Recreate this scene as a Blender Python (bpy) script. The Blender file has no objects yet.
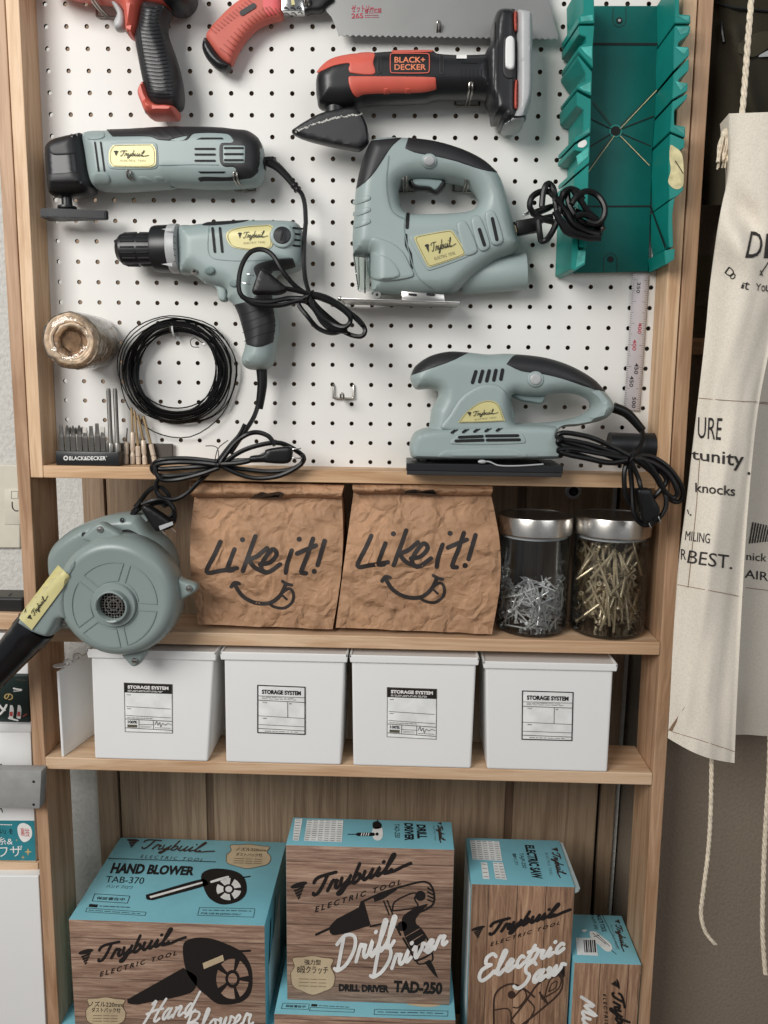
import bpy, bmesh, math, random
import numpy as np
from mathutils import Vector, Matrix
from mathutils.geometry import delaunay_2d_cdt
from mathutils.bvhtree import BVHTree

random.seed(7)
COL = bpy.context.scene.collection
# ---------------------------------------------------------------- camera
F = 769.0
YAW, PITCH, ROLL = -0.0270067827, -0.164157883, 0.0131415951
CAM = np.array([0.0852090, -1.2078168, 1.3208308])
def _rot(a, b, c):
    ca, sa, cb, sb, cc, sc = math.cos(a), math.sin(a), math.cos(b), math.sin(b), math.cos(c), math.sin(c)
    f = np.array([sa*cb, ca*cb, sb]); r = np.array([ca, -sa, 0.0]); u = np.cross(r, f)
    return np.stack([r*cc + u*sc, -r*sc + u*cc, f])
RM = _rot(YAW, PITCH, ROLL)
def dirs(p):
    p = np.atleast_2d(np.asarray(p, float))
    return np.stack([(p[:,0]-384)/F, -(p[:,1]-512)/F, np.ones(len(p))], 1) @ RM
def UY(p, y):                     # points of the photograph on the upright plane y
    d = dirs(p); t = (y - CAM[1])/d[:,1]
    return CAM + d*t[:,None]
def UZ(p, z):
    d = dirs(p); t = (z - CAM[2])/d[:,2]
    return CAM + d*t[:,None]
def u1(x, y, Y): return UY([(x, y)], Y)[0]
def crop(x0, y0, s):
    def f(pts, dx=0, dy=0):
        return [tuple([x0+(q[0]+dx)/s, y0+(q[1]+dy)/s] + list(q[2:])) for q in pts]
    f.s = s
    return f
cam_d = bpy.data.cameras.new('camera'); cam = bpy.data.objects.new('camera', cam_d); COL.objects.link(cam)
m = Matrix.Identity(4)
for i in range(3):
    m[i][0], m[i][1], m[i][2], m[i][3] = RM[0][i], RM[1][i], -RM[2][i], CAM[i]
cam.matrix_world = m
cam_d.sensor_fit = 'VERTICAL'; cam_d.sensor_height = 24.0; cam_d.sensor_width = 18.0
cam_d.lens = F/1024*24.0; cam_d.clip_start = 0.02
bpy.context.scene.camera = cam

# ---------------------------------------------------------------- materials
def lin(c):
    return tuple((v/255/12.92 if v/255 <= .04045 else ((v/255+.055)/1.055)**2.4) for v in c) + (1.0,)
MATS = {}
def _new(name):
    m = bpy.data.materials.new(name); m.use_nodes = True
    MATS[name] = m
    return m, m.node_tree.nodes, m.node_tree.links, m.node_tree.nodes['Principled BSDF']
def _coords(n, l, scale):
    tc = n.new('ShaderNodeTexCoord'); mp = n.new('ShaderNodeMapping'); mp.inputs['Scale'].default_value = scale
    l.new(tc.outputs['Object'], mp.inputs['Vector']); return mp.outputs['Vector']
def _noise(n, l, vec, scale, detail=3, rough=.55, dist=0.0):
    t = n.new('ShaderNodeTexNoise'); t.inputs['Scale'].default_value = scale; t.inputs['Detail'].default_value = detail
    t.inputs['Roughness'].default_value = rough; t.inputs['Distortion'].default_value = dist
    l.new(vec, t.inputs['Vector']); return t.outputs['Fac']
def _ramp(n, l, fac, stops):
    r = n.new('ShaderNodeValToRGB'); e = r.color_ramp.elements
    while len(e) < len(stops): e.new(.5)
    for k, (p, c) in enumerate(stops):
        e[k].position = p; e[k].color = c
    l.new(fac, r.inputs['Fac']); return r.outputs['Color']
def _bump(n, l, b, fac, strength, dist=.001):
    t = n.new('ShaderNodeBump'); t.inputs['Strength'].default_value = strength; t.inputs['Distance'].default_value = dist
    l.new(fac, t.inputs['Height']); l.new(t.outputs['Normal'], b.inputs['Normal'])
def plain(name, rgb, rough=.5, metal=0.0, var=.06, vscale=30, bump=0.0, bscale=400, coat=0.0, spec=.5):
    m, n, l, b = _new(name)
    b.inputs['Roughness'].default_value = rough; b.inputs['Metallic'].default_value = metal
    b.inputs['Coat Weight'].default_value = coat; b.inputs['Specular IOR Level'].default_value = spec
    v = _coords(n, l, (1, 1, 1))
    c0, c1 = lin([x*(1-var) for x in rgb]), lin([min(255, x*(1+var)) for x in rgb])
    l.new(_ramp(n, l, _noise(n, l, v, vscale), [(.3, c0), (.7, c1)]), b.inputs['Base Color'])
    if bump: _bump(n, l, b, _noise(n, l, v, bscale, 2), bump)
    return m
def wood(name, light, dark, axis='z', stretch=14, scale=3.0, rough=.55, fine=.35):
    m, n, l, b = _new(name); b.inputs['Roughness'].default_value = rough
    sc = [stretch]*3; sc['xyz'.index(axis)] = 1.0
    v = _coords(n, l, sc)
    big = _noise(n, l, v, scale, 4, .6, 1.2)
    sc2 = [90]*3; sc2['xyz'.index(axis)] = 3.0
    v2 = _coords(n, l, sc2); fn = _noise(n, l, v2, 5.0, 3, .6)
    mx = n.new('ShaderNodeMath'); mx.operation = 'MULTIPLY_ADD'; l.new(fn, mx.inputs[0]); mx.inputs[1].default_value = fine
    l.new(big, mx.inputs[2])
    mid = [(a+c)/2 for a, c in zip(light, dark)]
    o = fine/2
    l.new(_ramp(n, l, mx.outputs[0], [(.30+o, lin(dark)), (.46+o, lin(mid)), (.62+o, lin(light)), (.75+o, lin([x*.95 for x in light]))]), b.inputs['Base Color'])
    _bump(n, l, b, fn, .12, .0006)
    return m
def plank_print(name, tones, axis, plank, rough=.5):
    # printed old-wood planks: cell tone per plank, streaks along the plank, dark joints
    m, n, l, b = _new(name); b.inputs['Roughness'].default_value = rough
    tc = n.new('ShaderNodeTexCoord'); sp = n.new('ShaderNodeSeparateXYZ'); l.new(tc.outputs['Object'], sp.inputs[0])
    across = sp.outputs['Z' if axis == 'x' else 'X']
    d = n.new('ShaderNodeMath'); d.operation = 'DIVIDE'; l.new(across, d.inputs[0]); d.inputs[1].default_value = plank
    fl = n.new('ShaderNodeMath'); fl.operation = 'FLOOR'; l.new(d.outputs[0], fl.inputs[0])
    fr = n.new('ShaderNodeMath'); fr.operation = 'FRACT'; l.new(d.outputs[0], fr.inputs[0])
    wn = n.new('ShaderNodeTexWhiteNoise'); wn.noise_dimensions = '1D'; l.new(fl.outputs[0], wn.inputs['W'])
    sc = [110]*3; sc['xyz'.index(axis)] = 7.0
    streak = _noise(n, l, _coords(n, l, sc), 1.7, 6, .7, .6)
    base = _ramp(n, l, streak, [(.28, lin(tones[0])), (.5, lin(tones[1])), (.72, lin(tones[2]))])
    mul = n.new('ShaderNodeMapRange'); mul.inputs['To Min'].default_value = .72; mul.inputs['To Max'].default_value = 1.18
    l.new(wn.outputs['Value'], mul.inputs['Value'])
    edge = n.new('ShaderNodeMath'); edge.operation = 'GREATER_THAN'; l.new(fr.outputs[0], edge.inputs[0]); edge.inputs[1].default_value = .035
    e2 = n.new('ShaderNodeMapRange'); e2.inputs['To Min'].default_value = .35; l.new(edge.outputs[0], e2.inputs['Value'])
    mm = n.new('ShaderNodeMath'); mm.operation = 'MULTIPLY'; l.new(mul.outputs[0], mm.inputs[0]); l.new(e2.outputs[0], mm.inputs[1])
    vm = n.new('ShaderNodeVectorMath'); vm.operation = 'SCALE'; l.new(base, vm.inputs[0]); l.new(mm.outputs[0], vm.inputs['Scale'])
    l.new(vm.outputs[0], b.inputs['Base Color'])
    return m
def textured_wall(name, rgb, strength=.9, scale=130):
    m, n, l, b = _new(name); b.inputs['Roughness'].default_value = .85
    v = _coords(n, l, (1, 1, .75)); f = _noise(n, l, v, scale, 3, .6)
    l.new(_ramp(n, l, f, [(.3, lin([x*.93 for x in rgb])), (.65, lin(rgb))]), b.inputs['Base Color'])
    _bump(n, l, b, f, strength, .004)
    return m
def fabric(name, rgb, weave=900, strength=.5, var=.08, rough=.9):
    m, n, l, b = _new(name); b.inputs['Roughness'].default_value = rough; b.inputs['Specular IOR Level'].default_value = .15
    v1 = _noise(n, l, _coords(n, l, (1, 1, 6)), weave/3, 2); v2 = _noise(n, l, _coords(n, l, (6, 1, 1)), weave/3, 2)
    a = n.new('ShaderNodeMath'); l.new(v1, a.inputs[0]); l.new(v2, a.inputs[1])
    h = n.new('ShaderNodeMath'); h.operation = 'MULTIPLY'; h.inputs[1].default_value = .5; l.new(a.outputs[0], h.inputs[0])
    l.new(_ramp(n, l, h.outputs[0], [(.35, lin([x*(1-var) for x in rgb])), (.62, lin([min(255, x*(1+var*.6)) for x in rgb]))]), b.inputs['Base Color'])
    _bump(n, l, b, h.outputs[0], strength, .0008)
    return m
def crumple(name, rgb):
    m, n, l, b = _new(name); b.inputs['Roughness'].default_value = .62; b.inputs['Specular IOR Level'].default_value = .3
    v = _coords(n, l, (1, 1, 1))
    w = n.new('ShaderNodeTexVoronoi'); w.feature = 'DISTANCE_TO_EDGE'; w.inputs['Scale'].default_value = 26
    nz = n.new('ShaderNodeTexNoise'); nz.inputs['Scale'].default_value = 14; nz.inputs['Detail'].default_value = 3; l.new(v, nz.inputs['Vector'])
    mx = n.new('ShaderNodeMix'); mx.data_type = 'RGBA'; mx.inputs[0].default_value = .12
    l.new(v, mx.inputs[6]); l.new(nz.outputs['Color'], mx.inputs[7]); l.new(mx.outputs[2], w.inputs['Vector'])
    w2 = n.new('ShaderNodeTexVoronoi'); w2.feature = 'F1'; w2.inputs['Scale'].default_value = 38; l.new(mx.outputs[2], w2.inputs['Vector'])
    f = _noise(n, l, v, 11, 5, .6, .8)
    l.new(_ramp(n, l, f, [(.3, lin([x*.86 for x in rgb])), (.55, lin(rgb)), (.75, lin([min(255, x*1.1) for x in rgb]))]), b.inputs['Base Color'])
    a = n.new('ShaderNodeMath'); a.operation = 'MULTIPLY_ADD'; l.new(w2.outputs['Distance'], a.inputs[0]); a.inputs[1].default_value = .55
    l.new(w.outputs['Distance'], a.inputs[2])
    _bump(n, l, b, a.outputs[0], 1.0, .008)
    return m
def thin_glass(name, tint=(235, 240, 240), gloss=.02, boost=1.0, facing=False):
    m, n, l, b = _new(name); n.remove(b)
    out = [x for x in n if x.type == 'OUTPUT_MATERIAL'][0]
    tr = n.new('ShaderNodeBsdfTransparent'); tr.inputs[0].default_value = lin(tint)
    gl = n.new('ShaderNodeBsdfGlossy'); gl.inputs['Roughness'].default_value = gloss
    fr = n.new('ShaderNodeFresnel'); fr.inputs[0].default_value = 1.45
    k = n.new('ShaderNodeMath'); k.operation = 'MULTIPLY'; k.inputs[1].default_value = boost; l.new(fr.outputs[0], k.inputs[0])
    mx = n.new('ShaderNodeMixShader'); l.new(k.outputs[0], mx.inputs[0]); l.new(tr.outputs[0], mx.inputs[1]); l.new(gl.outputs[0], mx.inputs[2])
    v = _coords(n, l, (1, 1, 1)); nf = _noise(n, l, v, 60 if boost > 1 else 12, 2)
    bp = n.new('ShaderNodeBump'); bp.inputs['Strength'].default_value = .9 if boost > 1 else .03; bp.inputs['Distance'].default_value = .004
    l.new(nf, bp.inputs['Height']); l.new(bp.outputs[0], gl.inputs['Normal'])
    l.new(mx.outputs[0], out.inputs[0])
    return m

# ---------------------------------------------------------------- mesh builder
class MB:
    def __init__(s): s.v = []; s.f = []; s.m = []; s.sm = []; s.slots = []
    def slot(s, name):
        if name not in s.slots: s.slots.append(name)
        return s.slots.index(name)
    def add(s, vs, fs, mat, smooth=False):
        o = len(s.v); k = s.slot(mat)
        s.v.extend([tuple(float(c) for c in p) for p in vs])
        for f in fs: s.f.append(tuple(i+o for i in f)); s.m.append(k); s.sm.append(smooth)
        return s
    def from_bm(s, bm, mat, smooth=False):
        bm.verts.index_update()
        vs = [v.co[:] for v in bm.verts]; fs = [[v.index for v in f.verts] for f in bm.faces]
        bm.free(); return s.add(vs, fs, mat, smooth)
    def hexa(s, p, mat, bev=0.0, seg=2):          # 8 points: front TL TR BR BL, back TL TR BR BL
        bm = bmesh.new(); v = [bm.verts.new(Vector([float(c) for c in q])) for q in p]
        for f in ((0,1,2,3),(7,6,5,4),(0,4,5,1),(1,5,6,2),(2,6,7,3),(3,7,4,0)): bm.faces.new([v[i] for i in f])
        bmesh.ops.recalc_face_normals(bm, faces=bm.faces[:])
        if bev: bmesh.ops.bevel(bm, geom=bm.edges[:], offset=bev, segments=seg, affect='EDGES', profile=.5, clamp_overlap=True)
        return s.from_bm(bm, mat, False)
    def box(s, x0, x1, y0, y1, z0, z1, mat, bev=0.0, seg=2):
        return s.hexa([(x0,y0,z1),(x1,y0,z1),(x1,y0,z0),(x0,y0,z0),(x0,y1,z1),(x1,y1,z1),(x1,y1,z0),(x0,y1,z0)], mat, bev, seg)
    def prism(s, poly, y0, y1, mat, bev=0.0):     # polygon in X,Z extruded along y
        bm = bmesh.new(); n = len(poly)
        a = [bm.verts.new((float(p[0]), y0, float(p[1]))) for p in poly]; b = [bm.verts.new((float(p[0]), y1, float(p[1]))) for p in poly]
        bm.faces.new(a); bm.faces.new(b[::-1])
        for i in range(n): bm.faces.new((a[i], b[i], b[(i+1)%n], a[(i+1)%n]))
        bmesh.ops.recalc_face_normals(bm, faces=bm.faces[:])
        if bev: bmesh.ops.bevel(bm, geom=bm.edges[:], offset=bev, segments=2, affect='EDGES', profile=.5, clamp_overlap=True)
        bmesh.ops.triangulate(bm, faces=[f for f in bm.faces if len(f.verts) > 4])
        return s.from_bm(bm, mat)
    def tube(s, pts, r, mat, n=8, closed=False, sub=4, smoothpath=True):
        P = cr3(pts, sub, closed) if smoothpath and len(pts) > 2 else np.asarray(pts, float)
        N = len(P); rr = np.full(N, r) if np.isscalar(r) else np.interp(np.linspace(0, 1, N), np.linspace(0, 1, len(r)), r)
        T = np.roll(P, -1, 0) - np.roll(P, 1, 0) if closed else np.gradient(P, axis=0)
        T /= np.maximum(np.linalg.norm(T, axis=1), 1e-9)[:, None]
        ref = np.array([0, 0, 1.]) if abs(T[0][2]) < .9 else np.array([1., 0, 0])
        u = np.cross(T[0], ref); u /= np.linalg.norm(u); vs = []
        for i in range(N):
            u = u - T[i]*np.dot(u, T[i]); u /= max(np.linalg.norm(u), 1e-9); w = np.cross(T[i], u)
            for k in range(n):
                a = 2*math.pi*k/n; vs.append(P[i] + rr[i]*(math.cos(a)*u + math.sin(a)*w))
        fs = []
        for i in range(N if closed else N-1):
            j = (i+1) % N
            for k in range(n): fs.append((i*n+k, i*n+(k+1)%n, j*n+(k+1)%n, j*n+k))
        if not closed: fs.append(tuple(range(n))[::-1]); fs.append(tuple((N-1)*n+k for k in range(n)))
        return s.add(vs, fs, mat, True)
    def lathe(s, prof, org, axis, mat, n=32, smooth=True, caps=True):   # prof: (radius, distance along axis)
        A = np.array(axis, float); A = A/np.linalg.norm(A); org = np.asarray(org, float)
        ref = np.array([0, 0, 1.]) if abs(A[2]) < .9 else np.array([1., 0, 0])
        u = np.cross(A, ref); u /= np.linalg.norm(u); w = np.cross(A, u); vs = []; fs = []
        for r, h in prof:
            for k in range(n):
                a = 2*math.pi*k/n; vs.append(org + A*h + r*(math.cos(a)*u + math.sin(a)*w))
        for i in range(len(prof)-1):
            for k in range(n): fs.append((i*n+k, i*n+(k+1)%n, (i+1)*n+(k+1)%n, (i+1)*n+k))
        if caps and prof[0][0] > 1e-6: fs.append(tuple(range(n))[::-1])
        if caps and prof[-1][0] > 1e-6: fs.append(tuple((len(prof)-1)*n+k for k in range(n)))
        return s.add(vs, fs, mat, smooth)
    def ball(s, c, r, mat, n=12, sc=(1, 1, 1)):
        prof = [(max(1e-7, r*math.sin(math.pi*i/8)), -r*math.cos(math.pi*i/8)) for i in range(9)]
        o = len(s.v); s.lathe(prof, (0, 0, 0), (0, 0, 1), mat, n)
        for i in range(o, len(s.v)): s.v[i] = tuple(c[k] + s.v[i][k]*sc[k] for k in range(3))
        return s
    def obj(s, name, parent=None, sharp=35, recalc=True):
        off = np.array(parent_loc(parent)) if parent is not None else np.zeros(3)
        me = bpy.data.meshes.new(name)
        me.from_pydata([tuple(np.array(v)-off) for v in s.v], [], s.f)
        for sl in s.slots: me.materials.append(MATS[sl])
        me.polygons.foreach_set('material_index', s.m); me.polygons.foreach_set('use_smooth', s.sm)
        if recalc:
            bm = bmesh.new(); bm.from_mesh(me); bmesh.ops.recalc_face_normals(bm, faces=bm.faces[:]); bm.to_mesh(me); bm.free()
        if sharp and any(s.sm): me.set_sharp_from_angle(angle=math.radians(sharp))
        me.update()
        o = bpy.data.objects.new(name, me); COL.objects.link(o)
        if parent is not None: o.parent = parent
        return o
def parent_loc(p):
    l = Vector((0, 0, 0))
    while p is not None: l = l + p.location; p = p.parent
    return l
def tag(o, label=None, cat=None, group=None, kind=None):
    if label: o['label'] = label
    if cat: o['category'] = cat
    if group: o['group'] = group
    if kind: o['kind'] = kind
    return o
def thing(name, loc, label, cat, group=None):
    o = bpy.data.objects.new(name, None); o.empty_display_size = .02; COL.objects.link(o); o.location = [float(c) for c in loc]
    return tag(o, label, cat, group)
def dup(root, loc, rot, label=None):
    r = root.copy(); COL.objects.link(r); r.location = loc; r.rotation_euler = rot
    if label: r['label'] = label
    for ch in root.children:
        c = ch.copy(); COL.objects.link(c); c.parent = r
    return r

# ---------------------------------------------------------------- curves and polygons
def cr(pts, sub=5, closed=True):
    """smooth 2D line; a third value of 1 keeps a corner"""
    n = len(pts); P = np.array([q[:2] for q in pts], float); C = [len(q) > 2 and bool(q[2]) for q in pts]; out = []
    for i in range(n if closed else n-1):
        a, b = P[i], P[(i+1) % n]; p = P[i-1] if (closed or i > 0) else a; q = P[(i+2) % n] if (closed or i+2 < n) else b
        m1 = (b-a) if C[i] else (b-p)/2; m2 = (b-a) if C[(i+1) % n] else (q-a)/2
        L = np.linalg.norm(b-a)
        for mm in (m1, m2):
            k = np.linalg.norm(mm)
            if k > 1.2*L and k > 0: mm *= 1.2*L/k
        for t in np.linspace(0, 1, sub, endpoint=False):
            out.append((2*t**3-3*t**2+1)*a + (t**3-2*t**2+t)*m1 + (3*t**2-2*t**3)*b + (t**3-t**2)*m2)
    if not closed: out.append(P[-1])
    return np.array(out)
def cr3(pts, sub=4, closed=False):
    P = np.asarray(pts, float); n = len(P); out = []
    for i in range(n if closed else n-1):
        a, b = P[i], P[(i+1) % n]; p = P[i-1] if (closed or i > 0) else a; q = P[(i+2) % n] if (closed or i+2 < n) else b
        for t in np.linspace(0, 1, sub, endpoint=False):
            out.append(.5*(2*a + (b-p)*t + (2*p-5*a+4*b-q)*t*t + (3*a-p-3*b+q)*t**3))
    if not closed: out.append(P[-1])
    return np.array(out)
def poly(pts): return np.array([q[:2] for q in pts], float)
def inside(P, poly_):
    x, y = P[:, 0], P[:, 1]; r = np.zeros(len(P), bool); n = len(poly_)
    for i in range(n):
        x0, y0 = poly_[i-1]; x1, y1 = poly_[i]
        c = ((y0 > y) != (y1 > y))
        if y1 != y0: r ^= c & (x < (x1-x0)*(y-y0)/(y1-y0)+x0)
    return r
def edge_dist(P, loops):
    A = np.concatenate(loops); B = np.concatenate([np.roll(L, -1, 0) for L in loops]); d = np.full(len(P), 1e9)
    AB = B-A; LL = np.maximum((AB**2).sum(1), 1e-18)
    for k in range(0, len(P), 2000):
        Q = P[k:k+2000, None, :]-A[None]; t = np.clip((Q*AB[None]).sum(2)/LL[None], 0, 1)
        d[k:k+2000] = np.sqrt(((Q-AB[None]*t[..., None])**2).sum(2)).min(1)
    return d
def resample(L, step):
    L = np.asarray(L, float); C = np.vstack([L, L[:1]]); seg = np.linalg.norm(np.diff(C, axis=0), axis=1); tot = seg.sum()
    n = max(8, int(tot/step)); s = np.concatenate([[0], np.cumsum(seg)]); t = np.linspace(0, tot, n, endpoint=False)
    return np.stack([np.interp(t, s, C[:, 0]), np.interp(t, s, C[:, 1])], 1)
def fill(loops, grid, rings=()):
    """triangulate an outline (loops[0]) with holes (loops[1:]); returns points, triangles, number of edge points"""
    pts = np.concatenate(loops); nb = len(pts); edges = []; o = 0
    for L in loops:
        n = len(L); edges += [(o+i, o+(i+1) % n) for i in range(n)]; o += n
    extra = []
    def ok(Q): 
        k = inside(Q, loops[0])
        for h in loops[1:]: k &= ~inside(Q, h)
        return k
    for d in rings:
        for L in loops:
            T = np.roll(L, -1, 0)-np.roll(L, 1, 0); T /= np.maximum(np.linalg.norm(T, axis=1), 1e-12)[:, None]; N = np.stack([-T[:, 1], T[:, 0]], 1)
            for sg in (1, -1):
                Q = L+sg*d*N; Q = Q[ok(Q)]
                if len(Q): Q = Q[edge_dist(Q, loops) > .93*d]
                if len(Q): extra.append(Q)
    if grid:
        lo, hi = loops[0].min(0), loops[0].max(0)
        gx, gy = np.meshgrid(np.arange(lo[0], hi[0], grid), np.arange(lo[1], hi[1], grid)); gx = gx.copy(); gx[1::2] += grid/2
        Q = np.stack([gx.ravel(), gy.ravel()], 1); Q = Q[ok(Q)]
        if len(Q):
            Q = Q[edge_dist(Q, loops) > (max(rings)*1.08 if rings else grid*.45)]; extra.append(Q)
    if extra: pts = np.concatenate([pts]+extra)
    S = 1000.0
    r = delaunay_2d_cdt([Vector((float(p[0]*S), float(p[1]*S))) for p in pts], edges, [], 0, 1e-6)
    V = np.array([v[:] for v in r[0]])/S; tri = [tuple(f) for f in r[2]]
    c = np.array([V[list(t)].mean(0) for t in tri]); k = ok(c)
    bnd = edge_dist(V, loops) < 1e-7
    return V, [t for t, kk in zip(tri, k) if kk], bnd
class Body:
    """a moulded housing: an outline in X,Z puffed up to thickness T about the plane y0, edges rounded over r"""
    def __init__(s, px, T, r, y0, holes=(), side=.15, sub=5, grid=.0045, step=.0022):
        s.y0, s.T, s.r, s.side = y0, T, r, T/2*side
        def w(pp): return resample(UY(cr(pp, sub), y0-T*.2)[:, [0, 2]], step)
        s.loops = [w(px)]+[w(h) for h in holes]; s.grid = grid
    def h(s, Q):
        Q = np.atleast_2d(Q); d = edge_dist(Q, s.loops); ins = inside(Q, s.loops[0])
        for hh in s.loops[1:]: ins &= ~inside(Q, hh)
        d = np.where(ins, d, 0); t = np.clip(1-d/s.r, 0, 1)
        return s.side+(s.T/2-s.side)*np.sqrt(np.maximum(0, 1-t*t))
    def mesh(s, mb, mat):
        rings = [s.r*(1-math.cos(math.radians(a))) for a in (12, 25, 40, 57, 75)]
        V, tri, bnd = fill(s.loops, s.grid, [q for q in rings if q > .0006])
        h = s.h(V); h = np.where(bnd, s.side, h); n = len(V)
        vs = [(p[0], s.y0-hh, p[1]) for p, hh in zip(V, h)]+[(p[0], s.y0+hh, p[1]) for p, hh in zip(V, h)]
        fs = list(tri)+[(a+n, c+n, b+n) for a, b, c in tri]
        cnt = {}
        for t in tri:
            for a, b in ((t[0], t[1]), (t[1], t[2]), (t[2], t[0])):
                cnt[(min(a, b), max(a, b))] = cnt.get((min(a, b), max(a, b)), 0)+1
        fs += [(a, b, b+n, a+n) for (a, b), c in cnt.items() if c == 1]
        mb.add(vs, fs, mat, True); return s
    def __call__(s, p, lift=0.0):            # photograph point -> point on the housing's front
        p = np.atleast_2d(np.asarray(p, float)); W = UY(p, s.y0-s.T/2)
        for _ in range(3):
            hh = s.h(W[:, [0, 2]]); d = dirs(p); t = ((s.y0-hh)-CAM[1])/d[:, 1]; W = CAM+d*t[:, None]
        W[:, 1] -= lift
        return W
def plane_y(y):
    return lambda p, lift=0.0: UY(p, y)-np.outer(np.broadcast_to(lift, len(np.atleast_2d(p))), (0, 1, 0))
def plane_z(z):
    return lambda p, lift=0.0: UZ(p, z)+np.outer(np.broadcast_to(lift, len(np.atleast_2d(p))), (0, 0, 1))
def hit(mb_or_tree):
    """photograph point -> first point on a mesh seen from the camera"""
    t = BVHTree.FromPolygons([Vector(v) for v in mb_or_tree.v], [list(f) for f in mb_or_tree.f])
    c = Vector(CAM)
    def f(p, lift=0.0):
        out = []
        D_ = dirs(p)
        for d, lf in zip(D_, np.broadcast_to(lift, len(D_))):
            dv = Vector(d).normalized(); h, nrm, i, dist = t.ray_cast(c, dv)
            if h is None: 
                h2 = t.find_nearest(c+dv*1.15); h = h2[0]; nrm = h2[1]
            if nrm.dot(dv) > 0: nrm = -nrm
            out.append(np.array(h+nrm*float(lf)))
        return np.array(out)
    return f
def patch(mb, surf, px, mat, lift=.0004, grid=None, smooth=True, sub=5, holes=()):
    """flat marking that lies on a surface"""
    L = [cr(px, sub)]+[cr(h, sub) for h in holes]
    V, tri, b = fill(L, grid)
    mb.add(surf(V, lift), tri, mat, smooth)
def pad(mb, surf, px, mat, lift=.0012, edge=2.0, grid=2.5, sub=5, holes=()):
    """raised moulding on a housing with rounded rim; sizes in photograph points"""
    L = [resample(cr(px, sub), 1.2)]+[resample(cr(h, sub), 1.2) for h in holes]
    V, tri, b = fill(L, grid, (edge*.35, edge))
    d = edge_dist(V, L); t = np.clip(1-d/edge, 0, 1); k = np.sqrt(np.maximum(0, 1-t*t))
    W = surf(V, 0.0); W[:, 1] -= np.where(b, -.0006, lift*(.15+.85*k))
    mb.add(W, tri, mat, True)
RC_ = [0]
def ribbon(mb, surf, line, w, mat, lift=.0005, caps=True, smoothline=True, sub=5, taper=None):
    L = cr(line, sub, False) if smoothline and len(line) > 2 else poly(line)
    if len(line) == 2 and np.linalg.norm(L[1]-L[0]) > 3: L = L[0]+(L[1]-L[0])*np.linspace(0, 1, int(min(40, max(3, np.linalg.norm(L[1]-L[0])/1.8))))[:, None]
    n = len(L); T = np.gradient(L, axis=0); T /= np.maximum(np.linalg.norm(T, axis=1), 1e-9)[:, None]; N = np.stack([-T[:, 1], T[:, 0]], 1)
    ww = np.full(n, w/2) if taper is None else np.interp(np.linspace(0, 1, n), np.linspace(0, 1, len(taper)), taper)*w/2
    V = np.concatenate([L+N*ww[:, None], L-N*ww[:, None]]); fs = [(i, i+1, n+i+1, n+i) for i in range(n-1)]
    if caps:
        for e, sg in ((0, -1), (n-1, 1)):
            a0 = math.atan2(N[e][1], N[e][0]); b0 = len(V)
            arc = [L[e]+ww[e]*np.array([math.cos(a0-sg*a), math.sin(a0-sg*a)]) for a in np.linspace(0, math.pi, 7)[1:-1]]
            V = np.concatenate([V, arc]); fs.append(tuple([e]+list(range(b0, b0+5))+[n+e]))
    RC_[0] = (RC_[0]+1) % 24; lv = lift+RC_[0]*1.5e-5+np.concatenate([np.arange(n)/n, np.arange(n)/n, np.full(len(V)-2*n, .5)])*1.2e-5
    mb.add(surf(V, lv), fs, mat, True)
def dot(mb, surf, c, r, mat, lift=.0005, n=14, ry=None):
    V = [(c[0]+r*math.cos(2*math.pi*k/n), c[1]+(ry or r)*math.sin(2*math.pi*k/n)) for k in range(n)]
    mb.add(surf(np.array(V), lift), [tuple(range(n))], mat, True)
def quadmap(q):
    q = np.array([p[:2] for p in q], float)         # TL TR BR BL
    return lambda uv: ((1-uv[:, 1:])*((1-uv[:, :1])*q[3]+uv[:, :1]*q[2])+uv[:, 1:]*((1-uv[:, :1])*q[0]+uv[:, :1]*q[1]))
_T = {}
def text2d(s, bold=0.0, shear=0.0):
    k = (s, bold, shear)
    if k not in _T:
        cu = bpy.data.curves.new('lettering', 'FONT'); cu.body = s; cu.offset = bold; cu.shear = shear; cu.resolution_u = 3; cu.fill_mode = 'FRONT'
        ob = bpy.data.objects.new('lettering', cu); COL.objects.link(ob)
        bpy.context.view_layer.update()
        me = bpy.data.meshes.new_from_object(ob.evaluated_get(bpy.context.evaluated_depsgraph_get()))
        V = np.array([v.co[:2] for v in me.vertices]) if len(me.vertices) else np.zeros((0, 2)); fs = [tuple(p.vertices) for p in me.polygons]
        bpy.data.objects.remove(ob); bpy.data.curves.remove(cu); bpy.data.meshes.remove(me)
        if len(V):
            lo, hi = V.min(0), V.max(0); V = (V-lo)/np.maximum(hi-lo, 1e-9)
        _T[k] = (V, fs)
    return _T[k]
def text(mb, surf, quad, s, mat, bold=.0, shear=0.0, lift=.0006, sub=0):
    """lettering stretched into four photograph corners TL TR BR BL"""
    V, fs = text2d(s, bold, shear)
    for _ in range(sub):
        V2 = [tuple(v) for v in V]; f2 = []; mid = {}
        def mp(a, b):
            k = (min(a, b), max(a, b))
            if k not in mid: mid[k] = len(V2); V2.append(tuple((V[a]+V[b])/2))
            return mid[k]
        for f in fs:
            for i in range(1, len(f)-1):
                a, b, c = f[0], f[i], f[i+1]; ab, bc, ca = mp(a, b), mp(b, c), mp(c, a); f2 += [(a, ab, ca), (ab, b, bc), (ca, bc, c), (ab, bc, ca)]
        V, fs = np.array(V2), f2
    if len(V): mb.add(surf(quadmap(quad)(V), lift), fs, mat)
def rectq(x0, y0, x1, y1): return [(x0, y0), (x1, y0), (x1, y1), (x0, y1)]
def frame_line(mb, surf, quad, w, mat, lift=.0005):
    q = [p[:2] for p in quad]
    for i in range(4): ribbon(mb, surf, [q[i], q[(i+1) % 4]], w, mat, lift, True, False)
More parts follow.
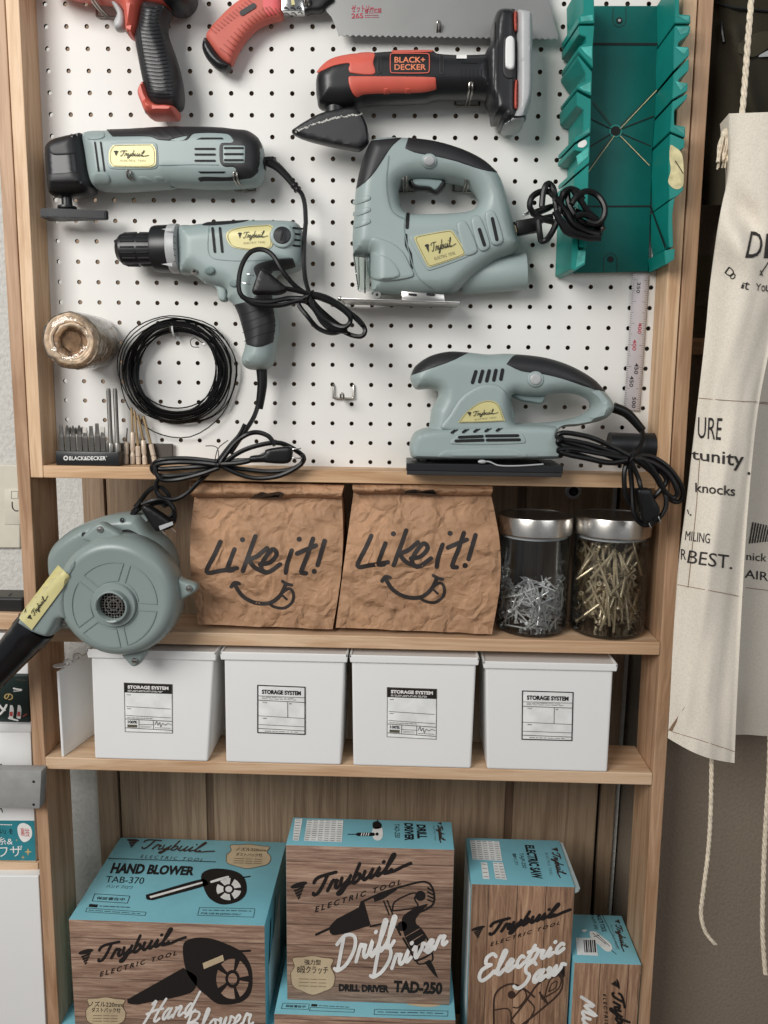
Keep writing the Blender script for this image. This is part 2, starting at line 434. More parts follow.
# brush letters: strokes in a unit frame, x-height .5
BR = {'D': (.75, [[(.15,.95),(.1,.5),(.05,.02)], [(-.1,.82),(.2,1),(.6,.85),(.66,.45),(.4,.08),(.05,0),(-.08,.1)]]),
 'r': (.44, [[(0,.02),(.1,.46)], [(.06,.3),(.14,.52),(.2,.42),(.32,.44),(.28,.2),(.36,.02),(.48,.1)]]),
 'i': (.29, [[(0,.1),(.12,.48),(.07,.1),(.14,0),(.28,.12)], [(.2,.7),(.22,.73)]]),
 'l': (.32, [[(0,.12),(.2,.6),(.28,.95),(.19,1),(.1,.5),(.1,.06),(.2,0),(.34,.14)]]),
 'v': (.46, [[(0,.4),(.08,.5),(.12,.1),(.18,0),(.35,.3),(.36,.5),(.48,.42)]]),
 'e': (.38, [[(0,.15),(.2,.26),(.28,.42),(.18,.5),(.07,.3),(.1,.05),(.2,0),(.4,.14)]]),
 'c': (.35, [[(.28,.42),(.18,.5),(.06,.3),(.1,.04),(.2,0),(.36,.14)]]),
 't': (.3, [[(0,.12),(.18,.6),(.22,.85)], [(.2,.8),(.1,.2),(.14,0),(.3,.12)], [(.02,.58),(.36,.62)]]),
 'E': (.62, [[(.55,.85),(.4,1),(.2,.9),(.2,.65),(.42,.54)], [(.42,.54),(.1,.45),(.02,.2),(.15,0),(.4,.05),(.6,.22)]]),
 'S': (.62, [[(.6,.85),(.45,1),(.25,.85),(.3,.6),(.48,.4),(.4,.1),(.15,0),(-.02,.14)]]),
 'a': (.44, [[(.3,.42),(.18,.5),(.04,.3),(.06,.05),(.16,.02),(.3,.42)], [(.32,.48),(.26,.1),(.32,0),(.46,.14)]]),
 'w': (.6, [[(0,.4),(.08,.5),(.08,.1),(.14,0),(.28,.44)], [(.3,.48),(.28,.1),(.34,0),(.5,.3),(.5,.5),(.64,.42)]]),
 'H': (.74, [[(.1,.88),(.24,1),(.16,.5),(.02,0)], [(.68,1),(.52,.5),(.46,.06),(.56,0),(.68,.1)], [(0,.45),(.35,.55),(.7,.55)]]),
 'n': (.44, [[(.04,.46),(.08,.44),(.02,0)], [(.05,.25),(.2,.48),(.28,.45),(.24,.1),(.3,0),(.44,.12)]]),
 'd': (.46, [[(.3,.42),(.18,.5),(.04,.3),(.06,.05),(.16,.02),(.3,.42)], [(.46,1),(.3,.3),(.28,.05),(.36,0),(.48,.12)]]),
 'B': (.66, [[(.2,.95),(.12,.5),(.03,0)], [(-.05,.82),(.25,1),(.55,.9),(.5,.65),(.2,.52)], [(.2,.52),(.55,.45),(.58,.15),(.3,0),(.0,.06)]]),
 'o': (.4, [[(.2,.5),(.06,.35),(.05,.1),(.16,0),(.3,.15),(.28,.42),(.18,.5),(.4,.44)]]),
 'T': (.62, [[(-.05,.66),(0,.82),(.2,.9),(.8,.9)], [(.46,.88),(.38,.4),(.26,.06),(.1,.02),(.06,.12)]]),
 'y': (.44, [[(0,.48),(.02,.15),(.12,.05),(.32,.32)], [(.36,.48),(.28,0),(.14,-.35),(.0,-.3),(.2,-.05),(.44,.12)]]),
 'b': (.42, [[(.12,1),(.04,.1),(.14,0),(.3,.15),(.28,.4),(.16,.44),(.06,.25)], [(.3,.2),(.42,.14)]]),
 'u': (.46, [[(0,.48),(0,.12),(.1,0),(.26,.2),(.32,.48)], [(.32,.48),(.28,.1),(.36,0),(.48,.12)]]),
 'M': (.8, [[(0,0),(.2,.95),(.32,.2),(.62,.95),(.58,.1),(.68,0),(.8,.12)]]),
 ' ': (.3, [])}
def brush(mb, surf, quad, word, w, mat, slant=.25, swoosh=False, lift=.0007):
    L = []; x = 0
    for ch in word:
        adv, st = BR[ch]
        L += [np.array([(x+p[0]+slant*p[1], p[1]) for p in q]) for q in st]; x += adv+.045
    if swoosh: L.append(np.array([(x-.28, .02), (x+.1, .0), (x+.45, .1), (x+.8, .16)]))
    A = np.concatenate(L); lo, hi = A.min(0), A.max(0); f = quadmap(quad)
    for q in L:
        ribbon(mb, surf, [tuple(p) for p in f((q-lo)/(hi-lo))], w, mat, lift, True, True, 4, None)
def screw_mark(mb, surf, quad, mat, lift=.0007):
    f = quadmap(quad)
    def P(pts): return [tuple(p) for p in f(np.array(pts, float))]
    a = [(.5+.5*math.cos(t), .84+.16*math.sin(t)) for t in np.linspace(0, 2*math.pi, 14, endpoint=False)]
    mb.add(surf(np.array(P(a)), lift), [tuple(range(14))], mat)
    for k in range(4):
        h = .62-.17*k; b = .34-.085*k
        mb.add(surf(np.array(P([(.5-b, h), (.5+b, h+.08), (.5+b*.8, h-.06), (.5-b*.7, h-.13)])), lift), [(0, 1, 2, 3)], mat)
def logo(mb, surf, quad, mat, w, sub=True, lift=.0007):
    """screw mark, script word and small capitals below, in four photograph corners"""
    f = quadmap(quad)
    def Q(x0, y0, x1, y1): return [tuple(p) for p in f(np.array([(x0, y1), (x1, y1), (x1, y0), (x0, y0)], float))]
    screw_mark(mb, surf, Q(0, .5, .14, .95) if sub else Q(0, .2, .16, .9), mat, lift)
    brush(mb, surf, Q(.19, .3, 1, 1) if sub else Q(.22, 0, 1, 1), 'Trybuil', w, mat, .25, True, lift)
    if sub: text(mb, surf, Q(.2, 0, .92, .16), 'E L E C T R I C   T O O L', mat, .025 if w > 2 else 0, .2, lift)
# ---------------------------------------------------------------- palette
wood('pine', (222,190,155), (186,147,110), 'z')
wood('pine_x', (214,178,140), (178,138,100), 'x')
wood('pine_post', (190,155,124), (150,114,84), 'z')
wood('pine_post_dark', (170,128,94), (122,84,58), 'z')
wood('shelf_wood', (214,184,152), (184,147,113), 'x')
wood('door_wood', (160,136,111), (124,101,80), 'z', 30, 2.2, .6, .5)
wood('door_wood_dark', (116,92,72), (88,68,52), 'z', 30, 2.2, .6, .5)
plain('board_white', (226,224,219), .55, 0, .012, 6)
plain('hole_shade', (16,14,13), .9)  # hole walls near black, the shade inside the holes put into the colour
textured_wall('wallpaper', (214,212,206))
textured_wall('wallpaper_shaded', (134,120,104), .45, 200)  # same wallpaper as the back wall, its shade put into the colour
plain('floor_mat', (90,70,55), .5)
plain('black_gap', (14,12,11), .8)
plain('steel', (190,188,184), .28, 1.0, .04)
plain('chrome', (210,210,208), .16, 1.0, .02)
plain('teal_grey', (150,164,162), .42, 0, .02, 8, .04, 900)
plain('teal_grey_dark', (122,139,138), .48, 0, .02, 8)
plain('rubber', (36,36,38), .5, 0, .08, 40, .12, 900)
plain('black_plastic', (27,28,30), .36, 0, .08, 40)
plain('slot', (10,11,12), .7)  # dark decals for vents and holes, the shade inside put into the colour
plain('cord_black', (12,12,13), .38, 0, .05, 30, 0, 400, 0, .35)
plain('hook_steel', (160,156,150), .3, 1.0, .04)
plain('red_ridge', (168,76,64), .6, 0, .04, 20)
plain('teal_grey_shaded', (131,143,140), .34, 0, .02, 8, .03, 900)  # same plastic as the other tools, shade on the blower put into the colour
plain('gold', (208,199,142), .36, .08, .04, 14)
plain('ink', (26,24,24), .6)
plain('ink_soft', (90,84,70), .6)
plain('white_ink', (232,230,226), .6)
plain('red_plastic', (206,94,78), .45, 0, .04, 20)
plain('red_rubber', (198,100,86), .6, 0, .04, 20)
plain('pink_plastic', (224,98,100), .45, 0, .04, 20)
plain('light_grey', (172,174,174), .4, 0, .03)
plain('white_plastic', (233,233,231), .42, 0, .008, 5)
plain('green', (14,130,120), .4, 0, .06, 10, .05, 300, 0, .35)
plain('green_worn', (70,160,150), .5, 0, .2, 60)
plain('green_dark', (10,66,60), .6)
plain('green_floor', (8,96,90), .5, 0, .07, 14, 0, 400, 0, .3)
plain('cream_putty', (206,196,150), .7, 0, .12, 80)

# ---------------------------------------------------------------- the setting
DOOR_Y, WALL_Y = .2, .215
def st(mb, name): return tag(mb.obj(name), None, None, None, 'structure')
st(MB().box(-2.2, 2.2, -2.6, WALL_Y+.1, -.05, 0, 'floor_mat'), 'floor')
st(MB().box(-2.2, .52, WALL_Y, WALL_Y+.1, 0, 2.6, 'wallpaper'), 'wall_back')
st(MB().box(.526, 2.2, .07, WALL_Y+.1, 0, 2.6, 'wallpaper_shaded'), 'wall_right')
d = MB()
seam_l = u1(118, 770, DOOR_Y)[0]; seam_r = u1(596, 850, DOOR_Y)[0]
g1, g2 = u1(210, 800, DOOR_Y)[0], u1(508, 830, DOOR_Y)[0]
xs = [(-.518, seam_l-.0025), (seam_l+.0025, g1-.0075), (g1+.0075, g2-.008), (g2+.008, seam_r-.0035), (seam_r+.0035, .508)]
for a, b in xs: d.box(a, b, DOOR_Y, DOOR_Y+.012, 0, 2.1, 'door_wood', .0012)
for g in (g1, g2): d.box(g-.0075, g+.0075, DOOR_Y+.004, DOOR_Y+.012, 0, 2.1, 'door_wood_dark')
d.box(-.517, .506, DOOR_Y+.012, DOOR_Y+.0145, 0, 2.1, 'black_gap')
door = tag(d.obj('door_1'), None, None, None, 'structure')
lk = MB(); c = u1(573, 491, DOOR_Y)
lk.lathe([(.0, .006), (.0085, .006), (.0088, .0045)], c, (0,-1,0), 'slot', 20)
lk.lathe([(.0088, .0), (.0088, .0062), (.0125, .0068), (.0148, .004), (.015, -.001)], c, (0,-1,0), 'light_grey', 28)
lk.box(c[0]-.003, c[0]+.003, c[1]-.012, c[1], c[2]-.003, c[2]+.003, 'black_plastic', .001)
for s in (-1, 1): lk.lathe([(.002, .0055), (.0, .0072)], c+np.array([s*.0115, 0, 0]), (0,-1,0), 'slot', 8)
lk.obj('thumb_turn', door)
sp = MB(); a = u1(612, 482, DOOR_Y); b = u1(613, 560, DOOR_Y)
sp.box(a[0]+.003, a[0]+.010, DOOR_Y-.0022, DOOR_Y+.002, b[2], a[2]+.01, 'light_grey', .0005)
sp.obj('strike_plate', door)

# ---------------------------------------------------------------- wooden rack
FR, BK = -.053, .036
rack = thing('wooden_rack', (0, 0, 0), 'pine shelving rack on two tall posts with two open shelves below the white pegboard', 'shelf')
def lX(z, o): return -.5165+(z-.4)*.0092+o
def rX(z, o): return .5132-(z-.4)*.0143+o
def post(xf, mat):
    zt, zb = 2.5, 0.0
    return [(xf(zt, 0), FR, zt), (xf(zt, .02), FR, zt), (xf(zb, .02), FR, zb), (xf(zb, 0), FR, zb),
            (xf(zt, 0), BK, zt), (xf(zt, .02), BK, zt), (xf(zb, .02), BK, zb), (xf(zb, 0), BK, zb)]
MB().hexa(post(lX, 0), 'pine_post', .0012).obj('post', rack)
MB().hexa(post(lambda z, o: rX(z, o)-.02, 0), 'pine_post', .0012).obj('post', rack)
def shelf(zt, th, y1=.042):
    return MB().hexa([(lX(zt,.0205), FR-.001, zt), (rX(zt,-.0205), FR-.001, zt), (rX(zt-th,-.0205), FR-.001, zt-th), (lX(zt-th,.0205), FR-.001, zt-th),
                      (lX(zt,.0205), y1, zt), (rX(zt,-.0205), y1, zt), (rX(zt-th,-.0205), y1, zt-th), (lX(zt-th,.0205), y1, zt-th)], 'shelf_wood', .0015)
S2, S3, S4 = .9322, .7150, .045
shelf(S2, .0205).obj('shelf', rack)
sh = shelf(S3, .0205)
sh.obj('shelf', rack)
sh4 = shelf(S4, .02, .19); sh4.obj('shelf', rack)

# ---------------------------------------------------------------- pegboard in its frame
peg = thing('pegboard', (0, 0, 1.5), 'white pegboard of punched holes in a narrow pine frame hung with power tools', 'pegboard')
pb = MB(); hx = [(c_-16)*.03 for c_ in range(1, 32)]; hz = [1.2+(22-r_)*.03 for r_ in range(-3, 23)]
N = 12; R = .0034
for X in hx:
    for Z in hz:
        ang = [2*math.pi*(k+.5)/N for k in range(N)]
        ring = [(X+R*math.cos(t), 0.0, Z+R*math.sin(t)) for t in ang]
        sq = []
        for t in ang:
            cx, cz = math.cos(t), math.sin(t); q = .015/max(abs(cx), abs(cz)); sq.append((X+q*cx, 0.0, Z+q*cz))
        # square corners need their own points
        cor = [(X+.015, 0, Z+.015), (X-.015, 0, Z+.015), (X-.015, 0, Z-.015), (X+.015, 0, Z-.015)]
        deep = [(p[0], .004, p[2]) for p in ring]
        fs = []
        for k in range(N):
            j = (k+1) % N; a, b = sq[k], sq[j]
            if abs(abs(a[0]-X)-.015) > 1e-6 and abs(abs(b[0]-X)-.015) < 1e-6 or abs(abs(a[0]-X)-.015) < 1e-6 and abs(abs(b[0]-X)-.015) > 1e-6:
                ci = [i for i, q in enumerate(cor) if (q[0]-X)*(a[0]+b[0]-2*X) > 0 and (q[2]-Z)*(a[2]+b[2]-2*Z) > 0][0]
                fs.append((k, N+k, 2*N+ci, N+j, j))
            else: fs.append((k, N+k, N+j, j))
        pb.add(ring+sq+cor, fs, 'board_white')
        pb.add(ring+deep, [(k, (k+1) % N, N+(k+1) % N, N+k) for k in range(N)], 'hole_shade', True)
z0, z1 = hz[-1]-.015, hz[0]+.015
for a, b in ((-.4695, -.465), (.465, .4665)): pb.box(a, b, 0, .004, z0, z1, 'board_white')
pb.box(-.4695, .4665, 0, .004, z1, 2.45, 'board_white')  # unseen plain top of the board, raised to block light behind the holes
pb.obj('perforated_panel', peg, recalc=False)
def stile(xf, o0, o1, zt, zb):
    return MB().hexa([(xf(zt,o0), FR, zt), (xf(zt,o1), FR, zt), (xf(zb,o1), FR, zb), (xf(zb,o0), FR, zb),
                      (xf(zt,o0), .004, zt), (xf(zt,o1), .004, zt), (xf(zb,o1), .004, zb), (xf(zb,o0), .004, zb)], 'pine', .001)
LT, LB = 1.192, 1.1735
stile(lX, .0212, .0405, 2.46, LB).obj('side_frame', peg)
stile(rX, -.0415, -.0222, 2.46, LB-.004).obj('side_frame', peg)
MB().hexa([(lX(LT,.0408), FR+.0005, LT+.0002), (rX(LT,-.0418), FR+.0005, LT-.0005), (rX(LB,-.0418), FR+.0005, LB-.001), (lX(LB,.0408), FR+.0005, LB),
           (lX(LT,.0408), .004, LT+.0002), (rX(LT,-.0418), .004, LT-.0005), (rX(LB,-.0418), .004, LB-.001), (lX(LB,.0408), .004, LB)], 'pine_x', .001).obj('tool_ledge', peg)

# ---------------------------------------------------------------- light
w = bpy.data.worlds.new('world'); bpy.context.scene.world = w; w.use_nodes = True
bg = w.node_tree.nodes['Background']; bg.inputs[0].default_value = (.92, .96, 1.0, 1); bg.inputs[1].default_value = .24
def area(name, loc, target, sx, sy, power, col):
    L = bpy.data.lights.new(name, 'AREA'); L.shape = 'RECTANGLE'; L.size = sx; L.size_y = sy; L.energy = power; L.color = col
    o = bpy.data.objects.new(name, L); COL.objects.link(o); o.location = loc
    o.rotation_euler = (Vector(target)-Vector(loc)).to_track_quat('-Z', 'Y').to_euler(); return o
area('window_light', (-1.5, -2.3, 2.5), (0, 0, 1.25), 1.5, 1.3, 80, (1.0, .98, .95))
area('fill_light', (1.7, -2.6, 2.3), (.3, 0, 1.2), 1.6, 1.4, 15, (.95, .97, 1.0))  # added fill lamp that brightens the dark right side
sc = bpy.context.scene
sc.view_settings.view_transform = 'Standard'; sc.view_settings.look = 'Medium High Contrast' if False else 'None'
sc.view_settings.exposure = 0.0; sc.view_settings.gamma = 1.0
sc.cycles.max_bounces = 8; sc.cycles.transparent_max_bounces = 16
plank_print('print_wood', ((98,74,62),(150,120,102),(192,164,142)), 'x', .0385)
plank_print('print_wood_z', ((98,72,56),(150,116,92),(192,158,128)), 'z', .047)
plain('carton_blue', (126,186,198), .42, 0, .03, 12)
plain('carton_edge', (190,205,205), .7)
plain('badge', (196,176,144), .5)
plain('badge_line', (104,84,64), .6)
plain('print_black', (24,19,18), .6)
plain('print_brown', (60,42,34), .6)
plain('paper_white', (232,233,231), .6)
fabric('canvas', (226,217,202), 900, .5, .07)
fabric('jacket_cloth', (52,48,38), 900, .35, .12)
crumple('kraft', (178,138,106))
plain('kraft_ink', (40,34,32), .65)
thin_glass('jar_glass', (252,253,253), .02, .8)
plain('brushed_steel', (206,202,196), .27, 1.0, .05, 60)
plain('nail_steel', (214,214,212), .3, .3, .1)
plain('screw_zinc', (200,184,154), .3, .45, .12)
plain('rope_cotton', (222,208,186), .85, 0, .1, 200)
plain('seam_thread', (136,108,84), .8)
plain('apron_ink', (44,40,38), .8, 0, .2, 300)

# ================================================================ tool cartons
def badge(mb, surf, q, lines, lift=.0005):
    f = quadmap(q)
    sh = [(.02,.55),(.1,.72),(.06,.92),(.3,.96),(.5,1),(.7,.96),(.95,.92),(.9,.72),(.99,.5),(.94,.22),(.72,.08),(.5,0),(.28,.08),(.06,.22)]
    P = [tuple(p) for p in f(np.array(sh))]
    patch(mb, surf, P, 'badge', lift, None, False, 4)
    ribbon(mb, surf, P+[P[0]], .5, 'badge_line', lift+.0002)
    for (a, b, c, d, s) in lines:
        text(mb, surf, [tuple(p) for p in f(np.array([(a,d),(c,d),(c,b),(a,b)], float))], s, 'print_black', .01, 0, lift+.0003)
    for k in range(3):
        y = .4-.09*k
        for x0, x1 in ((.2, .42), (.45, .6), (.63, .8)):
            ribbon(mb, surf, [tuple(p) for p in f(np.array([(x0, y), (x1, y)]))], .5, 'badge_line', lift+.0003, False, False)
def micro(mb, surf, q, rows, mat='print_black', w=.5, lift=.0005, seed=1):
    rr = random.Random(seed); f = quadmap(q)
    for k in range(rows):
        y = 1-(k+.5)/rows; x = 0
        while x < .95:
            L = rr.uniform(.06, .2); e = min(1, x+L)
            ribbon(mb, surf, [tuple(p) for p in f(np.array([(x, y), (e, y)]))], w, mat, lift, False, False); x = e+.03
def sheet(mb, surf, q, cols, rows, mat='paper_white', lift=.0005):
    f = quadmap(q); mb.add(surf(f(np.array([(0,1),(1,1),(1,0),(0,0)], float)), lift), [(0,1,2,3)], mat)
    for k in range(cols):
        for r in range(rows):
            a, b = (k+.12)/cols, (k+.82)/cols; y = 1-(r+.5)/rows
            ribbon(mb, surf, [tuple(p) for p in f(np.array([(a, y), (b, y)]))], .45, 'ink_soft', lift+.0002, False, False)
def blower_mark(mb, surf, C, lift=.0007, tan='print_wood'):
    patch(mb, surf, C([(268,612,1),(440,515,1),(482,545),(462,592),(300,628,1),(272,624)]), 'print_black', lift)
    patch(mb, surf, C([(440,445),(470,424),(520,424),(570,440),(622,468),(650,520),(648,590),(612,622),(550,626),(512,600),(480,570),(448,520)]), 'print_black', lift)
    ribbon(mb, surf, C([(570,448),(605,462),(645,462)]), 2.2, 'print_black', lift)
def wheel(mb, surf, C, c, rx, ry, mat, lift=.0011):
    for k in range(5):
        a0, a1 = 2*math.pi*k/5+.16, 2*math.pi*(k+1)/5-.16
        ou = [(c[0]+rx*math.cos(a), c[1]+ry*math.sin(a)) for a in np.linspace(a0, a1, 6)]
        inn = [(c[0]+.45*rx*math.cos(a), c[1]+.45*ry*math.sin(a)) for a in np.linspace(a1, a0, 5)]
        patch(mb, surf, C([(p[0], p[1], 1) for p in ou+inn]), mat, lift, None, False, 1)
    n = 16; patch(mb, surf, C([(c[0]+.28*rx*math.cos(2*math.pi*k/n), c[1]+.28*ry*math.sin(2*math.pi*k/n)) for k in range(n)]), mat, lift, None, False, 1)
def carton(x0, x1, y0, y1, z0, z1, face, other='carton_blue'):
    mb = MB(); e = .0012
    bm = bmesh.new(); bmesh.ops.create_cube(bm, size=1)
    for v in bm.verts: v.co = ((x0+x1)/2+v.co.x*(x1-x0), (y0+y1)/2+v.co.y*(y1-y0), (z0+z1)/2+v.co.z*(z1-z0))
    bmesh.ops.bevel(bm, geom=bm.edges[:], offset=e, segments=2, affect='EDGES', profile=.5)
    bm.faces.ensure_lookup_table(); bm.verts.index_update()
    vs = [v.co[:] for v in bm.verts]; fr = []; ot = []
    for f in bm.faces: (fr if f.normal.y < -.6 else ot).append([v.index for v in f.verts])
    bm.free(); mb.add(vs, ot, other); o = len(mb.v); mb.add(vs, fr, face); return mb
def flaps(mb, x0, x1, y, z):            # tucked lid: thin slits along the front edge
    mb.box(x0+.004, x1-.004, y-.0006, y+.0015, z-.0022, z-.0012, 'carton_edge')
M_ = crop(40, 800, 3.072); N_ = crop(260, 800, 3.491); O_ = crop(460, 830, 3.84)

# hand blower carton, upper left, standing on a second one
FB = -.05
a = u1(68.6, 919.8, FB); b = u1(264.6, 925.3, FB); Z1 = (a[2]+b[2])/2; X10, X11 = a[0], b[0]; ZB1 = .214
low1 = [UZ([(57.5, 1024)], ZB1)[0][0], X11+.012]
mb = carton(X10, X11, FB, .19, ZB1, Z1, 'print_wood'); S = plane_y(FB); T_ = plane_z(Z1)
logo(mb, S, M_([(118,458),(448,384),(446,468),(118,562)]), 'print_black', 2.7)
blower_mark(mb, S, M_); wheel(mb, S, M_, (592,548), 50, 62, 'print_wood')
mb.add(S(np.array(poly(M_([(500,500),(562,474),(566,492),(504,518)]))), .0012), [(0,1,2,3)], 'badge')
badge(mb, S, M_([(138,603),(268,606),(262,700),(138,698)]), [(.1,.68,.92,.86,'ノズル220mm'), (.16,.5,.86,.66,'ダストパック付')])
brush(mb, S, M_([(330,622),(492,588),(488,648),(318,688)]), 'Hand', 2.4, 'white_ink', .2)
brush(mb, S, M_([(440,655),(655,612),(655,690),(440,722)]), 'Blower', 2.4, 'white_ink', .2)
logo(mb, T_, M_([(268,116),(548,134),(520,190),(255,176)]), 'print_brown', 1.3)
ribbon(mb, T_, M_([(208,180),(540,191)]), .7, 'print_black', .0006, False, False)
text(mb, T_, M_([(226,193),(478,205),(470,233),(214,226)]), 'HAND BLOWER', 'print_black', .045)
text(mb, T_, M_([(205,234),(322,239),(317,259),(200,253)]), 'TAB-370', 'print_black', .0)
text(mb, T_, M_([(206,260),(286,264),(283,274),(203,270)]), 'ハンドブロワ', 'print_black', .0)
frame_line(mb, T_, M_([(168,289),(276,296),(268,318),(160,311)]), .5, 'print_black')
text(mb, T_, M_([(176,297),(262,302),(258,311),(172,306)]), '保証書在中', 'print_black', .01)
mb.add(T_(np.array(poly(M_([(152,320),(178,322),(175,331),(149,329)]))), .0006), [(0,1,2,3)], 'print_black')
micro(mb, T_, M_([(184,322),(285,328),(282,335),(181,331)]), 1, 'print_black', .7)
frame_line(mb, T_, M_([(144,333),(326,346),(322,356),(140,344)]), .4, 'print_black'); micro(mb, T_, M_([(150,336),(318,348),(316,354),(148,342)]), 1, 'print_black', .5, seed=3)
frame_line(mb, T_, M_([(490,331),(660,335),(656,361),(484,355)]), .4, 'print_black')
micro(mb, T_, M_([(500,336),(650,340),(648,345),(498,342)]), 1, 'print_black', .6, seed=4)
text(mb, T_, M_([(496,346),(618,350),(616,357),(494,353)]), 'FOR USE IN JAPAN ONLY', 'print_black', .0)
mt = lambda pts: M_(pts)
patch(mb, T_, M_([(325,292,1),(500,243),(514,262),(345,309,1),(328,306)]), 'print_black', .0006)
patch(mb, T_, M_([(336,297,1),(498,252,1),(500,257,1),(340,303,1)]), 'white_ink', .0008)
patch(mb, T_, M_([(496,230),(520,214),(560,212),(606,222),(630,245),(634,285),(610,312),(560,322),(520,302),(500,262)]), 'print_black', .0006)
patch(mb, T_, M_([(524,250),(578,234),(580,240),(526,256)]), 'white_ink', .0008)
wheel(mb, T_, M_, (580,275), 38, 34, 'white_ink', .0008)
ribbon(mb, T_, M_([(590,228),(620,238),(645,236)]), 1.2, 'print_black', .0006)
badge(mb, T_, M_([(578,134),(712,140),(708,214),(562,210)]), [(.2,.72,.88,.86,'ノズル220mm'), (.22,.5,.8,.64,'ダストパック付')])
sd = lambda y, z: (X11, y, z)
def side_bits(mb, x, quads):
    for q, mt in quads: mb.add([(x+.0006, y, z) for y, z in q], [(0,1,2,3)], mt)
side_bits(mb, X11, [([(.0,Z1-.03),(.012,Z1-.03),(-.012,Z1-.10),(-.02,Z1-.10)],'print_black'), ([(.05,Z1-.02),(.06,Z1-.02),(.03,Z1-.085),(.024,Z1-.085)],'print_brown'),
                    ([(-.02,Z1-.10),(.10,Z1-.045),(.10,ZB1+.015),(-.02,ZB1+.015)],'paper_white')])
tag(mb.obj('tool_carton'), 'sky blue and wood printed hand blower carton, uppermost on the left under the shelves', 'box')
mb = carton(low1[0], low1[1], -.053, .16, S4, ZB1-.0005, 'print_wood')
logo(mb, plane_y(-.053), [(80,1060),(190,1040),(190,1065),(80,1095)], 'print_black', 2.7)
tag(mb.obj('tool_carton'), 'carton with a sky blue top corner peeping out below the hand blower carton', 'box')

# drill driver carton on top of another in the middle
a = u1(285.8, 845.8, FB); b = u1(451.9, 848.7, FB); Z2 = (a[2]+b[2])/2; ZB2 = u1(365, 1002.5, FB)[2]
mb = carton(a[0], b[0]+.004, FB, .032, ZB2, Z2, 'print_wood'); S = plane_y(FB); T_ = plane_z(Z2); X2R = b[0]+.004
logo(mb, S, N_([(106,288),(526,172),(526,282),(108,420)]), 'print_black', 3.3)
K = 'print_black'
ribbon(mb, S, N_([(196,469),(246,446)]), 2.4, K, .0005, True, False)
patch(mb, S, N_([(243,443),(268,414,1),(345,374,1),(352,352,1),(362,350,1),(386,436,1),(376,440,1),(296,466,1),(252,470)]), K, .0005, None, False)
for ln, w_ in (([(362,352),(440,318),(560,285),(592,292),(607,325),(603,364),(560,390),(520,400)], 2.0), ([(386,440),(430,432),(470,436),(490,470)], 2.0), ([(432,352),(450,398)], 1.4), ([(444,350),(462,396)], 1.4),
               ([(462,386),(470,355),(520,328),(545,325),(540,345),(550,372),(500,382),(462,386)], 1.5), ([(500,482),(535,545),(545,560),(600,528),(575,470),(552,440)], 2.0), ([(545,560),(556,572),(600,560),(600,528)], 1.6)):
    ribbon(mb, S, N_(ln), w_, K, .0005)
dot(mb, S, N_([(560,334)])[0], 5.2, K); dot(mb, S, N_([(496,440)])[0], 5.0, K)
for k in range(4): ribbon(mb, S, N_([(584,305+k*14),(604,318+k*12)]), 1.6, K, .0005, False, False)
patch(mb, S, N_([(395,338,1),(470,305,1),(480,312,1),(430,345,1),(400,355,1)]), K, .0005, None, False)
patch(mb, S, N_([(498,408),(535,380),(585,362),(560,392),(543,420),(556,448),(578,490),(538,538,1),(512,492),(498,450)]), K, .0005, None, False)
patch(mb, S, N_([(574,566,1),(592,556,1),(606,580),(622,622,1),(604,606)]), K, .0005, None, False)
for k in range(3): ribbon(mb, S, N_([(508+k*12,476+k*22),(560+k*8,446+k*22)]), .7, 'print_wood', .0009, False)
brush(mb, S, N_([(254,488),(474,402),(482,498),(262,598)]), 'Drill', 3.6, 'white_ink', .25, False, .0012)
brush(mb, S, N_([(374,534),(652,428),(652,500),(388,620)]), 'Driver', 3.6, 'white_ink', .25, False, .0012)
badge(mb, S, N_([(104,540),(264,544),(262,682),(104,676)]), [(.32,.76,.68,.9,'強力型'), (.16,.54,.84,.74,'8段クラッチ')])
text(mb, S, N_([(275,641),(450,646),(450,672),(275,667)]), 'DRILL DRIVER', K, .055)
text(mb, S, N_([(468,628),(638,636),(635,679),(465,671)]), 'TAD-250', K, .05)
D2 = crop(280, 812, 4.267)
sheet(mb, T_, D2([(64,30),(96,30),(80,124),(54,122)]), 1, 8); sheet(mb, T_, D2([(116,34),(270,36),(264,130),(102,124)]), 6, 10)
def rotq(pts): return [pts[1], pts[2], pts[3], pts[0]]      # lettering that runs away from the edge: top of the letters to the right
text(mb, T_, rotq(D2([(582,54),(620,56),(628,116),(586,114)])), 'DRILL', K, .045)
text(mb, T_, rotq(D2([(530,48),(566,50),(572,124),(532,122)])), 'DRIVER', K, .045)
text(mb, T_, rotq(D2([(488,50),(508,52),(512,112),(490,110)])), 'TAD-250', K, .0)
logo(mb, T_, rotq(D2([(652,42),(690,44),(706,134),(660,130)])), 'print_brown', 1.0)
patch(mb, T_, D2([(396,48),(415,40),(432,52),(430,70),(400,72)]), K, .0006); ribbon(mb, T_, D2([(416,36),(418,50)]), 1, K)
patch(mb, T_, D2([(398,72),(434,68),(438,104),(424,122),(402,118),(394,96)]), 'white_ink', .0006); dot(mb, T_, D2([(414,96)])[0], 1.6, K, .0009)
ribbon(mb, T_, D2([(332,97),(398,97)]), 3.4, K, .0006); ribbon(mb, T_, D2([(290,97),(340,97)]), .8, K, .0006)
for k in range(4): ribbon(mb, T_, D2([(350+k*10,91),(346+k*10,104)]), .9, 'white_ink', .0009, False, False)
side_bits(mb, X2R, [([(FB+.02,Z2-.02),(FB+.055,Z2-.02),(FB+.055,ZB2+.05),(FB+.02,ZB2+.05)],'print_brown')])
tag(mb.obj('tool_carton'), 'drill driver carton with a drill drawn on the wood printed front, in the middle', 'box')
lf = UZ([(365, 1017)], ZB2-.0005)[0]
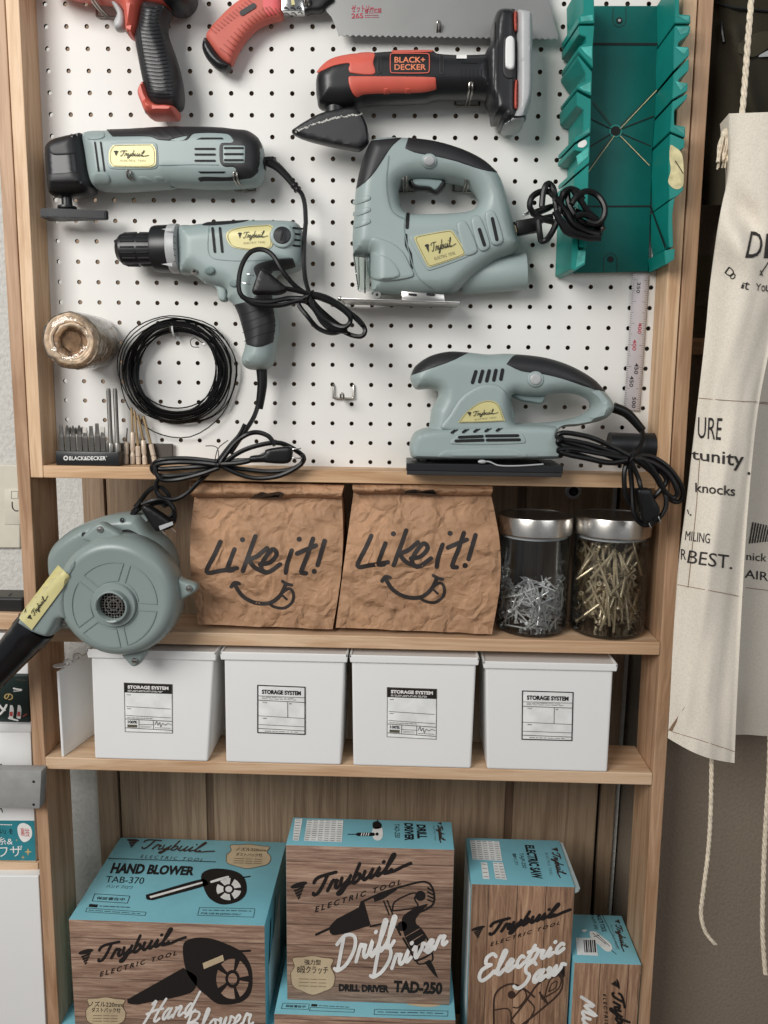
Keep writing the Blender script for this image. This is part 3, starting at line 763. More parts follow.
lx0, lx1 = UZ([(274,1014)], ZB2)[0][0], UZ([(455.5,1019)], ZB2)[0][0]
mb = carton(lx0, lx1, lf[1], .15, S4, ZB2-.0005, 'print_wood'); T_ = plane_z(ZB2-.0005)
frame_line(mb, T_, N_([(80,710),(172,713),(168,732),(74,729)]), .4, K)
text(mb, T_, N_([(90,715),(160,718),(158,727),(88,724)]), '保証書在中', K, .01)
mb.add(T_(np.array(poly(N_([(180,713),(200,714),(199,722),(178,721)]))), .0006), [(0,1,2,3)], K)
frame_line(mb, T_, N_([(176,724),(330,732),(328,742),(172,736)]), .4, K); micro(mb, T_, N_([(206,715),(320,722),(319,728),(205,722)]), 1, K, .5)
frame_line(mb, T_, N_([(400,732),(656,738),(655,756),(398,750)]), .4, K); micro(mb, T_, N_([(410,737),(640,742),(640,750),(410,745)]), 1, K, .6, seed=8)
patch(mb, T_, N_([(515,712),(560,722),(610,722),(640,710)]), 'badge', .0005, None, False)
logo(mb, plane_y(lf[1]), [(285,1050),(400,1030),(400,1060),(285,1085)], K, 2.3)
tag(mb.obj('tool_carton'), 'carton lying under the drill driver carton, only its blue top front strip showing', 'box')

# electric saw carton, tall
a = u1(471.5, 883.6, FB); b = u1(575, 887.5, FB); Z3 = (a[2]+b[2])/2
mb = carton(a[0], b[0], FB, .082, S4, Z3, 'print_wood_z'); S = plane_y(FB); T_ = plane_z(Z3)
logo(mb, S, O_([(42,372),(432,268),(412,352),(42,470)]), K, 2.9)
brush(mb, S, O_([(66,490),(398,402),(398,462),(76,580)]), 'Electric', 3.7, 'white_ink', .28)
brush(mb, S, O_([(205,520),(404,478),(404,540),(208,612)]), 'Saw', 3.7, 'white_ink', .28)
B_ = 'print_brown'
for ln, w_ in (([(130,770),(130,650),(150,610),(195,590),(240,605),(285,640)], 1.8), ([(208,640),(240,610),(255,640),(225,680),(205,680)], 1.4), ([(195,730),(250,660),(300,590),(370,550),(392,560),(385,620),(310,690),(240,745)], 1.8),
               ([(325,640),(345,575),(385,560),(380,605),(330,640)], 1.3), ([(340,620),(352,590),(372,580),(366,605),(340,620)], 1.0), ([(195,730),(235,760),(285,690),(260,650)], 1.5), ([(135,690),(190,690),(195,770)], 1.3)):
    ribbon(mb, S, O_(ln), w_, B_, .0006)
dot(mb, S, O_([(198,632)])[0], 4, B_)
for k in range(3): ribbon(mb, S, O_([(305+k*9,620+k*12),(318+k*10,650+k*10)]), 2, B_, .0006, False, False)
patch(mb, S, O_([(372,550,1),(402,512,1),(402,560,1),(388,575,1)]), K, .0006, None, False)
sheet(mb, T_, O_([(38,40),(150,44),(162,120),(48,114)]), 5, 9); sheet(mb, T_, O_([(80,124),(104,126),(114,190),(88,188)]), 1, 4); sheet(mb, T_, O_([(126,124),(164,126),(180,192),(136,188)]), 2, 6)
text(mb, T_, rotq(O_([(248,58),(284,60),(318,188),(276,186)])), 'ELECTRIC SAW', K, .04)
text(mb, T_, rotq(O_([(222,88),(242,90),(256,148),(236,146)])), 'TAJP-250', K, 0)
text(mb, T_, rotq(O_([(200,90),(214,92),(226,136),(210,134)])), '電動のこぎり', K, 0)
logo(mb, T_, rotq(O_([(322,66),(376,68),(412,186),(348,182)])), B_, 1.0)
mb.hexa([(b[0]+.001,FB+.001,Z3-.004),(b[0]+.010,FB+.006,Z3-.006),(b[0]+.008,FB+.006,Z3-.012),(b[0]+.001,FB+.001,Z3-.012),(b[0]+.001,.08,Z3-.002),(b[0]+.006,.08,Z3-.004),(b[0]+.004,.08,Z3-.012),(b[0]+.001,.08,Z3-.012)], 'carton_edge')
side = [(a[0]-.0006, FB+.004, Z3-.012), (a[0]-.0006, .075, Z3-.012), (a[0]-.0006, .075, S4+.01), (a[0]-.0006, FB+.004, S4+.01)]
mb.add(side, [(0,1,2,3)], 'paper_white')  # white panel on the left face, its lit look put into the colour
tag(mb.obj('tool_carton'), 'tall narrow electric saw carton with blue top, between the drill carton and the smallest carton', 'box')

# multi tool carton, low, far right
FB4 = -.06
a = u1(575.5, 963, FB4); b = u1(642.5, 964.5, FB4); Z4 = (a[2]+b[2])/2
mb = carton(a[0]-.002, b[0]-.0015, FB4, .06, S4, Z4, 'print_wood_z'); S = plane_y(FB4); T_ = plane_z(Z4)
logo(mb, S, rotq(O_([(545,570),(610,570),(680,860),(560,860)])), K, 2.4)
brush(mb, S, rotq(O_([(466,640),(510,640),(560,860),(480,860)])), 'Multi', 3.2, 'white_ink', .2)
logo(mb, T_, rotq(O_([(572,342),(612,344),(650,468),(602,468)])), B_, 1.0)
text(mb, T_, rotq(O_([(522,325),(540,326),(566,394),(546,392)])), 'MULTI TOOL', K, .02)
text(mb, T_, rotq(O_([(500,326),(512,327),(532,384),(518,382)])), 'TAMT-300', K, 0)
ribbon(mb, T_, O_([(545,325),(612,460)]), .5, K, .0005, False, False)
patch(mb, T_, O_([(498,392),(520,392),(545,410),(580,440),(582,464),(560,466),(530,440),(505,420)]), 'white_ink', .0006, None, False)
for ln in ([(510,398),(560,440)], [(525,400),(575,448)], [(515,412),(535,405)]): ribbon(mb, T_, O_(ln), .5, K, .0009)
patch(mb, T_, O_([(468,384),(488,384),(480,392),(472,392)]), 'white_ink', .0006, None, False); ribbon(mb, T_, O_([(580,462),(600,478)]), .5, K, .0006)
sheet(mb, T_, O_([(444,414),(520,416),(530,484),(450,480)]), 0, 0)
for k in range(6): ribbon(mb, T_, O_([(476+k*8,424),(480+k*8,472)]), 1.5 if k % 2 else .8, K, .0009, False, False)
tag(mb.obj('tool_carton'), 'smallest multi tool carton with a teal top, beside the right post', 'box')

# ================================================================ storage bins
def bin_label(q, dark, seed):
    f = quadmap(q)
    def Q(x0, y0, x1, y1): return [tuple(p) for p in f(np.array([(x0,y1),(x1,y1),(x1,y0),(x0,y0)], float))]
    def L(mb, S, x0, y0, x1, y1, w_=.45, m_='ink_soft', l_=.0014): ribbon(mb, S, [tuple(p) for p in f(np.array([(x0,y0),(x1,y1)], float))], w_, m_, l_, False, False)
    def build(mb, S):
        mb.add(S(np.array(Q(0,0,1,1)), .0006), [(0,1,2,3)], 'paper_white')
        if dark:
            frame_line(mb, S, Q(.01,.01,.99,.99), .5, 'ink_soft', .0010)
            mb.add(S(np.array(Q(0,.8,1,1)), .0009), [(0,1,2,3)], 'print_black')
            text(mb, S, Q(.08,.88,.92,.95), 'STORAGE SYSTEM', 'white_ink', .05, 0, .0013)
            micro(mb, S, Q(.08,.82,.8,.86), 2, 'white_ink', .45, .0013, seed)
            L(mb, S, .04, .52, .96, .50); L(mb, S, .04, .34, .96, .32); L(mb, S, .02, .27, .98, .25, .6); L(mb, S, .02, .09, .98, .07, .6)
            L(mb, S, .3, .26, .3, .08); L(mb, S, .6, .26, .6, .08); L(mb, S, .3, .17, .6, .17)
            text(mb, S, Q(.07,.18,.26,.24), '100%', 'print_black', .02, 0, .0013); mb.add(S(np.array(Q(.06,.1,.26,.155)), .0012), [(0,1,2,3)], 'ink_soft')
            micro(mb, S, Q(.06,.28,.6,.31), 1, 'ink_soft', .5, .0013, seed+1); micro(mb, S, Q(.33,.1,.56,.15), 2, 'ink_soft', .35, .0013, seed+2); micro(mb, S, Q(.63,.1,.95,.12), 1, 'ink_soft', .5, .0013, seed+2)
            ribbon(mb, S, [tuple(p) for p in f(np.array([(.63,.17),(.67,.24),(.69,.16),(.73,.22),(.75,.13),(.79,.2),(.84,.17),(.9,.2),(.97,.18)]))], .45, 'print_black', .0013)
            for x, y in ((.06,.76), (.06,.48)): L(mb, S, x, y, x+.08, y, .5)
        else:
            frame_line(mb, S, Q(.015,.015,.985,.985), 1.0, 'print_black', .0012)
            text(mb, S, Q(.1,.81,.9,.9), 'STORAGE SYSTEM', 'print_black', .045, 0, .0013)
            L(mb, S, .02, .77, .98, .77); L(mb, S, .02, .68, .98, .67, .6); L(mb, S, .02, .36, .98, .34); L(mb, S, .02, .18, .98, .17); L(mb, S, .02, .1, .98, .085, .6); L(mb, S, .63, .67, .63, .35)
            micro(mb, S, Q(.1,.7,.8,.76), 2, 'ink_soft', .4, .0013, seed)
            text(mb, S, Q(.11,.625,.2,.65), 'TITLE', 'print_black', 0, 0, .0013); text(mb, S, Q(.66,.62,.71,.645), 'NO', 'print_black', 0.02, 0, .0013); L(mb, S, .12, .315, .2, .315, .7)
            micro(mb, S, Q(.16,.035,.84,.07), 1, 'ink_soft', .5, .0013, seed+1)
    return build
def bin_(topL, topR, botL, botR, rimL, rimR, lab, label):
    fy = FR-.003; zt = S3+.148; bL = u1(*botL, fy); bR = u1(*botR, fy); zb = S3+.0004
    tL, tR = u1(*topL, fy), u1(*topR, fy); zt = (tL[2]+tR[2])/2; rl, rr_ = u1(*rimL, fy-.004), u1(*rimR, fy-.004)
    zr = (rl[2]+rr_[2])/2; y1 = fy+.125
    t = thing('storage_bin', ((bL[0]+bR[0])/2, fy+.06, zb), label, 'bin', 'white storage bins with stickers on the lower shelf')
    b = MB(); e = .004
    b.hexa([(tL[0],fy-.003,zt),(tR[0],fy-.003,zt),(bR[0],fy,zb),(bL[0],fy,zb),(tL[0],y1+.003,zt),(tR[0],y1+.003,zt),(bR[0],y1,zb),(bL[0],y1,zb)], 'white_plastic', .0035, 3)
    b.obj('bin_body', t)
    r = MB(); lipz = zt-.0005
    r.hexa([(rl[0],fy-.008,zr),(rr_[0],fy-.008,zr),(rr_[0]-.001,fy-.0075,lipz),(rl[0]+.001,fy-.0075,lipz),(rl[0],y1+.008,zr),(rr_[0],y1+.008,zr),(rr_[0]-.001,y1+.0075,lipz),(rl[0]+.001,y1+.0075,lipz)], 'white_plastic', .0015, 2)
    zc = zr+.0022; xa, xb, ya, yd, w_ = rl[0], rr_[0], fy-.008, y1+.008, .0032
    for bx in ((xa, xb, ya, ya+w_), (xa, xb, yd-w_, yd), (xa, xa+w_, ya, yd), (xb-w_, xb, ya, yd)): r.box(*bx, zr-.002, zc, 'white_plastic', .0008)
    r.box(xa+w_, xb-w_, ya+w_, yd-w_, zr-.001, zr+.0002, 'bin_recess' if 'bin_recess' in MATS else (plain('bin_recess', (214,208,202), .5, 0, .01) and 'bin_recess'))
    r.obj('rim', t)
    def S(p, lift=0.0):                     # front of the bin leans back slightly
        W = UY(p, fy); k = (W[:,2]-zb)/(zt-zb); out = CAM+dirs(p)*((fy-.003*k-CAM[1])/dirs(p)[:,1])[:,None]; out[:,1] -= lift; return out
    lm = MB(); lab(lm, S); lm.obj('label_sticker', t)
K1 = crop(30, 620, 2.4); L1 = crop(340, 620, 2.2588); c1 = crop(115, 675, 9.6); c2 = crop(250, 675, 10.97); c4 = crop(500, 675, 7.68)
bins = [(K1([(148,86),(443,94),(155,329),(427,342),(138,71),(448,79)]), bin_label(c1([(86,70),(553,86),(556,560),(95,545)]), True, 11), 'white storage bin with a black-headed sticker, beneath the grey blower'),
        (K1([(467,91),(756,98),(470,335),(746,346),(457,76),(763,86)]), bin_label(c2([(78,100),(612,122),(612,655),(78,634)]), False, 21), 'white storage bin with a black framed sticker, second from the loose white lid'),
        (L1([(27,91),(307,99),(30,325),(296,339),(22,79),(314,88)]), bin_label(L1([(106,151),(219,155),(218,270),(105,264)]), True, 31), 'white storage bin with a black-headed sticker, directly below the inner paper bag'),
        (L1([(329,103),(616,114),(332,336),(604,348),(323,92),(626,104)]), bin_label(c4([(166,114),(566,126),(556,506),(162,496)]), False, 41), 'white storage bin with a black framed sticker, beneath the two glass jars')]
for pts, lab, l in bins:
    p = [q[:2] for q in pts]; bin_(p[0], p[1], p[2], p[3], p[4], p[5], lab, l)
# loose lid standing on edge at the left end
b6 = crop(0, 600, 4.8)
f0 = u1(*b6([(300,745)])[0][:2], FR+.002); f1 = u1(*b6([(316,345)])[0][:2], FR+.002)
t = thing('bin_lid', f0, 'loose white bin lid standing on edge between the left post and the first bin', 'lid')
m_ = MB(); zt = f1[2]; dx = .018
m_.hexa([(f0[0]-.002,FR+.002,zt),(f0[0]+.0022,FR+.002,zt),(f0[0]+.0022,FR+.002,S3),(f0[0]-.002,FR+.002,S3),
         (f0[0]-.002+dx,FR+.092,zt+.006),(f0[0]+.0022+dx,FR+.092,zt+.006),(f0[0]+.0022+dx,FR+.092,S3),(f0[0]-.002+dx,FR+.092,S3)], 'white_plastic', .0012)
m_.obj('lid_panel', t)
m_ = MB(); m_.lathe([(0,0),(.010,0),(.0102,.0012),(.0,.0016)], (f0[0]-.001,FR+.012,zt+.006), (0,0,1), 'white_plastic', 24)
m_.tube([(f0[0]+.003,FR+.02,zt-.001),(f0[0]+.003,FR+.024,zt+.008),(f0[0]+.006,FR+.03,zt+.009),(f0[0]+.007,FR+.036,zt+.002)], .0028, 'white_plastic', 8)
m_.tube([(f0[0]+.008,FR+.045,zt-.001),(f0[0]+.008,FR+.05,zt+.010),(f0[0]+.011,FR+.056,zt+.010),(f0[0]+.012,FR+.062,zt+.003)], .0028, 'white_plastic', 8)
m_.obj('catch', t)

# ================================================================ paper bags
from mathutils import noise as mnoise
def paper_bag(C, TL, TR, BR, BL, bulge, fold, tape, shift, seed, label):
    fy = -.044; q = C([TL, TR, BR, BL]); f = quadmap([p[:2] for p in q]); NU, NV = 44, 52; vs = []; dep = .088
    t = thing('paper_bag', u1(*C([((BL[0]+BR[0])/2, (BL[1]+BR[1])/2)])[0], fy), label, 'bag', 'crumpled kraft bags with a grin on the middle shelf')
    b = MB(); uv = np.array([(i/NU, 1-j/NV) for j in range(NV+1) for i in range(NU+1)]); P = f(uv)
    for k, (u, v) in enumerate(uv):         # outline that bellies and pinches
        P[k][0] += bulge[0]*math.sin(math.pi*(1-v))*(1-u)+bulge[1]*math.sin(math.pi*(1-v))*u
    W = UY(P, fy)
    for k, (u, v) in enumerate(uv):
        s = Vector((W[k][0]*9+seed, W[k][2]*9, seed)); e = min(u, 1-u, v*1.3+.05, 1)
        cr_ = abs(mnoise.noise(s*1.6))*.006+abs(mnoise.noise(s*3.7+Vector((3,1,7))))*.0042+abs(mnoise.noise(s*7.5+Vector((1,9,2))))*.0022+mnoise.noise(s*8)*.0012
        W[k][1] = fy-.006*math.sin(math.pi*u)*math.sin(math.pi*min(1, (1-v)+.15))+cr_*.9-.004*(1-v)+.030*max(0, v-.55)*(1 if v > .55 else 0)
    W[:, 2] = np.maximum(W[:, 2], S2+.0004)
    back = W.copy(); back[:, 1] = np.maximum(.040, 0)-(uv[:, 1] > .6)*(uv[:, 1]-.6)*.06
    n = len(W); w1 = NU+1
    fs = [(j*w1+i, j*w1+i+1, (j+1)*w1+i+1, (j+1)*w1+i) for j in range(NV) for i in range(NU)]
    allv = list(W)+list(back); fs2 = fs+[tuple(i+n for i in q_[::-1]) for q_ in fs]
    for j in range(NV):
        for c in (0, NU):
            fs2.append((j*w1+c, (j+1)*w1+c, (j+1)*w1+c+n, j*w1+c+n))
    for i in range(NU):
        for r_ in (0, NV): fs2.append((r_*w1+i, r_*w1+i+1, r_*w1+i+1+n, r_*w1+i+n))
    b.add(allv, fs2, 'kraft', True)
    hs = hit(b)
    I_ = lambda pts: C([(p[0]+shift[0], p[1]+shift[1]) for p in pts])
    for ln in ([(97,196),(84,225),(64,268),(95,266),(137,259)], [(131,214),(121,240),(114,263),(127,264)], [(181,183),(166,225),(151,266)], [(209,211),(186,230),(168,240),(180,258),(206,270)],
               [(192,250),(216,245),(232,226),(222,214),(202,238),(195,260),(212,269),(240,250)], [(268,217),(257,250),(254,270)], [(319,189),(305,230),(291,268),(302,271)], [(281,224),(326,205)], [(347,194),(330,252)]):
        ribbon(b, hs, I_(ln), 4.4, 'kraft_ink', .0006)
    for c in ((150,191), (286,190), (322,267)): dot(b, hs, I_([c])[0], 2.6, 'kraft_ink', .0006)
    for ln, w_ in (([(123,304),(131,294),(142,296)], 3.6), ([(132,300),(150,326),(180,342),(215,343),(240,325),(254,298)], 4.0), ([(246,291),(256,297),(268,300)], 3.2), ([(213,343),(226,352),(250,355),(269,341),(272,320),(262,308),(246,318)], 2.9), ([(243,322),(256,334)], 2.2)):
        ribbon(b, hs, I_(ln), w_, 'kraft_ink', .0006)
    b.obj('bag_body', t, 60, False)
    r = MB(); fq = C(fold); n = 30
    fu = quadmap([p[:2] for p in fq]); vs = []
    for j in range(9):
        v = 1-j/8
        A = UY(fu(np.array([(i/n, v) for i in range(n+1)])), fy)
        for i in range(n+1):
            s = Vector((A[i][0]*16+seed*3, j*.2, seed))
            A[i][1] = fy+.010-.019*math.sin(math.pi*(.12+.8*j/8))+mnoise.noise(s)*.004; A[i][2] += mnoise.noise(s*.7)*.0022
        vs += list(A)
    bk = [np.array([p[0], fy+.034, p[2]]) for p in vs]; m0 = len(vs)
    fs = [(j*(n+1)+i, j*(n+1)+i+1, (j+1)*(n+1)+i+1, (j+1)*(n+1)+i) for j in range(8) for i in range(n)]
    fs2 = fs+[tuple(i+m0 for i in q_[::-1]) for q_ in fs]+[(j*(n+1)+c, (j+1)*(n+1)+c, (j+1)*(n+1)+c+m0, j*(n+1)+c+m0) for j in range(8) for c in (0, n)]+[(r_*(n+1)+i, r_*(n+1)+i+1, r_*(n+1)+i+1+m0, r_*(n+1)+i+m0) for r_ in (0, 8) for i in range(n)]
    r.add(vs+bk, fs2, 'kraft', True); r.obj('rolled_top', t, 60, False)
    tp = MB(); h2 = hit(r); patch(tp, h2, C([(x, y-3, 1) for x, y, *_ in tape]), 'black_plastic', .0030, 1.5, True, 3); tp.obj('tape', t)
I1 = crop(180, 460, 2.4)
paper_bag(I1, (30,72), (384,66), (366,406), (46,393), (-6,6), [(24,54),(394,60),(385,94),(29,90)], [(168,92,1),(232,88,1),(245,92,1),(243,102,1),(180,101,1)], (0,0), 1.3, 'kraft paper bag printed Like it! standing next to the grey blower')
paper_bag(I1, (416,72), (744,66), (748,417), (374,401), (0,10), [(414,56),(750,60),(747,88),(417,80)], [(526,79,1),(580,78,1),(626,82,1),(600,90,1),(540,86,1)], (362,-14), 5.1, 'kraft paper bag printed Like it! standing next to the glass jars')

# ================================================================ glass jars
def jar(px, half, yc, lidb, lidt, label):
    zb = S2+.0003; c = u1(px, 600, yc); ro = half/(F/(yc-CAM[1]))*1.0; zl = u1(px, lidb, yc-ro)[2]; zt = u1(px, lidt, yc-ro)[2]
    cx = u1(px, 560, yc)[0]; org = (cx, yc, zb)
    t = thing('glass_jar', org, label, 'jar', 'glass jars with steel lids on the middle shelf')
    g = MB(); R = ro*.972; H = zl-zb
    g.lathe([(R*.86,.0),(R*.97,.003),(R,.009),(R,H*.9),(R*.985,H-.004),(R*.96,H+.004)], org, (0,0,1), 'jar_glass', 56)
    g.lathe([(R*.8,.0045),(R*.93,.006),(R*.955,.012),(R*.955,H*.9),(R*.93,H+.002)], org, (0,0,1), 'jar_glass', 56)
    g.obj('glass_body', t, 60)
    l = MB(); k = zt-zb
    l.lathe([(ro*.99,H-.001),(ro*1.006,H+.0006),(ro*1.006,k-.0022),(ro*.99,k),(ro*.95,k+.0002),(ro*.93,k-.0012),(.0005,k-.0012)], org, (0,0,1), 'brushed_steel', 64)
    l.lathe([(ro*.90,H-.006),(ro*.90,H-.0005),(.0005,H-.0005)], org, (0,0,1), 'light_grey', 40)
    l.obj('lid', t, 30)
    return org, R*.93, H
J1 = jar(533.4, 37.2, .0045, 538.3, 520.4, 'glass jar partly filled with loose silver nails')
J2 = jar(609.8, 38.4, .0035, 539.6, 520.9, 'glass jar filled almost to the lid with long brassy screws')
def nail():
    b = MB(); b.tube([(0,0,0),(0,0,.004),(0,0,.036)], [.0002,.0013,.0013], 'nail_steel', 6, False, 1, False)
    b.lathe([(.0030,.036),(.0031,.0368),(.0012,.0372),(.0001,.0372)], (0,0,0), (0,0,1), 'nail_steel', 10); return b.obj('nail', None)
def screw():
    b = MB(); pts = []; rad = []
    for k in range(29):
        z = k*.0014; pts.append((0,0,z)); rad.append(.0004 if k == 0 else (.0026 if k % 2 else .0018))
    pts += [(0,0,.055)]; rad += [.0019]
    N = len(pts); prof = [(rad[i], pts[i][2]) for i in range(N)]
    b.lathe(prof, (0,0,0), (0,0,1), 'screw_zinc', 7)
    b.lathe([(.0016,.055),(.0040,.0582),(.0041,.0588),(.0001,.0588)], (0,0,0), (0,0,1), 'screw_zinc', 10)
    for a in (0, 1): b.box(*((-.0022,.0022,-.0005,.0005) if a else (-.0005,.0005,-.0022,.0022)), .0586, .0590, 'slot')
    return b.obj('screw', None)
def heap(proto, L, org, R, h0, h1, count, label, group, tilt, seed):
    rr = random.Random(seed); tag(proto, label, 'nail' if proto.name.startswith('nail') else 'screw', group); n = 0; tries = 0
    while n < count and tries < 60000:
        tries += 1
        ph = rr.uniform(0, 2*math.pi); th = rr.uniform(*tilt); d = Vector((math.sin(th)*math.cos(ph), math.sin(th)*math.sin(ph), math.cos(th)))
        if rr.random() < .5: d = -d
        rad = R*math.sqrt(rr.random()); a = rr.uniform(0, 2*math.pi); z = h0+(h1-h0)*rr.random()
        p = Vector((rad*math.cos(a), rad*math.sin(a), z)); e = p+d*L
        if e.xy.length > R-.003 or not (h0 < e.z < h1): continue
        if n > count*.35 and max(p.xy.length, e.xy.length) < R*.72: continue       # keep most of them near the glass
        o = proto if n == 0 else proto.copy()
        if n: COL.objects.link(o)
        o.location = Vector(org)+p; o.rotation_mode = 'QUATERNION'; o.rotation_quaternion = Vector((0,0,1)).rotation_difference(d); n += 1
heap(nail(), .0372, J1[0], J1[1], .007, .078, 190, 'silver nail lying loose in the half filled glass jar', 'loose nails in the half filled jar', (.3, 1.5), 3)
heap(screw(), .0588, J2[0], J2[1], .007, J2[2]-.008, 120, 'long brassy screw lying loose in the full glass jar', 'loose screws in the full jar', (.15, 1.2), 5)
# ================================================================ tools on the pegboard
A = crop(0, 0, 2.4); A1 = crop(30, 110, 4.8); A2 = crop(170, 120, 5.486); B = crop(280, 0, 2.743); J = crop(320, 110, 2.4); D = crop(528, 0, 3.2)
E_ = crop(20, 190, 2.56); F_ = crop(0, 360, 2.4); G = crop(380, 320, 2.4); H = crop(0, 470, 3.2); X1 = crop(500, 170, 6.4); X2 = crop(140, 430, 4.267)
X3 = crop(230, 230, 5.12); X4 = crop(540, 400, 4.8); X5 = crop(80, 0, 6.4); X6 = crop(190, 0, 5.12); X7 = crop(30, 295, 3.491); X8 = crop(40, 380, 5.486); X9 = crop(60, 500, 4.8)
def cable(mb, C, pts, y, r, mat='cord_black', wob=.003, n=7, sub=4, seed=0):
    """tube along photograph points at depth y (a number, or first and last depth)"""
    rr = random.Random(seed+len(pts)); N = len(pts); ys = np.linspace(y[0], y[1], N) if isinstance(y, tuple) and len(y) == 2 else (np.array(y) if isinstance(y, (list, tuple)) else np.full(N, y))
    P = [UY([q[:2]], yy+rr.uniform(-wob, wob))[0] for q, yy in zip(C(pts), ys)]
    return mb.tube(P, r, mat, n, False, sub)
def plug(parent, C, face, back, side, y, T, pins, name='plug'):
    """mains plug: body outline, two flat pins"""
    b = MB(); Bd = Body(C(side), T, .004, y, (), .3, 4, .006, .003); Bd.mesh(b, 'cord_black')
    for k in range(3):
        pass
    for p in pins:
        a, e = [UY([q], y)[0] for q in C(p)]
        d = (e-a)/np.linalg.norm(e-a); pr = np.array([0, 1., 0]); w_ = .0030; u = np.cross(d, pr)
        b.hexa([a+pr*w_-u*.0008, e+pr*w_-u*.0008, e-pr*w_-u*.0008, a-pr*w_-u*.0008, a+pr*w_+u*.0008, e+pr*w_+u*.0008, e-pr*w_+u*.0008, a-pr*w_+u*.0008], 'chrome', .0004)
    return b.obj(name, parent)
def screw_head(mb, surf, c, r, lift=.001):
    dot(mb, surf, c, r, 'steel', lift, 14); ribbon(mb, surf, [(c[0]-r*.5, c[1]), (c[0]+r*.5, c[1])], r*.25, 'slot', lift+.0003, False, False); ribbon(mb, surf, [(c[0], c[1]-r*.5), (c[0], c[1]+r*.5)], r*.25, 'slot', lift+.0003, False, False)
def nameplate(parent, surf, px, q, w_, lift=.0011, sub=True):
    b = MB(); patch(b, surf, px, 'gold', lift, 3.0, True, 5)
    L = cr(px, 5); c = L.mean(0); ins = c+(L-c)*.93
    if sub: ribbon(b, surf, [tuple(p) for p in ins]+[tuple(ins[0])], .35, 'ink_soft', lift+.0008, False, False)
    logo(b, surf, q, 'ink', w_, sub, lift+.0009); return b.obj('nameplate', parent)
def hook(px, py, half, depth, label, grp='pegboard hooks', drop=9):
    """wire double hook: two legs from the board, a cross bar and a prong coming forward"""
    c = u1(px, py, -.003); r = .0016; b = MB(); x = half/640
    b.tube([(c[0]-x, .003, c[2]+drop/640), (c[0]-x, -.003, c[2]+drop/640), (c[0]-x, -.0045, c[2]+.004), (c[0]-x+.001, -.0045, c[2]), (c[0], -.0045, c[2]-.0005), (c[0]+x-.001, -.0045, c[2]), (c[0]+x, -.0045, c[2]+.004), (c[0]+x, -.003, c[2]+drop/640), (c[0]+x, .003, c[2]+drop/640)], r, 'hook_steel', 8, False, 4)
    b.tube([(c[0]-.0022, -.005, c[2]), (c[0]-.0022, -depth*.6, c[2]-.003), (c[0]-.0022, -depth+.004, c[2]-.001), (c[0]-.002, -depth, c[2]+.006), (c[0], -depth, c[2]+.0075), (c[0]+.002, -depth, c[2]+.006), (c[0]+.0022, -depth+.004, c[2]-.001), (c[0]+.0022, -depth*.6, c[2]-.003), (c[0]+.0022, -.005, c[2])], r*.95, 'hook_steel', 8, False, 4)
    return tag(b.obj('pegboard_hook'), label, 'hook', grp)

# ---------------------------------------------------------------- multi tool
y0 = -.041
t = thing('oscillating_tool', u1(160, 160, y0), 'grey green oscillating multi tool with black head and sanding foot, below the red driver', 'power tool')
o = A1([(248,112),(300,98),(370,92),(480,88),(600,80),(700,76)])+A2([(60,36),(180,36),(290,41),(360,50),(425,58),(478,92),(500,130),(508,170),(512,230),(506,300),(490,336),(460,352),(400,360),(300,366),(200,366),(100,362),(0,356)])+A1([(680,366),(600,372),(480,380),(400,382),(330,378),(298,362),(276,310),(260,210)])
Bd = Body(o, .066, .026, y0, (), .1); b = MB(); Bd.mesh(b, 'teal_grey')
pad(b, Bd, A1([(266,106),(335,99),(356,108),(358,128),(335,140),(280,140)]), 'teal_grey', .0016, 1.6)
pad(b, Bd, A1([(288,305),(362,300),(385,325),(382,358),(350,378),(318,372),(296,350)]), 'teal_grey', .0022, 2.2)
for k in range(2): pad(b, Bd, A1([(520+k*75,325),(560+k*75,322),(600+k*75,358),(560+k*75,362)]), 'teal_grey', .0014, 1.5)
ribbon(b, Bd, A1([(600,265),(768,262)])+A2([(120,244),(265,246)]), .9, 'teal_grey_dark', .0004, True, False)
for x in (312, 340): ribbon(b, Bd, A1([(x,156),(x+18,292)]), 1.7, 'slot', .0005, True, False)
pad(b, Bd, A1([(372,206),(392,160),(598,156),(614,190),(614,270),(588,286),(392,284),(372,262)]), 'teal_grey', .0012, 1.4)
for y in (159, 190, 224): ribbon(b, Bd, A2([(140,y),(246,y)]), 2.0, 'slot', .0006, True, False)
b.obj('housing', t)
b = MB(); pad(b, Bd, A1([(366,93,1),(395,127,1),(570,127),(622,144),(730,146),(752,124)])+A2([(0,110),(90,110),(132,74),(310,76),(347,110),(338,124),(284,126),(272,144),(274,226),(298,256),(346,258),(362,276),(336,312),(160,314),(182,364,1),(300,366,1),(400,361,1),(462,352),(490,336),(506,300),(512,230),(508,170),(500,130),(478,92),(425,58),(360,50),(290,41,1),(180,36,1),(60,36,1)])+A1([(700,77,1),(600,81,1),(480,89,1)]), 'rubber', .0014, 1.2)
for q in ([(600,95),(640,128)], [(640,90),(690,132)], [(700,86),(735,120)]): ribbon(b, Bd, A1(q), .8, 'black_plastic', .002, False, False)
pad(b, Bd, A2([(172,96,1),(286,96,1),(296,106,1),(142,107,1)]), 'slot', .0014, .6); pad(b, Bd, A2([(152,282,1),(306,282,1),(298,292,1),(166,293,1)]), 'slot', .0014, .6)
b.obj('rubber_grip', t)
b = MB(); pad(b, Bd, A2([(292,145),(300,140),(408,142),(415,150),(413,236),(405,241),(300,240),(292,232)]), 'teal_grey', .0030, 1.2)
for y in (158, 191, 224): ribbon(b, Bd, A2([(304,y),(402,y)]), 2.2, 'slot', .0035, True, False)
b.obj('vent_grille', t)
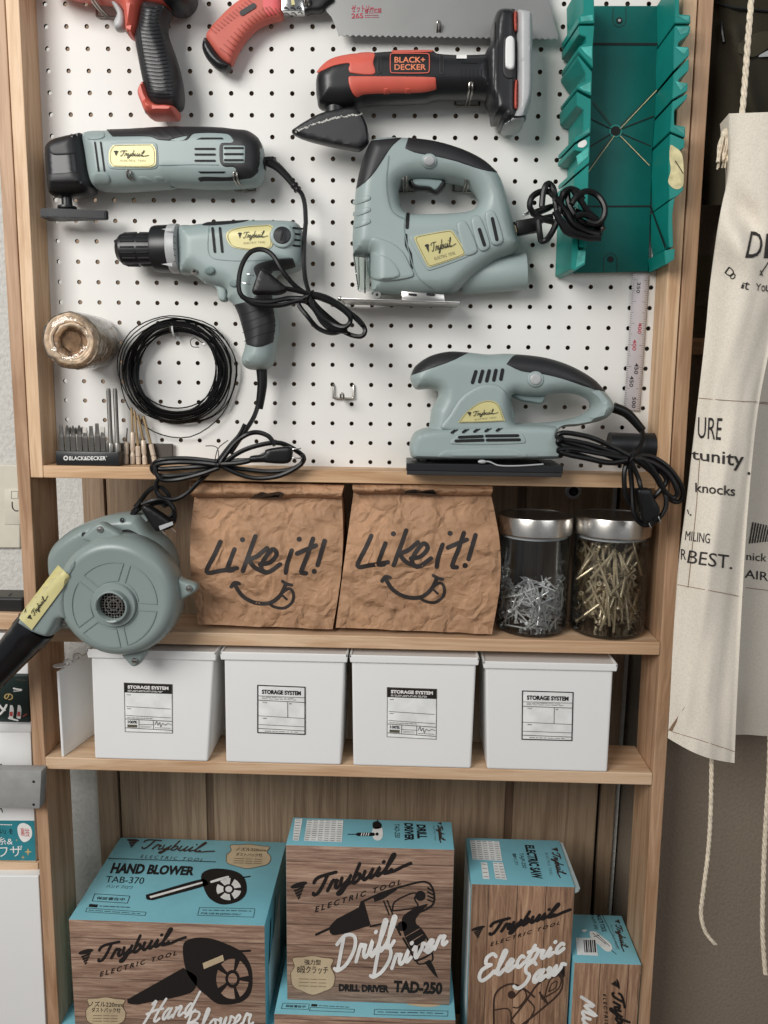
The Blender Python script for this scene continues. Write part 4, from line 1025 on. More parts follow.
ho = A1([(70,208),(74,172),(108,138),(160,122),(215,110),(250,108),(258,160),(272,240),(282,310),(296,362),(282,392),(240,406),(150,414),(95,405),(84,385),(78,330),(72,262)])
Hd = Body(ho, .064, .02, y0, (), .1); b = MB(); Hd.mesh(b, 'black_plastic')
pad(b, Hd, A1([(84,325),(92,308),(150,304),(232,300),(236,345),(150,350),(95,348)]), 'rubber', .002, 2)
pad(b, Hd, A1([(100,160),(240,132),(244,200),(110,215)]), 'rubber', .0012, 2)
ribbon(b, Hd, A1([(206,118),(214,150),(226,290),(240,400)]), .6, 'slot', .0005, False)
b.obj('gear_head', t)
b = MB(); c0 = u1(*A1([(176,412)])[0], y0); c1_ = u1(*A1([(180,470)])[0], y0); k = (c0-c1_)[2]
b.lathe([(.0075,0),(.0075,k*.86),(.013,k*.88),(.0135,k*1.05),(.012,k*1.12)], c0, (0,0,-1), 'black_plastic', 24); b.obj('spindle', t)
b = MB(); p = UY(A1([(76,500),(110,486),(362,490),(372,520)]), y0); zt, zb = p[1][2]+.001, u1(*A1([(200,526)])[0], y0)[2]
xl, xr = p[0][0]-.002, p[3][0]+.002; ym = y0
bm = bmesh.new(); pl = [(xl, ym-.014), (xl+.014, ym-.017), (xr-.004, ym-.004), (xr, ym), (xr-.004, ym+.004), (xl+.014, ym+.017), (xl, ym+.014)]
tp_ = [bm.verts.new((q[0], q[1], zt)) for q in pl]; bt = [bm.verts.new((q[0], q[1], zb)) for q in pl]; bm.faces.new(tp_); bm.faces.new(bt[::-1])
for i in range(7): bm.faces.new((tp_[i], bt[i], bt[(i+1)%7], tp_[(i+1)%7]))
bmesh.ops.recalc_face_normals(bm, faces=bm.faces[:]); bmesh.ops.bevel(bm, geom=bm.edges[:], offset=.001, segments=2, affect='EDGES'); b.from_bm(bm, 'black_plastic')
b.obj('sanding_foot', t)
nameplate(t, Bd, A1([(383,200),(402,170,1),(590,166,1),(606,195),(606,262),(582,278,1),(400,274,1),(383,252)]), A1([(405,195),(575,198),(572,250),(405,250)]), .6, .0024)
b = MB(); cable(b, A2, [(495,235),(545,225),(575,228)], y0, .0065); b.lathe([(.011,0),(.011,.002),(.0085,.0055)], u1(*A2([(505,240)])[0], y0), (1,0,0), 'black_plastic', 6)
p = [u1(*q[:2], y0) for q in A2([(545,232),(590,258),(650,320),(700,385)])]; b.tube(p, [.0068,.006,.0052,.0045], 'cord_black', 10)
for k in range(2): b.lathe([(.0058,0),(.0062,.0015),(.0058,.003)], np.array(u1(*A2([(680+k*16,355+k*22)])[0], y0)), (.6,0,-.8), 'cord_black', 10)
cable(b, A2, [(700,380),(725,410),(740,470),(745,570)], y0-.012, .0034, wob=0)
m1 = [(387,-34),(380,60),(380,200),(395,290),(430,370),(500,440),(570,492),(612,480),(612,436),(560,386),(480,345),(415,325)]
cable(b, X3, m1, (y0-.012, -.10), .0034, wob=.002)
for s_, q in enumerate(([(395,352),(300,350),(200,368),(100,358),(52,325),(46,250),(66,170),(108,112),(168,100),(222,132),(270,210),(330,282),(400,330),(470,352),(560,392),(650,450),(692,510),(670,545),(600,530),(500,462),(415,365)],
          [(405,335),(350,372),(400,445),(450,502),(510,526),(560,520),(602,488)], [(280,298),(340,310),(420,332),(520,372),(602,430),(616,470),(580,500),(520,480),(450,420),(405,350)], [(58,338),(130,382),(250,386),(370,362),(430,405),(470,470),(525,520)], [(400,330),(450,330),(520,356),(600,410),(680,490)], [(405,340),(430,400),(480,470),(540,512),(600,520)])):
    cable(b, X3, q, -.098-.004*(s_ % 3), .0034, wob=.004, seed=s_)
c = u1(*X3([(408,342)])[0], -.1); b.lathe([(.010,-.0015),(.0112,0),(.010,.0015)], c, (.8,0,-.5), 'cord_black', 16)
b.obj('power_cord', t)
plug(t, X3, None, None, [(152,202),(182,205),(240,252),(286,292),(284,318),(236,332),(190,328),(124,330),(112,310)], -.108, .018, ([(120,232),(88,226)], [(105,278),(66,272)]))
hook(146, 189, 10, .076, 'wire hook under the middle of the oscillating tool'); hook(246, 191, 10, .076, 'wire hook under the black rear end of the oscillating tool')

# ---------------------------------------------------------------- red driver, cut off by the top of the picture
y0 = -.04
t = thing('impact_driver', u1(150, 40, y0), 'red and black cordless driver hanging grip down, at the upper left corner', 'power tool')
o = X5([(-260,-250),(0,-300),(300,-310),(560,-300),(640,-200),(650,-60),(600,10),(560,30),(480,20),(408,10),(384,70),(366,180),(348,236),(318,226),(292,205),(284,120),(268,50),(200,0),(80,-20),(-100,-50),(-260,-110)])
Bd = Body(o, .062, .02, y0, (), .15, 5, .006); b = MB(); Bd.mesh(b, 'red_plastic')
ribbon(b, Bd, X5([(402,4),(372,40),(352,110),(345,180),(322,222)]), 3.2, 'black_plastic', .0008); ribbon(b, Bd, X5([(296,203),(320,222),(344,232)]), 2.0, 'black_plastic', .0009)
b.obj('housing', t)
Gp = Body(X5([(402,10),(470,8),(540,30),(572,58),(552,100),(545,180),(570,262),(610,372),(638,480),(652,600),(642,668),(612,694),(560,690),(490,690),(440,650),(408,560),(396,520),(368,380),(346,240),(368,150),(382,70)]), .052, .02, y0-.002, (), .1); b = MB(); Gp.mesh(b, 'rubber')
for k in range(26):
    y = 40+k*24; x0 = 392 if y < 130 else 388+(y-130)*.11; x1 = 545 if y < 130 else (530 if y < 200 else 540+(y-200)*.2)
    if k < 25: ribbon(b, Gp, X5([(x0,y),((x0+x1)/2,y+10),(x1-20,y+4)]), 1.5, 'black_plastic', .0011, True, True, 4)
ribbon(b, Gp, X5([(376,150),(400,330),(430,480),(440,560)]), .7, 'slot', .0005, False)
b.obj('rubber_grip', t)
Bs = Body(X5([(408,522),(428,550),(450,620),(490,668),(560,672),(614,688),(600,738),(520,742),(430,736),(388,655),(370,600),(380,560)]), .058, .012, y0, (), .2); b = MB(); Bs.mesh(b, 'red_plastic')
pad(b, Bs, X5([(410,690),(430,720),(560,726),(560,733),(430,735)]), 'black_plastic', .0008, .6); b.obj('grip_cap', t)
b = MB(); Body(X5([(190,-10),(240,12),(284,80),(290,150),(272,188),(226,190),(216,140),(236,90),(214,40)]), .02, .006, y0, (), .2).mesh(b, 'light_grey'); b.obj('trigger', t)
b = MB(); c = u1(*X5([(620,-52)])[0], y0); b.lathe([(.001,-.03),(.02,-.03),(.024,-.024),(.024,.022),(.02,.028),(.001,.028)], c, (0,-1,0), 'black_plastic', 24); b.obj('motor_cap', t)
hook(108, 17, 10, .062, 'wire hook beside the grey trigger of the red driver'); hook(181, 15, 10, .062, 'wire hook behind the red driver, beside its black grip')

# ---------------------------------------------------------------- pull saw
y0 = -.022
t = thing('pull_saw', u1(330, 15, y0), 'pull saw with a curved red ribbed handle and grey steel blade at the top', 'saw')
o = X6([(80,192),(104,140),(134,104),(200,38),(270,-12),(370,-40),(478,-44),(474,30),(472,88),(430,102),(380,118),(330,150),(270,218),(232,288),(208,330),(150,290)])
Bd = Body(o, .026, .011, y0, (), .1); b = MB(); Bd.mesh(b, 'red_rubber')
for k in range(15):
    f = k/14; x = 228+f*240; y = 300-math.sin(f*1.35)*215
    ribbon(b, Bd, X6([(x-22,y-14+f*8),(x-72+f*10,y-52-f*2)]), 1.3, 'red_ridge', .0009, True, False)
for k in range(13):
    f = k/12; x = 108+f*190; y = 150-f*150
    ribbon(b, Bd, X6([(x,y),(x+24,y+18)]), 1.2, 'red_ridge', .0009, True, False)
patch(b, Bd, X6([(372,-40,1),(476,-42,1),(472,88,1),(432,100,1),(380,60)]), 'pink_plastic', .0007, 3)
for k in range(5): ribbon(b, Bd, X6([(372+k*22,40+k*2),(400+k*22,100-k*7)]), 1.2, 'red_ridge', .0012, True, False)
ribbon(b, Bd, X6([(268,68),(326,32)]), 5.4, 'rubber', .0012, True, False)
b.obj('handle', t)
b = MB(); Body(X6([(82,190),(150,286),(206,332),(190,360),(150,358),(112,330),(76,285),(60,235)]), .028, .009, y0, (), .1).mesh(b, 'black_plastic'); b.obj('end_cap', t)
b = MB(); a, e = u1(*X6([(474,38)])[0], y0), u1(*X6([(590,34)])[0], y0); h_ = .0102
b.hexa([a+np.array([0,-.012,h_*1.6]), e+np.array([0,-.009,h_*1.6]), e+np.array([0,-.009,-h_]), a+np.array([0,-.012,-h_]), a+np.array([0,.012,h_*1.6]), e+np.array([0,.009,h_*1.6]), e+np.array([0,.009,-h_]), a+np.array([0,.012,-h_])], 'chrome', .002)
S = plane_y(y0-.0125)
for q in ([(482,30),(508,28),(506,50),(484,52)], [(516,28),(540,26),(540,48),(518,50)], [(548,26),(574,24),(572,48),(550,50)], [(484,58),(512,56),(510,82),(486,82)], [(520,56),(548,54),(546,80),(522,80)], [(554,54),(578,52),(576,72),(556,78)]):
    ribbon(b, S, X6([((q[0][0]+q[3][0])/2,(q[0][1]+q[3][1])/2),((q[1][0]+q[0][0])/2,(q[1][1]+q[2][1])/2),(q[2][0],q[2][1])]), 1.2, 'ink', .0004)
mb_ = [(516,-10),(530,-10),(538,24),(520,26)]; patch(b, S, X6(mb_), 'gold', .0003, None, False, 1); b.obj('ferrule', t)
b = MB(); Body(X6([(584,-40),(690,-40),(740,-6),(700,30),(670,58),(620,62),(584,64)]), .018, .005, y0, (), .2).mesh(b, 'black_plastic'); b.obj('blade_holder', t)
bl = B([(100,-60),(125,28),(142,48),(152,72),(160,96)]); n = 74; teeth = []
for k in range(n+1):
    f = k/n; x = 160+f*600; y = 96+f*10; teeth += [(x, y+(4.5 if k % 2 == 0 else -1))]
poly_ = [q[:2] for q in bl]+[q[:2] for q in B(teeth)]+[q[:2] for q in B([(764,100),(752,60),(738,0),(720,-60)])]
W = UY(np.array(poly_), y0); V, tri, _ = fill([W[:, [0, 2]]], None)
plain('saw_steel', (150,150,148), .42, .75, .03, 10)
b = MB(); nv = len(V); b.add([(p[0], y0-.0005, p[1]) for p in V]+[(p[0], y0+.0005, p[1]) for p in V], list(tri)+[(x+nv, z+nv, y+nv) for x, y, z in tri], 'saw_steel')
S = plane_y(y0-.0005)
plain('red_ink', (176,50,70), .6)
text(b, S, B([(196,14),(258,12),(258,32),(196,34)]), 'ゼットソー', 'red_ink', .01); text(b, S, B([(196,37),(228,36),(228,50),(196,51)]), '265', 'red_ink', .015)
text(b, S, B([(232,24),(278,22),(278,36),(232,38)]), '替刃式鋸', 'red_ink', 0); micro(b, S, B([(232,40),(272,39),(272,50),(232,51)]), 2, 'red_ink', .5)
b.obj('blade', t, recalc=False)
hook(438, 36, 3, .03, 'wire hook whose tip shows against the saw blade', drop=14); hook(310, 13, 9, .04, 'wire hook through the black blade holder of the saw')

# ---------------------------------------------------------------- cordless sander (red and black)
y0 = -.042
t = thing('detail_sander', u1(430, 80, y0), 'red and black cordless sander with a worn pointed pad, below the saw blade', 'power tool')
o = B([(97,242),(98,208),(112,182),(140,160),(190,147),(250,142),(310,138),(420,136),(432,144),(490,148),(560,146),(580,140),(590,200),(590,270),(560,264),(500,264),(430,265),(400,273),(320,276),(230,280),(206,292),(160,296),(108,290),(100,268)])
Bd = Body(o, .060, .024, y0, (), .1); b = MB(); Bd.mesh(b, 'black_plastic')
for k in range(6): ribbon(b, Bd, B([(498+k*11,190),(498+k*11,232)]), .7, 'slot', .0006, False, False)
for q in ([(272,160),(272,195)], [(443,156),(443,198)]):
    ribbon(b, Bd, B(q), 5.0, 'rubber', .0008, True, False); ribbon(b, Bd, B(q), 2.2, 'slot', .0012, True, False)
ribbon(b, Bd, B([(500,170),(540,172)]), 1.4, 'slot', .0006); patch(b, Bd, B([(484,151,1),(512,151,1),(512,161,1),(484,161,1)]), 'white_ink', .0008, None, False)
b.obj('housing', t)
b = MB()
pad(b, Bd, B([(100,200),(114,180),(142,160),(192,148),(256,144),(256,172),(258,204),(194,200),(188,188),(190,174),(150,180),(120,192)]), 'red_plastic', .0014, 1.4)
pad(b, Bd, B([(188,212),(205,209),(424,212),(428,226),(426,262),(400,271),(320,275),(232,277),(206,264),(192,240)]), 'red_plastic', .0016, 1.6)
for x in (292, 350): pad(b, Bd, B([(x-7,246),(x,243),(x+8,247),(x+8,274),(x-6,275)]), 'red_plastic', .0032, 1.2)
pad(b, Bd, B([(308,138),(420,137),(420,142),(308,145)]), 'red_plastic', .0012, .8)
b.obj('grip_shell', t)
b = MB(); q = B([(303,152),(309,148),(402,148),(409,153),(409,195),(403,201),(309,201),(303,196)]); patch(b, Bd, q, 'black_plastic', .0009, 3.0)
qq = [tuple(p) for p in cr(q, 4)]; ribbon(b, Bd, qq+[qq[0]], .9, 'red_plastic', .0014, False, False)
plain('orange_ink', (226,130,92), .5)
text(b, Bd, B([(314,157),(398,157),(398,173),(314,173)]), 'BLACK+', 'orange_ink', .02, 0, .0014); text(b, Bd, B([(314,177),(400,177),(400,193),(314,193)]), 'DECKER', 'orange_ink', .02, 0, .0014); b.obj('nameplate', t)
b = MB(); Body(B([(562,150),(576,120),(582,70),(596,34),(628,30),(646,36),(650,110),(650,330),(640,346),(606,344),(604,326),(584,324),(578,290),(566,262)]), .074, .012, y0, (), .3).mesh(b, 'black_plastic'); S2_ = Body(B([(562,150),(576,120),(582,70),(596,34),(628,30),(646,36),(650,110),(650,330),(640,346),(606,344),(604,326),(584,324),(578,290),(566,262)]), .074, .012, y0, (), .3)
for x in (590, 600): ribbon(b, S2_, B([(x,60),(x-4,300)]), .8, 'slot', .0005, False, False)
pad(b, S2_, B([(612,110),(622,98),(640,98),(648,110),(648,200),(640,216),(620,214),(610,196)]), 'rubber', .002, 2)
b.obj('battery_mount', t)
b = MB(); Bt = Body(B([(644,38),(660,36),(684,42),(691,52),(692,160),(690,270),(676,318),(662,344),(612,347),(630,330),(644,300)]), .076, .009, y0-.002, (), .3); Bt.mesh(b, 'light_grey')
pad(b, Bt, B([(612,346),(632,320),(660,318),(676,318),(662,344)]), 'black_plastic', .001, 1); dot(b, Bt, B([(656,330)])[0], 1.6, 'slot', .0016)
b.obj('battery', t)
b = MB(); pad(b, S2_, B([(642,36),(652,34),(658,44),(658,84),(650,88),(643,84)]), 'red_plastic', .006, 1); pad(b, S2_, B([(645,222),(655,222),(660,232),(660,288),(654,300),(643,296)]), 'red_plastic', .006, 1); b.obj('release_latch', t)
b = MB(); pad(b, S2_, B([(618,112),(626,102),(636,102),(643,112),(643,182),(636,193),(625,192),(617,182)]), 'white_plastic', .0055, 1.6); b.obj('switch', t)
b = MB(); c = u1(*B([(152,270)])[0], y0); b.lathe([(.022,-.004),(.024,.004),(.021,.010),(.015,.012),(.0145,.028)], c, (-.02,-.1,-1), 'black_plastic', 28); b.obj('spindle', t)
b = MB(); o = B([(32,362),(44,350),(70,333),(110,312),(160,300),(205,297),(226,318),(240,350),(243,384),(232,400),(214,411),(180,406),(120,394),(62,378)])
Pd = Body(o, .026, .005, y0-.014, (), .35); Pd.mesh(b, 'black_plastic')
patch(b, Pd, B([(46,362),(80,345),(130,332),(180,322),(216,314),(232,350),(236,384),(212,403),(150,394),(70,374)]), 'rubber', .0006, 3.0)
rr = random.Random(2)
plain('worn_edge', (196,194,188), .9)
for k in range(46):
    f = k/45; x, y = 44+f*180, 360-math.sin(f*1.5)*46+rr.uniform(-3, 3); dot(b, Pd, B([(x,y)])[0], rr.uniform(.5, 1.25), 'worn_edge', .0012, 6)
b.obj('sanding_pad', t)
hook(361, 106, 9, .07, 'wire hook under the red belly of the cordless sander'); hook(467, 106, 11, .07, 'wire hook under the black handle of the cordless sander')

# ---------------------------------------------------------------- jigsaw
y0 = -.042
t = thing('jigsaw', u1(430, 220, y0), 'grey green electric jigsaw with looped handle and steel base plate in the middle', 'power tool')
o = J([(84,195),(92,150),(106,105),(122,72),(155,64),(210,65),(275,73),(340,92),(392,118),(428,150),(446,192),(462,250),(474,300),(480,322),(466,342),(420,362),(370,398),(326,434),(290,442,1),(122,440,1),(121,348,1),(79,346,1),(77,300),(82,240)])
hh = J([(192,180),(230,164),(300,166),(350,176),(374,196),(382,220),(364,238),(320,245),(262,247),(216,247),(198,234),(190,208)])
Bd = Body(o, .068, .022, y0, [hh], .12); b = MB(); Bd.mesh(b, 'teal_grey')
pad(b, Bd, J([(121,312),(160,314),(195,336),(214,368),(221,402),(121,404)]), 'teal_grey', .0035, 2.5)
pad(b, Bd, J([(121,345),(150,348),(178,366),(190,402),(121,404)]), 'teal_grey', .006, 2.0)
ribbon(b, Bd, J([(206,250),(202,282),(208,320),(232,396),(270,430)]), 1.0, 'teal_grey_dark', .0005); ribbon(b, Bd, J([(165,110),(160,180),(172,240),(205,262)]), .9, 'teal_grey_dark', .0005)
for q in ([(328,276),(350,268),(378,335),(360,350),(345,345)], [(362,262),(384,256),(408,325),(392,340),(378,330)], [(396,250),(418,244),(440,312),(424,326),(410,318)]): pad(b, Bd, J(q), 'teal_grey', .0032, 2.2)
for q in ([(382,288),(394,325)], [(413,262),(424,312)]): ribbon(b, Bd, J(q), 3.4, 'slot', .0036, True, False)
ribbon(b, Bd, J([(211,250),(209,282)]), 3.4, 'slot', .0007, True, False)
ribbon(b, Bd, J([(206,300),(207,325),(217,345),(221,378)]), 2.8, 'slot', .0007, True, False)
for k in range(3): pad(b, Bd, J([(82,215+k*28),(118,205+k*28),(120,216+k*28),(82,228+k*28)]), 'teal_grey', .0018, 1.4)
pad(b, Bd, J([(216,312),(224,300),(314,284),(328,292),(358,344),(352,354),(264,386),(252,378)]), 'teal_grey', .0014, 1.6)
b.obj('housing', t)
b = MB(); pad(b, Bd, J([(86,190,1),(94,150),(107,106),(123,73,1),(196,66,1),(172,88),(152,118),(132,148),(112,170)]), 'rubber', .0012, 1.2)
pad(b, Bd, J([(212,66,1),(275,74),(340,93),(392,119),(427,150,1),(384,142),(322,122),(270,110),(230,103),(204,92,1)]), 'rubber', .0012, 1.2); b.obj('rubber_grip', t)
b = MB(); dotc = J([(262,123)])[0]
pad(b, Bd, [(dotc[0]+7.8*math.cos(a), dotc[1]+7.8*math.sin(a)) for a in np.linspace(0, 6.283, 14, endpoint=False)], 'teal_grey', .0022, 1.2); pad(b, Bd, [(dotc[0]+6*math.cos(a), dotc[1]+6*math.sin(a)) for a in np.linspace(0, 6.283, 14, endpoint=False)], 'light_grey', .0045, 1.6); b.obj('lock_button', t)
b = MB(); Body(J([(216,164),(292,168),(302,178),(282,203),(262,195),(222,188)]), .02, .004, y0, (), .2).mesh(b, 'black_plastic'); Body(J([(222,164),(290,168),(296,176),(278,197),(262,190),(226,184)]), .022, .004, y0, (), .2).mesh(b, 'teal_grey_dark'); b.obj('trigger', t)
nameplate(t, Bd, J([(226,310),(232,303),(310,289),(320,294),(349,340),(345,349),(266,377),(256,372)]), J([(250,322),(322,304),(330,345),(262,365)]), .62, .0024)
b = MB(); c = u1(*J([(350,400)])[0], y0+.014); e = u1(*J([(494,388)])[0], y0+.010); d = e-c; Lg = np.linalg.norm(d)
b.lathe([(.0001,-.012),(.022,-.008),(.0255,.0),(.0262,Lg),(.0245,Lg+.0006),(.0225,Lg-.003),(.0225,Lg-.03),(.0001,Lg-.03)], c, d, 'teal_grey', 40); b.obj('dust_port', t)
b = MB(); thin_glass('clear_plastic', (225,232,230), .05, 1.6)
p = UY(J([(80,346),(120,350),(120,432),(92,436)]), y0); b.hexa([p[0]+(0,-.018,0), p[1]+(0,-.018,0), p[2]+(0,-.014,0), p[3]+(0,-.014,0), p[0]+(0,.018,0), p[1]+(0,.018,0), p[2]+(0,.014,0), p[3]+(0,.014,0)], 'clear_plastic', .002)
b.obj('blade_guard', t)
b = MB(); cable(b, J, [(108,346),(108,440)], y0, .0014, 'steel', 0, 6); cable(b, J, [(92,350),(94,415),(90,432)], y0-.01, .001, 'steel', 0, 6); b.obj('blade_rod', t)
b = MB(); zf0, zf1 = u1(*J([(60,462)])[0], y0), u1(*J([(332,470)])[0], y0); hx_ = (zf1[2]-zf0[2])
b.hexa([(zf0[0]-.004,y0-.034,zf0[2]+.003),(zf1[0],y0-.034,zf1[2]+.003),(zf1[0],y0-.034,zf1[2]),(zf0[0],y0-.034,zf0[2]),(zf0[0]-.004,y0+.034,zf0[2]+.003),(zf1[0],y0+.034,zf1[2]+.003),(zf1[0],y0+.034,zf1[2]),(zf0[0],y0+.034,zf0[2])], 'steel', .001)
S = plane_y(y0-.034); p = u1(*J([(52,458)])[0], y0); b.lathe([(.0001,-.034),(.0035,-.032),(.0035,.032),(.0001,.034)], (p[0],y0,p[2]), (0,1,0), 'steel', 12)
p = UY(J([(196,434),(298,442),(300,462),(196,458)]), y0-.02); b.hexa(list(p)+list(p+np.array([0,.04,0])), 'steel', .001)
for x in (214, 258): ribbon(b, plane_y(y0-.0205), J([(x,442),(x+16,444)]), 2.4, 'slot', .0004, True, False)
c = u1(*J([(137,444)])[0], y0-.012); b.lathe([(.0001,-.004),(.0055,-.004),(.006,0),(.0055,.004),(.0001,.004)], c, (0,1,0), 'steel', 18); b.lathe([(.0001,.0045),(.0022,.0045),(.0022,0)], c, (0,-1,0), 'slot', 10)
b.obj('base_plate', t)
b = MB(); p = UY(J([(468,268),(524,258),(528,292),(474,302)]), y0); b.hexa(list(p+np.array([0,-.008,0]))+list(p+np.array([0,.008,0])), 'cord_black', .002)
p = UY(J([(440,284),(470,276),(474,294),(442,302)]), y0-.012); b.hexa(list(p)+list(p+np.array([0,.012,0])), 'badge', .001)
cable(b, X1, [(240,330),(290,310),(340,300)], -.07, .005)
for s_, q in enumerate(([(340,330),(290,318),(230,290),(192,240),(202,178),(250,142),(310,138),(345,165)], [(268,235),(276,150),(296,95),(322,92),(345,130),(356,200),(372,290),(420,350),(480,392),(560,425),(640,432)],
     [(246,320),(254,400),(264,452),(290,452),(320,420),(360,340),(384,240),(405,150),(450,122),(500,140),(530,190)], [(458,220),(490,170),(552,136),(620,160),(668,230),(664,300),(620,345),(560,330)], [(405,140),(392,220),(430,300),(500,362),(590,395),(660,370)],
     [(430,128),(442,220),(500,312),(580,352),(668,345)], [(470,132),(520,200),(560,262),(625,325),(660,380)], [(350,262),(398,350),(470,405),(560,432),(648,436)], [(478,262),(556,290),(606,335),(640,400),(600,430)], [(378,300),(420,392),(520,428),(600,440)], [(360,180),(420,260),(470,340),(560,390),(640,410)], [(480,300),(540,285),(600,310),(650,350)])):
    cable(b, X1, q, -.112-.005*(s_ % 4), .0041, wob=.004, seed=20+s_, n=8)
b.obj('power_cord', t)
plug(t, X1, None, None, [(200,262),(300,222),(345,214),(350,236),(310,262),(215,296)], -.095, .016, ([(200,274),(150,292)], [(204,262),(156,280)]))
hook(405, 192, 10, .062, 'wire hook inside the handle of the jigsaw, beside its trigger', drop=12); hook(464, 192, 10, .062, 'wire hook inside the handle of the jigsaw, at its rear', drop=12)
hook(343.5, 398, 10, .03, 'empty wire hook on the bare board left of the palm sander', drop=12)
# ---------------------------------------------------------------- corded drill
y0 = -.044
t = thing('power_drill', u1(230, 260, y0), 'grey green corded power drill with a black chuck, pointing left under the multi tool', 'power tool')
o = E_([(404,94),(440,86),(470,82),(520,78),(600,74),(690,76),(714,88),(724,120),(724,170),(716,200),(690,210),(660,214),(650,226),(648,242),(655,300),(661,350),(654,400),(648,438),(630,458),(600,461),(575,455),(563,436),(572,402),(572,370),(560,322),(546,295),(528,278),(526,256),(500,246),(470,236),(440,216),(406,208)])
Bd = Body(o, .064, .026, y0, (), .08); b = MB(); Bd.mesh(b, 'teal_grey')
for x in (493, 512): ribbon(b, Bd, E_([(x,98),(x+6,158)]), 2.6, 'slot', .0006, True, False)
ribbon(b, Bd, E_([(484,92),(484,165),(530,180),(620,180),(690,172)]), .7, 'teal_grey_dark', .0004, False)
for k in range(4): ribbon(b, Bd, E_([(700,97+k*15),(724,100+k*15)]), 1.9, 'slot', .0007, True, False)
b.obj('housing', t)
b = MB(); pad(b, Bd, E_([(466,90),(480,82),(590,76,1),(560,84),(500,90)]), 'rubber', .001, .8)
pad(b, Bd, E_([(600,196),(640,180),(698,174,1),(708,200,1),(664,213),(648,228),(650,280),(655,300),(661,350),(655,388,1),(612,402),(580,396,1),(571,360),(560,322),(548,294,1),(600,276),(606,230)]), 'rubber', .0014, 1.4)
for k in range(4): ribbon(b, Bd, E_([(562+k*4,322+k*22),(610,306+k*22),(652,284+k*26)]), .6, 'slot', .0018, False)
b.obj('rubber_grip', t)
b = MB(); ax = E_([(250,153),(410,151)]); p0, p1 = u1(*ax[0][:2], y0), u1(*ax[1][:2], y0); d = p1-p0; L_ = np.linalg.norm(d); s_ = 1/2.56/662
def R_(v): return v*s_
b.lathe([(.0001,.0),(R_(18),.0),(R_(26),.001),(R_(37),.008),(R_(39),.018),(R_(38),L_*.58),(R_(34),L_*.6)], p0, d, 'black_plastic', 40)
for k in range(18):
    a = 2*math.pi*k/18; dd = d/L_; u = np.cross(dd, (0,0,1)); u /= np.linalg.norm(u); w_ = np.cross(dd, u); rad = math.cos(a)*u+math.sin(a)*w_
    b.tube([p0+dd*.012+rad*R_(38.5), p0+dd*L_*.34+rad*R_(39.5)], .0012, 'rubber', 6); b.tube([p0+dd*L_*.38+rad*R_(39), p0+dd*L_*.56+rad*R_(38.5)], .0012, 'rubber', 6)
b.obj('chuck', t)
b = MB(); b.lathe([(R_(40),L_*.58),(R_(54),L_*.6),(R_(56),L_*.64),(R_(57),L_*.86)], p0, d, 'black_plastic', 40)
b.lathe([(R_(57.5),L_*.86),(R_(59),L_*.88),(R_(59),L_*1.0),(R_(50),L_*1.02)], p0, d, 'light_grey', 40)
S = plane_y(y0-R_(58.5))
for k in range(5): ribbon(b, S, E_([(392+k*.5,118+k*16),(400,121+k*16)]), .8, 'ink', .0007, False, False)
for q in ([(362,100),(388,98),(388,106)], [(362,190),(390,186),(390,196)]): patch(b, S, E_([(x,y,1) for x,y in q]), 'light_grey', -.004 if False else .0006, None, False, 1)
b.obj('clutch_ring', t)
b = MB(); Body(E_([(470,236),(522,226),(530,282),(510,282),(502,252),(482,243)]), .02, .004, y0, (), .25).mesh(b, 'teal_grey'); b.obj('trigger', t)
for c, r in (((486,207),5.4), ((548,240),4.6)):
    b = MB(); cc = E_([c])[0]; pad(b, Bd, [(cc[0]+r*math.cos(a), cc[1]+r*math.sin(a)*.8) for a in np.linspace(0,6.283,12,endpoint=False)], 'teal_grey_dark', .004, 1.5); b.obj('button', t)
b = MB(); cc = E_([(672,117)])[0]
pad(b, Bd, [(cc[0]+12.6*math.cos(a), cc[1]+12.6*math.sin(a)) for a in np.linspace(0,6.283,18,endpoint=False)], 'teal_grey', .004, 1.5); pad(b, Bd, [(cc[0]+9*math.cos(a), cc[1]+9*math.sin(a)) for a in np.linspace(0,6.283,18,endpoint=False)], 'black_plastic', .006, 1)
ribbon(b, lambda p, l=0: Bd(p, l), [(cc[0]-1, cc[1]+5), (cc[0]+1, cc[1]-5)], 1.6, 'slot', .0068, True, False); b.obj('speed_dial', t)
b = MB(); screw_head(b, Bd, E_([(447,210)])[0], 3.0, .003); b.obj('screw', t)
nameplate(t, Bd, E_([(528,116),(540,102),(580,93),(640,89,1),(650,97),(644,112),(646,142),(630,152),(590,154),(550,148),(534,136)]), E_([(558,108),(636,104),(634,136),(558,140)]), .55, .0012)
b = MB(); p = [u1(*q[:2], y0) for q in E_([(618,452),(620,500),(612,560)])]; b.tube(p, [.0085,.0075,.0058], 'cord_black', 12)
cable(b, F_, [(622,95),(610,135),(582,180),(552,225)], (y0, -.066), .0036, wob=0)
cable(b, X2, [(448,-25),(424,22),(380,72),(312,160),(250,222),(200,272),(150,296),(98,290),(70,262),(72,218),(96,200)], (-.066, -.078), .0036, wob=.001)
for s_, q in enumerate(([(535,128),(440,130),(300,134),(150,124),(82,130),(50,158),(70,188),(130,198),(260,180),(340,150),(430,92),(520,62),(600,56),(670,90),(700,124),(660,162),(560,178),(430,166),(340,150)],
     [(340,150),(420,188),(500,206),(600,194),(688,145),(694,104)], [(340,150),(250,140),(140,138),(70,150),(72,190),(100,214),(170,210),(260,188),(340,160)], [(340,142),(400,62),(450,22),(500,10),(550,28),(576,66)],
     [(340,152),(240,158),(140,164),(84,166),(60,150),(90,128),(200,122),(330,136)], [(340,146),(430,140),(500,120),(580,90),(640,130)])):
    cable(b, X2, q, -.068-.005*(s_ % 3), .0036, wob=.003, seed=40+s_, n=8)
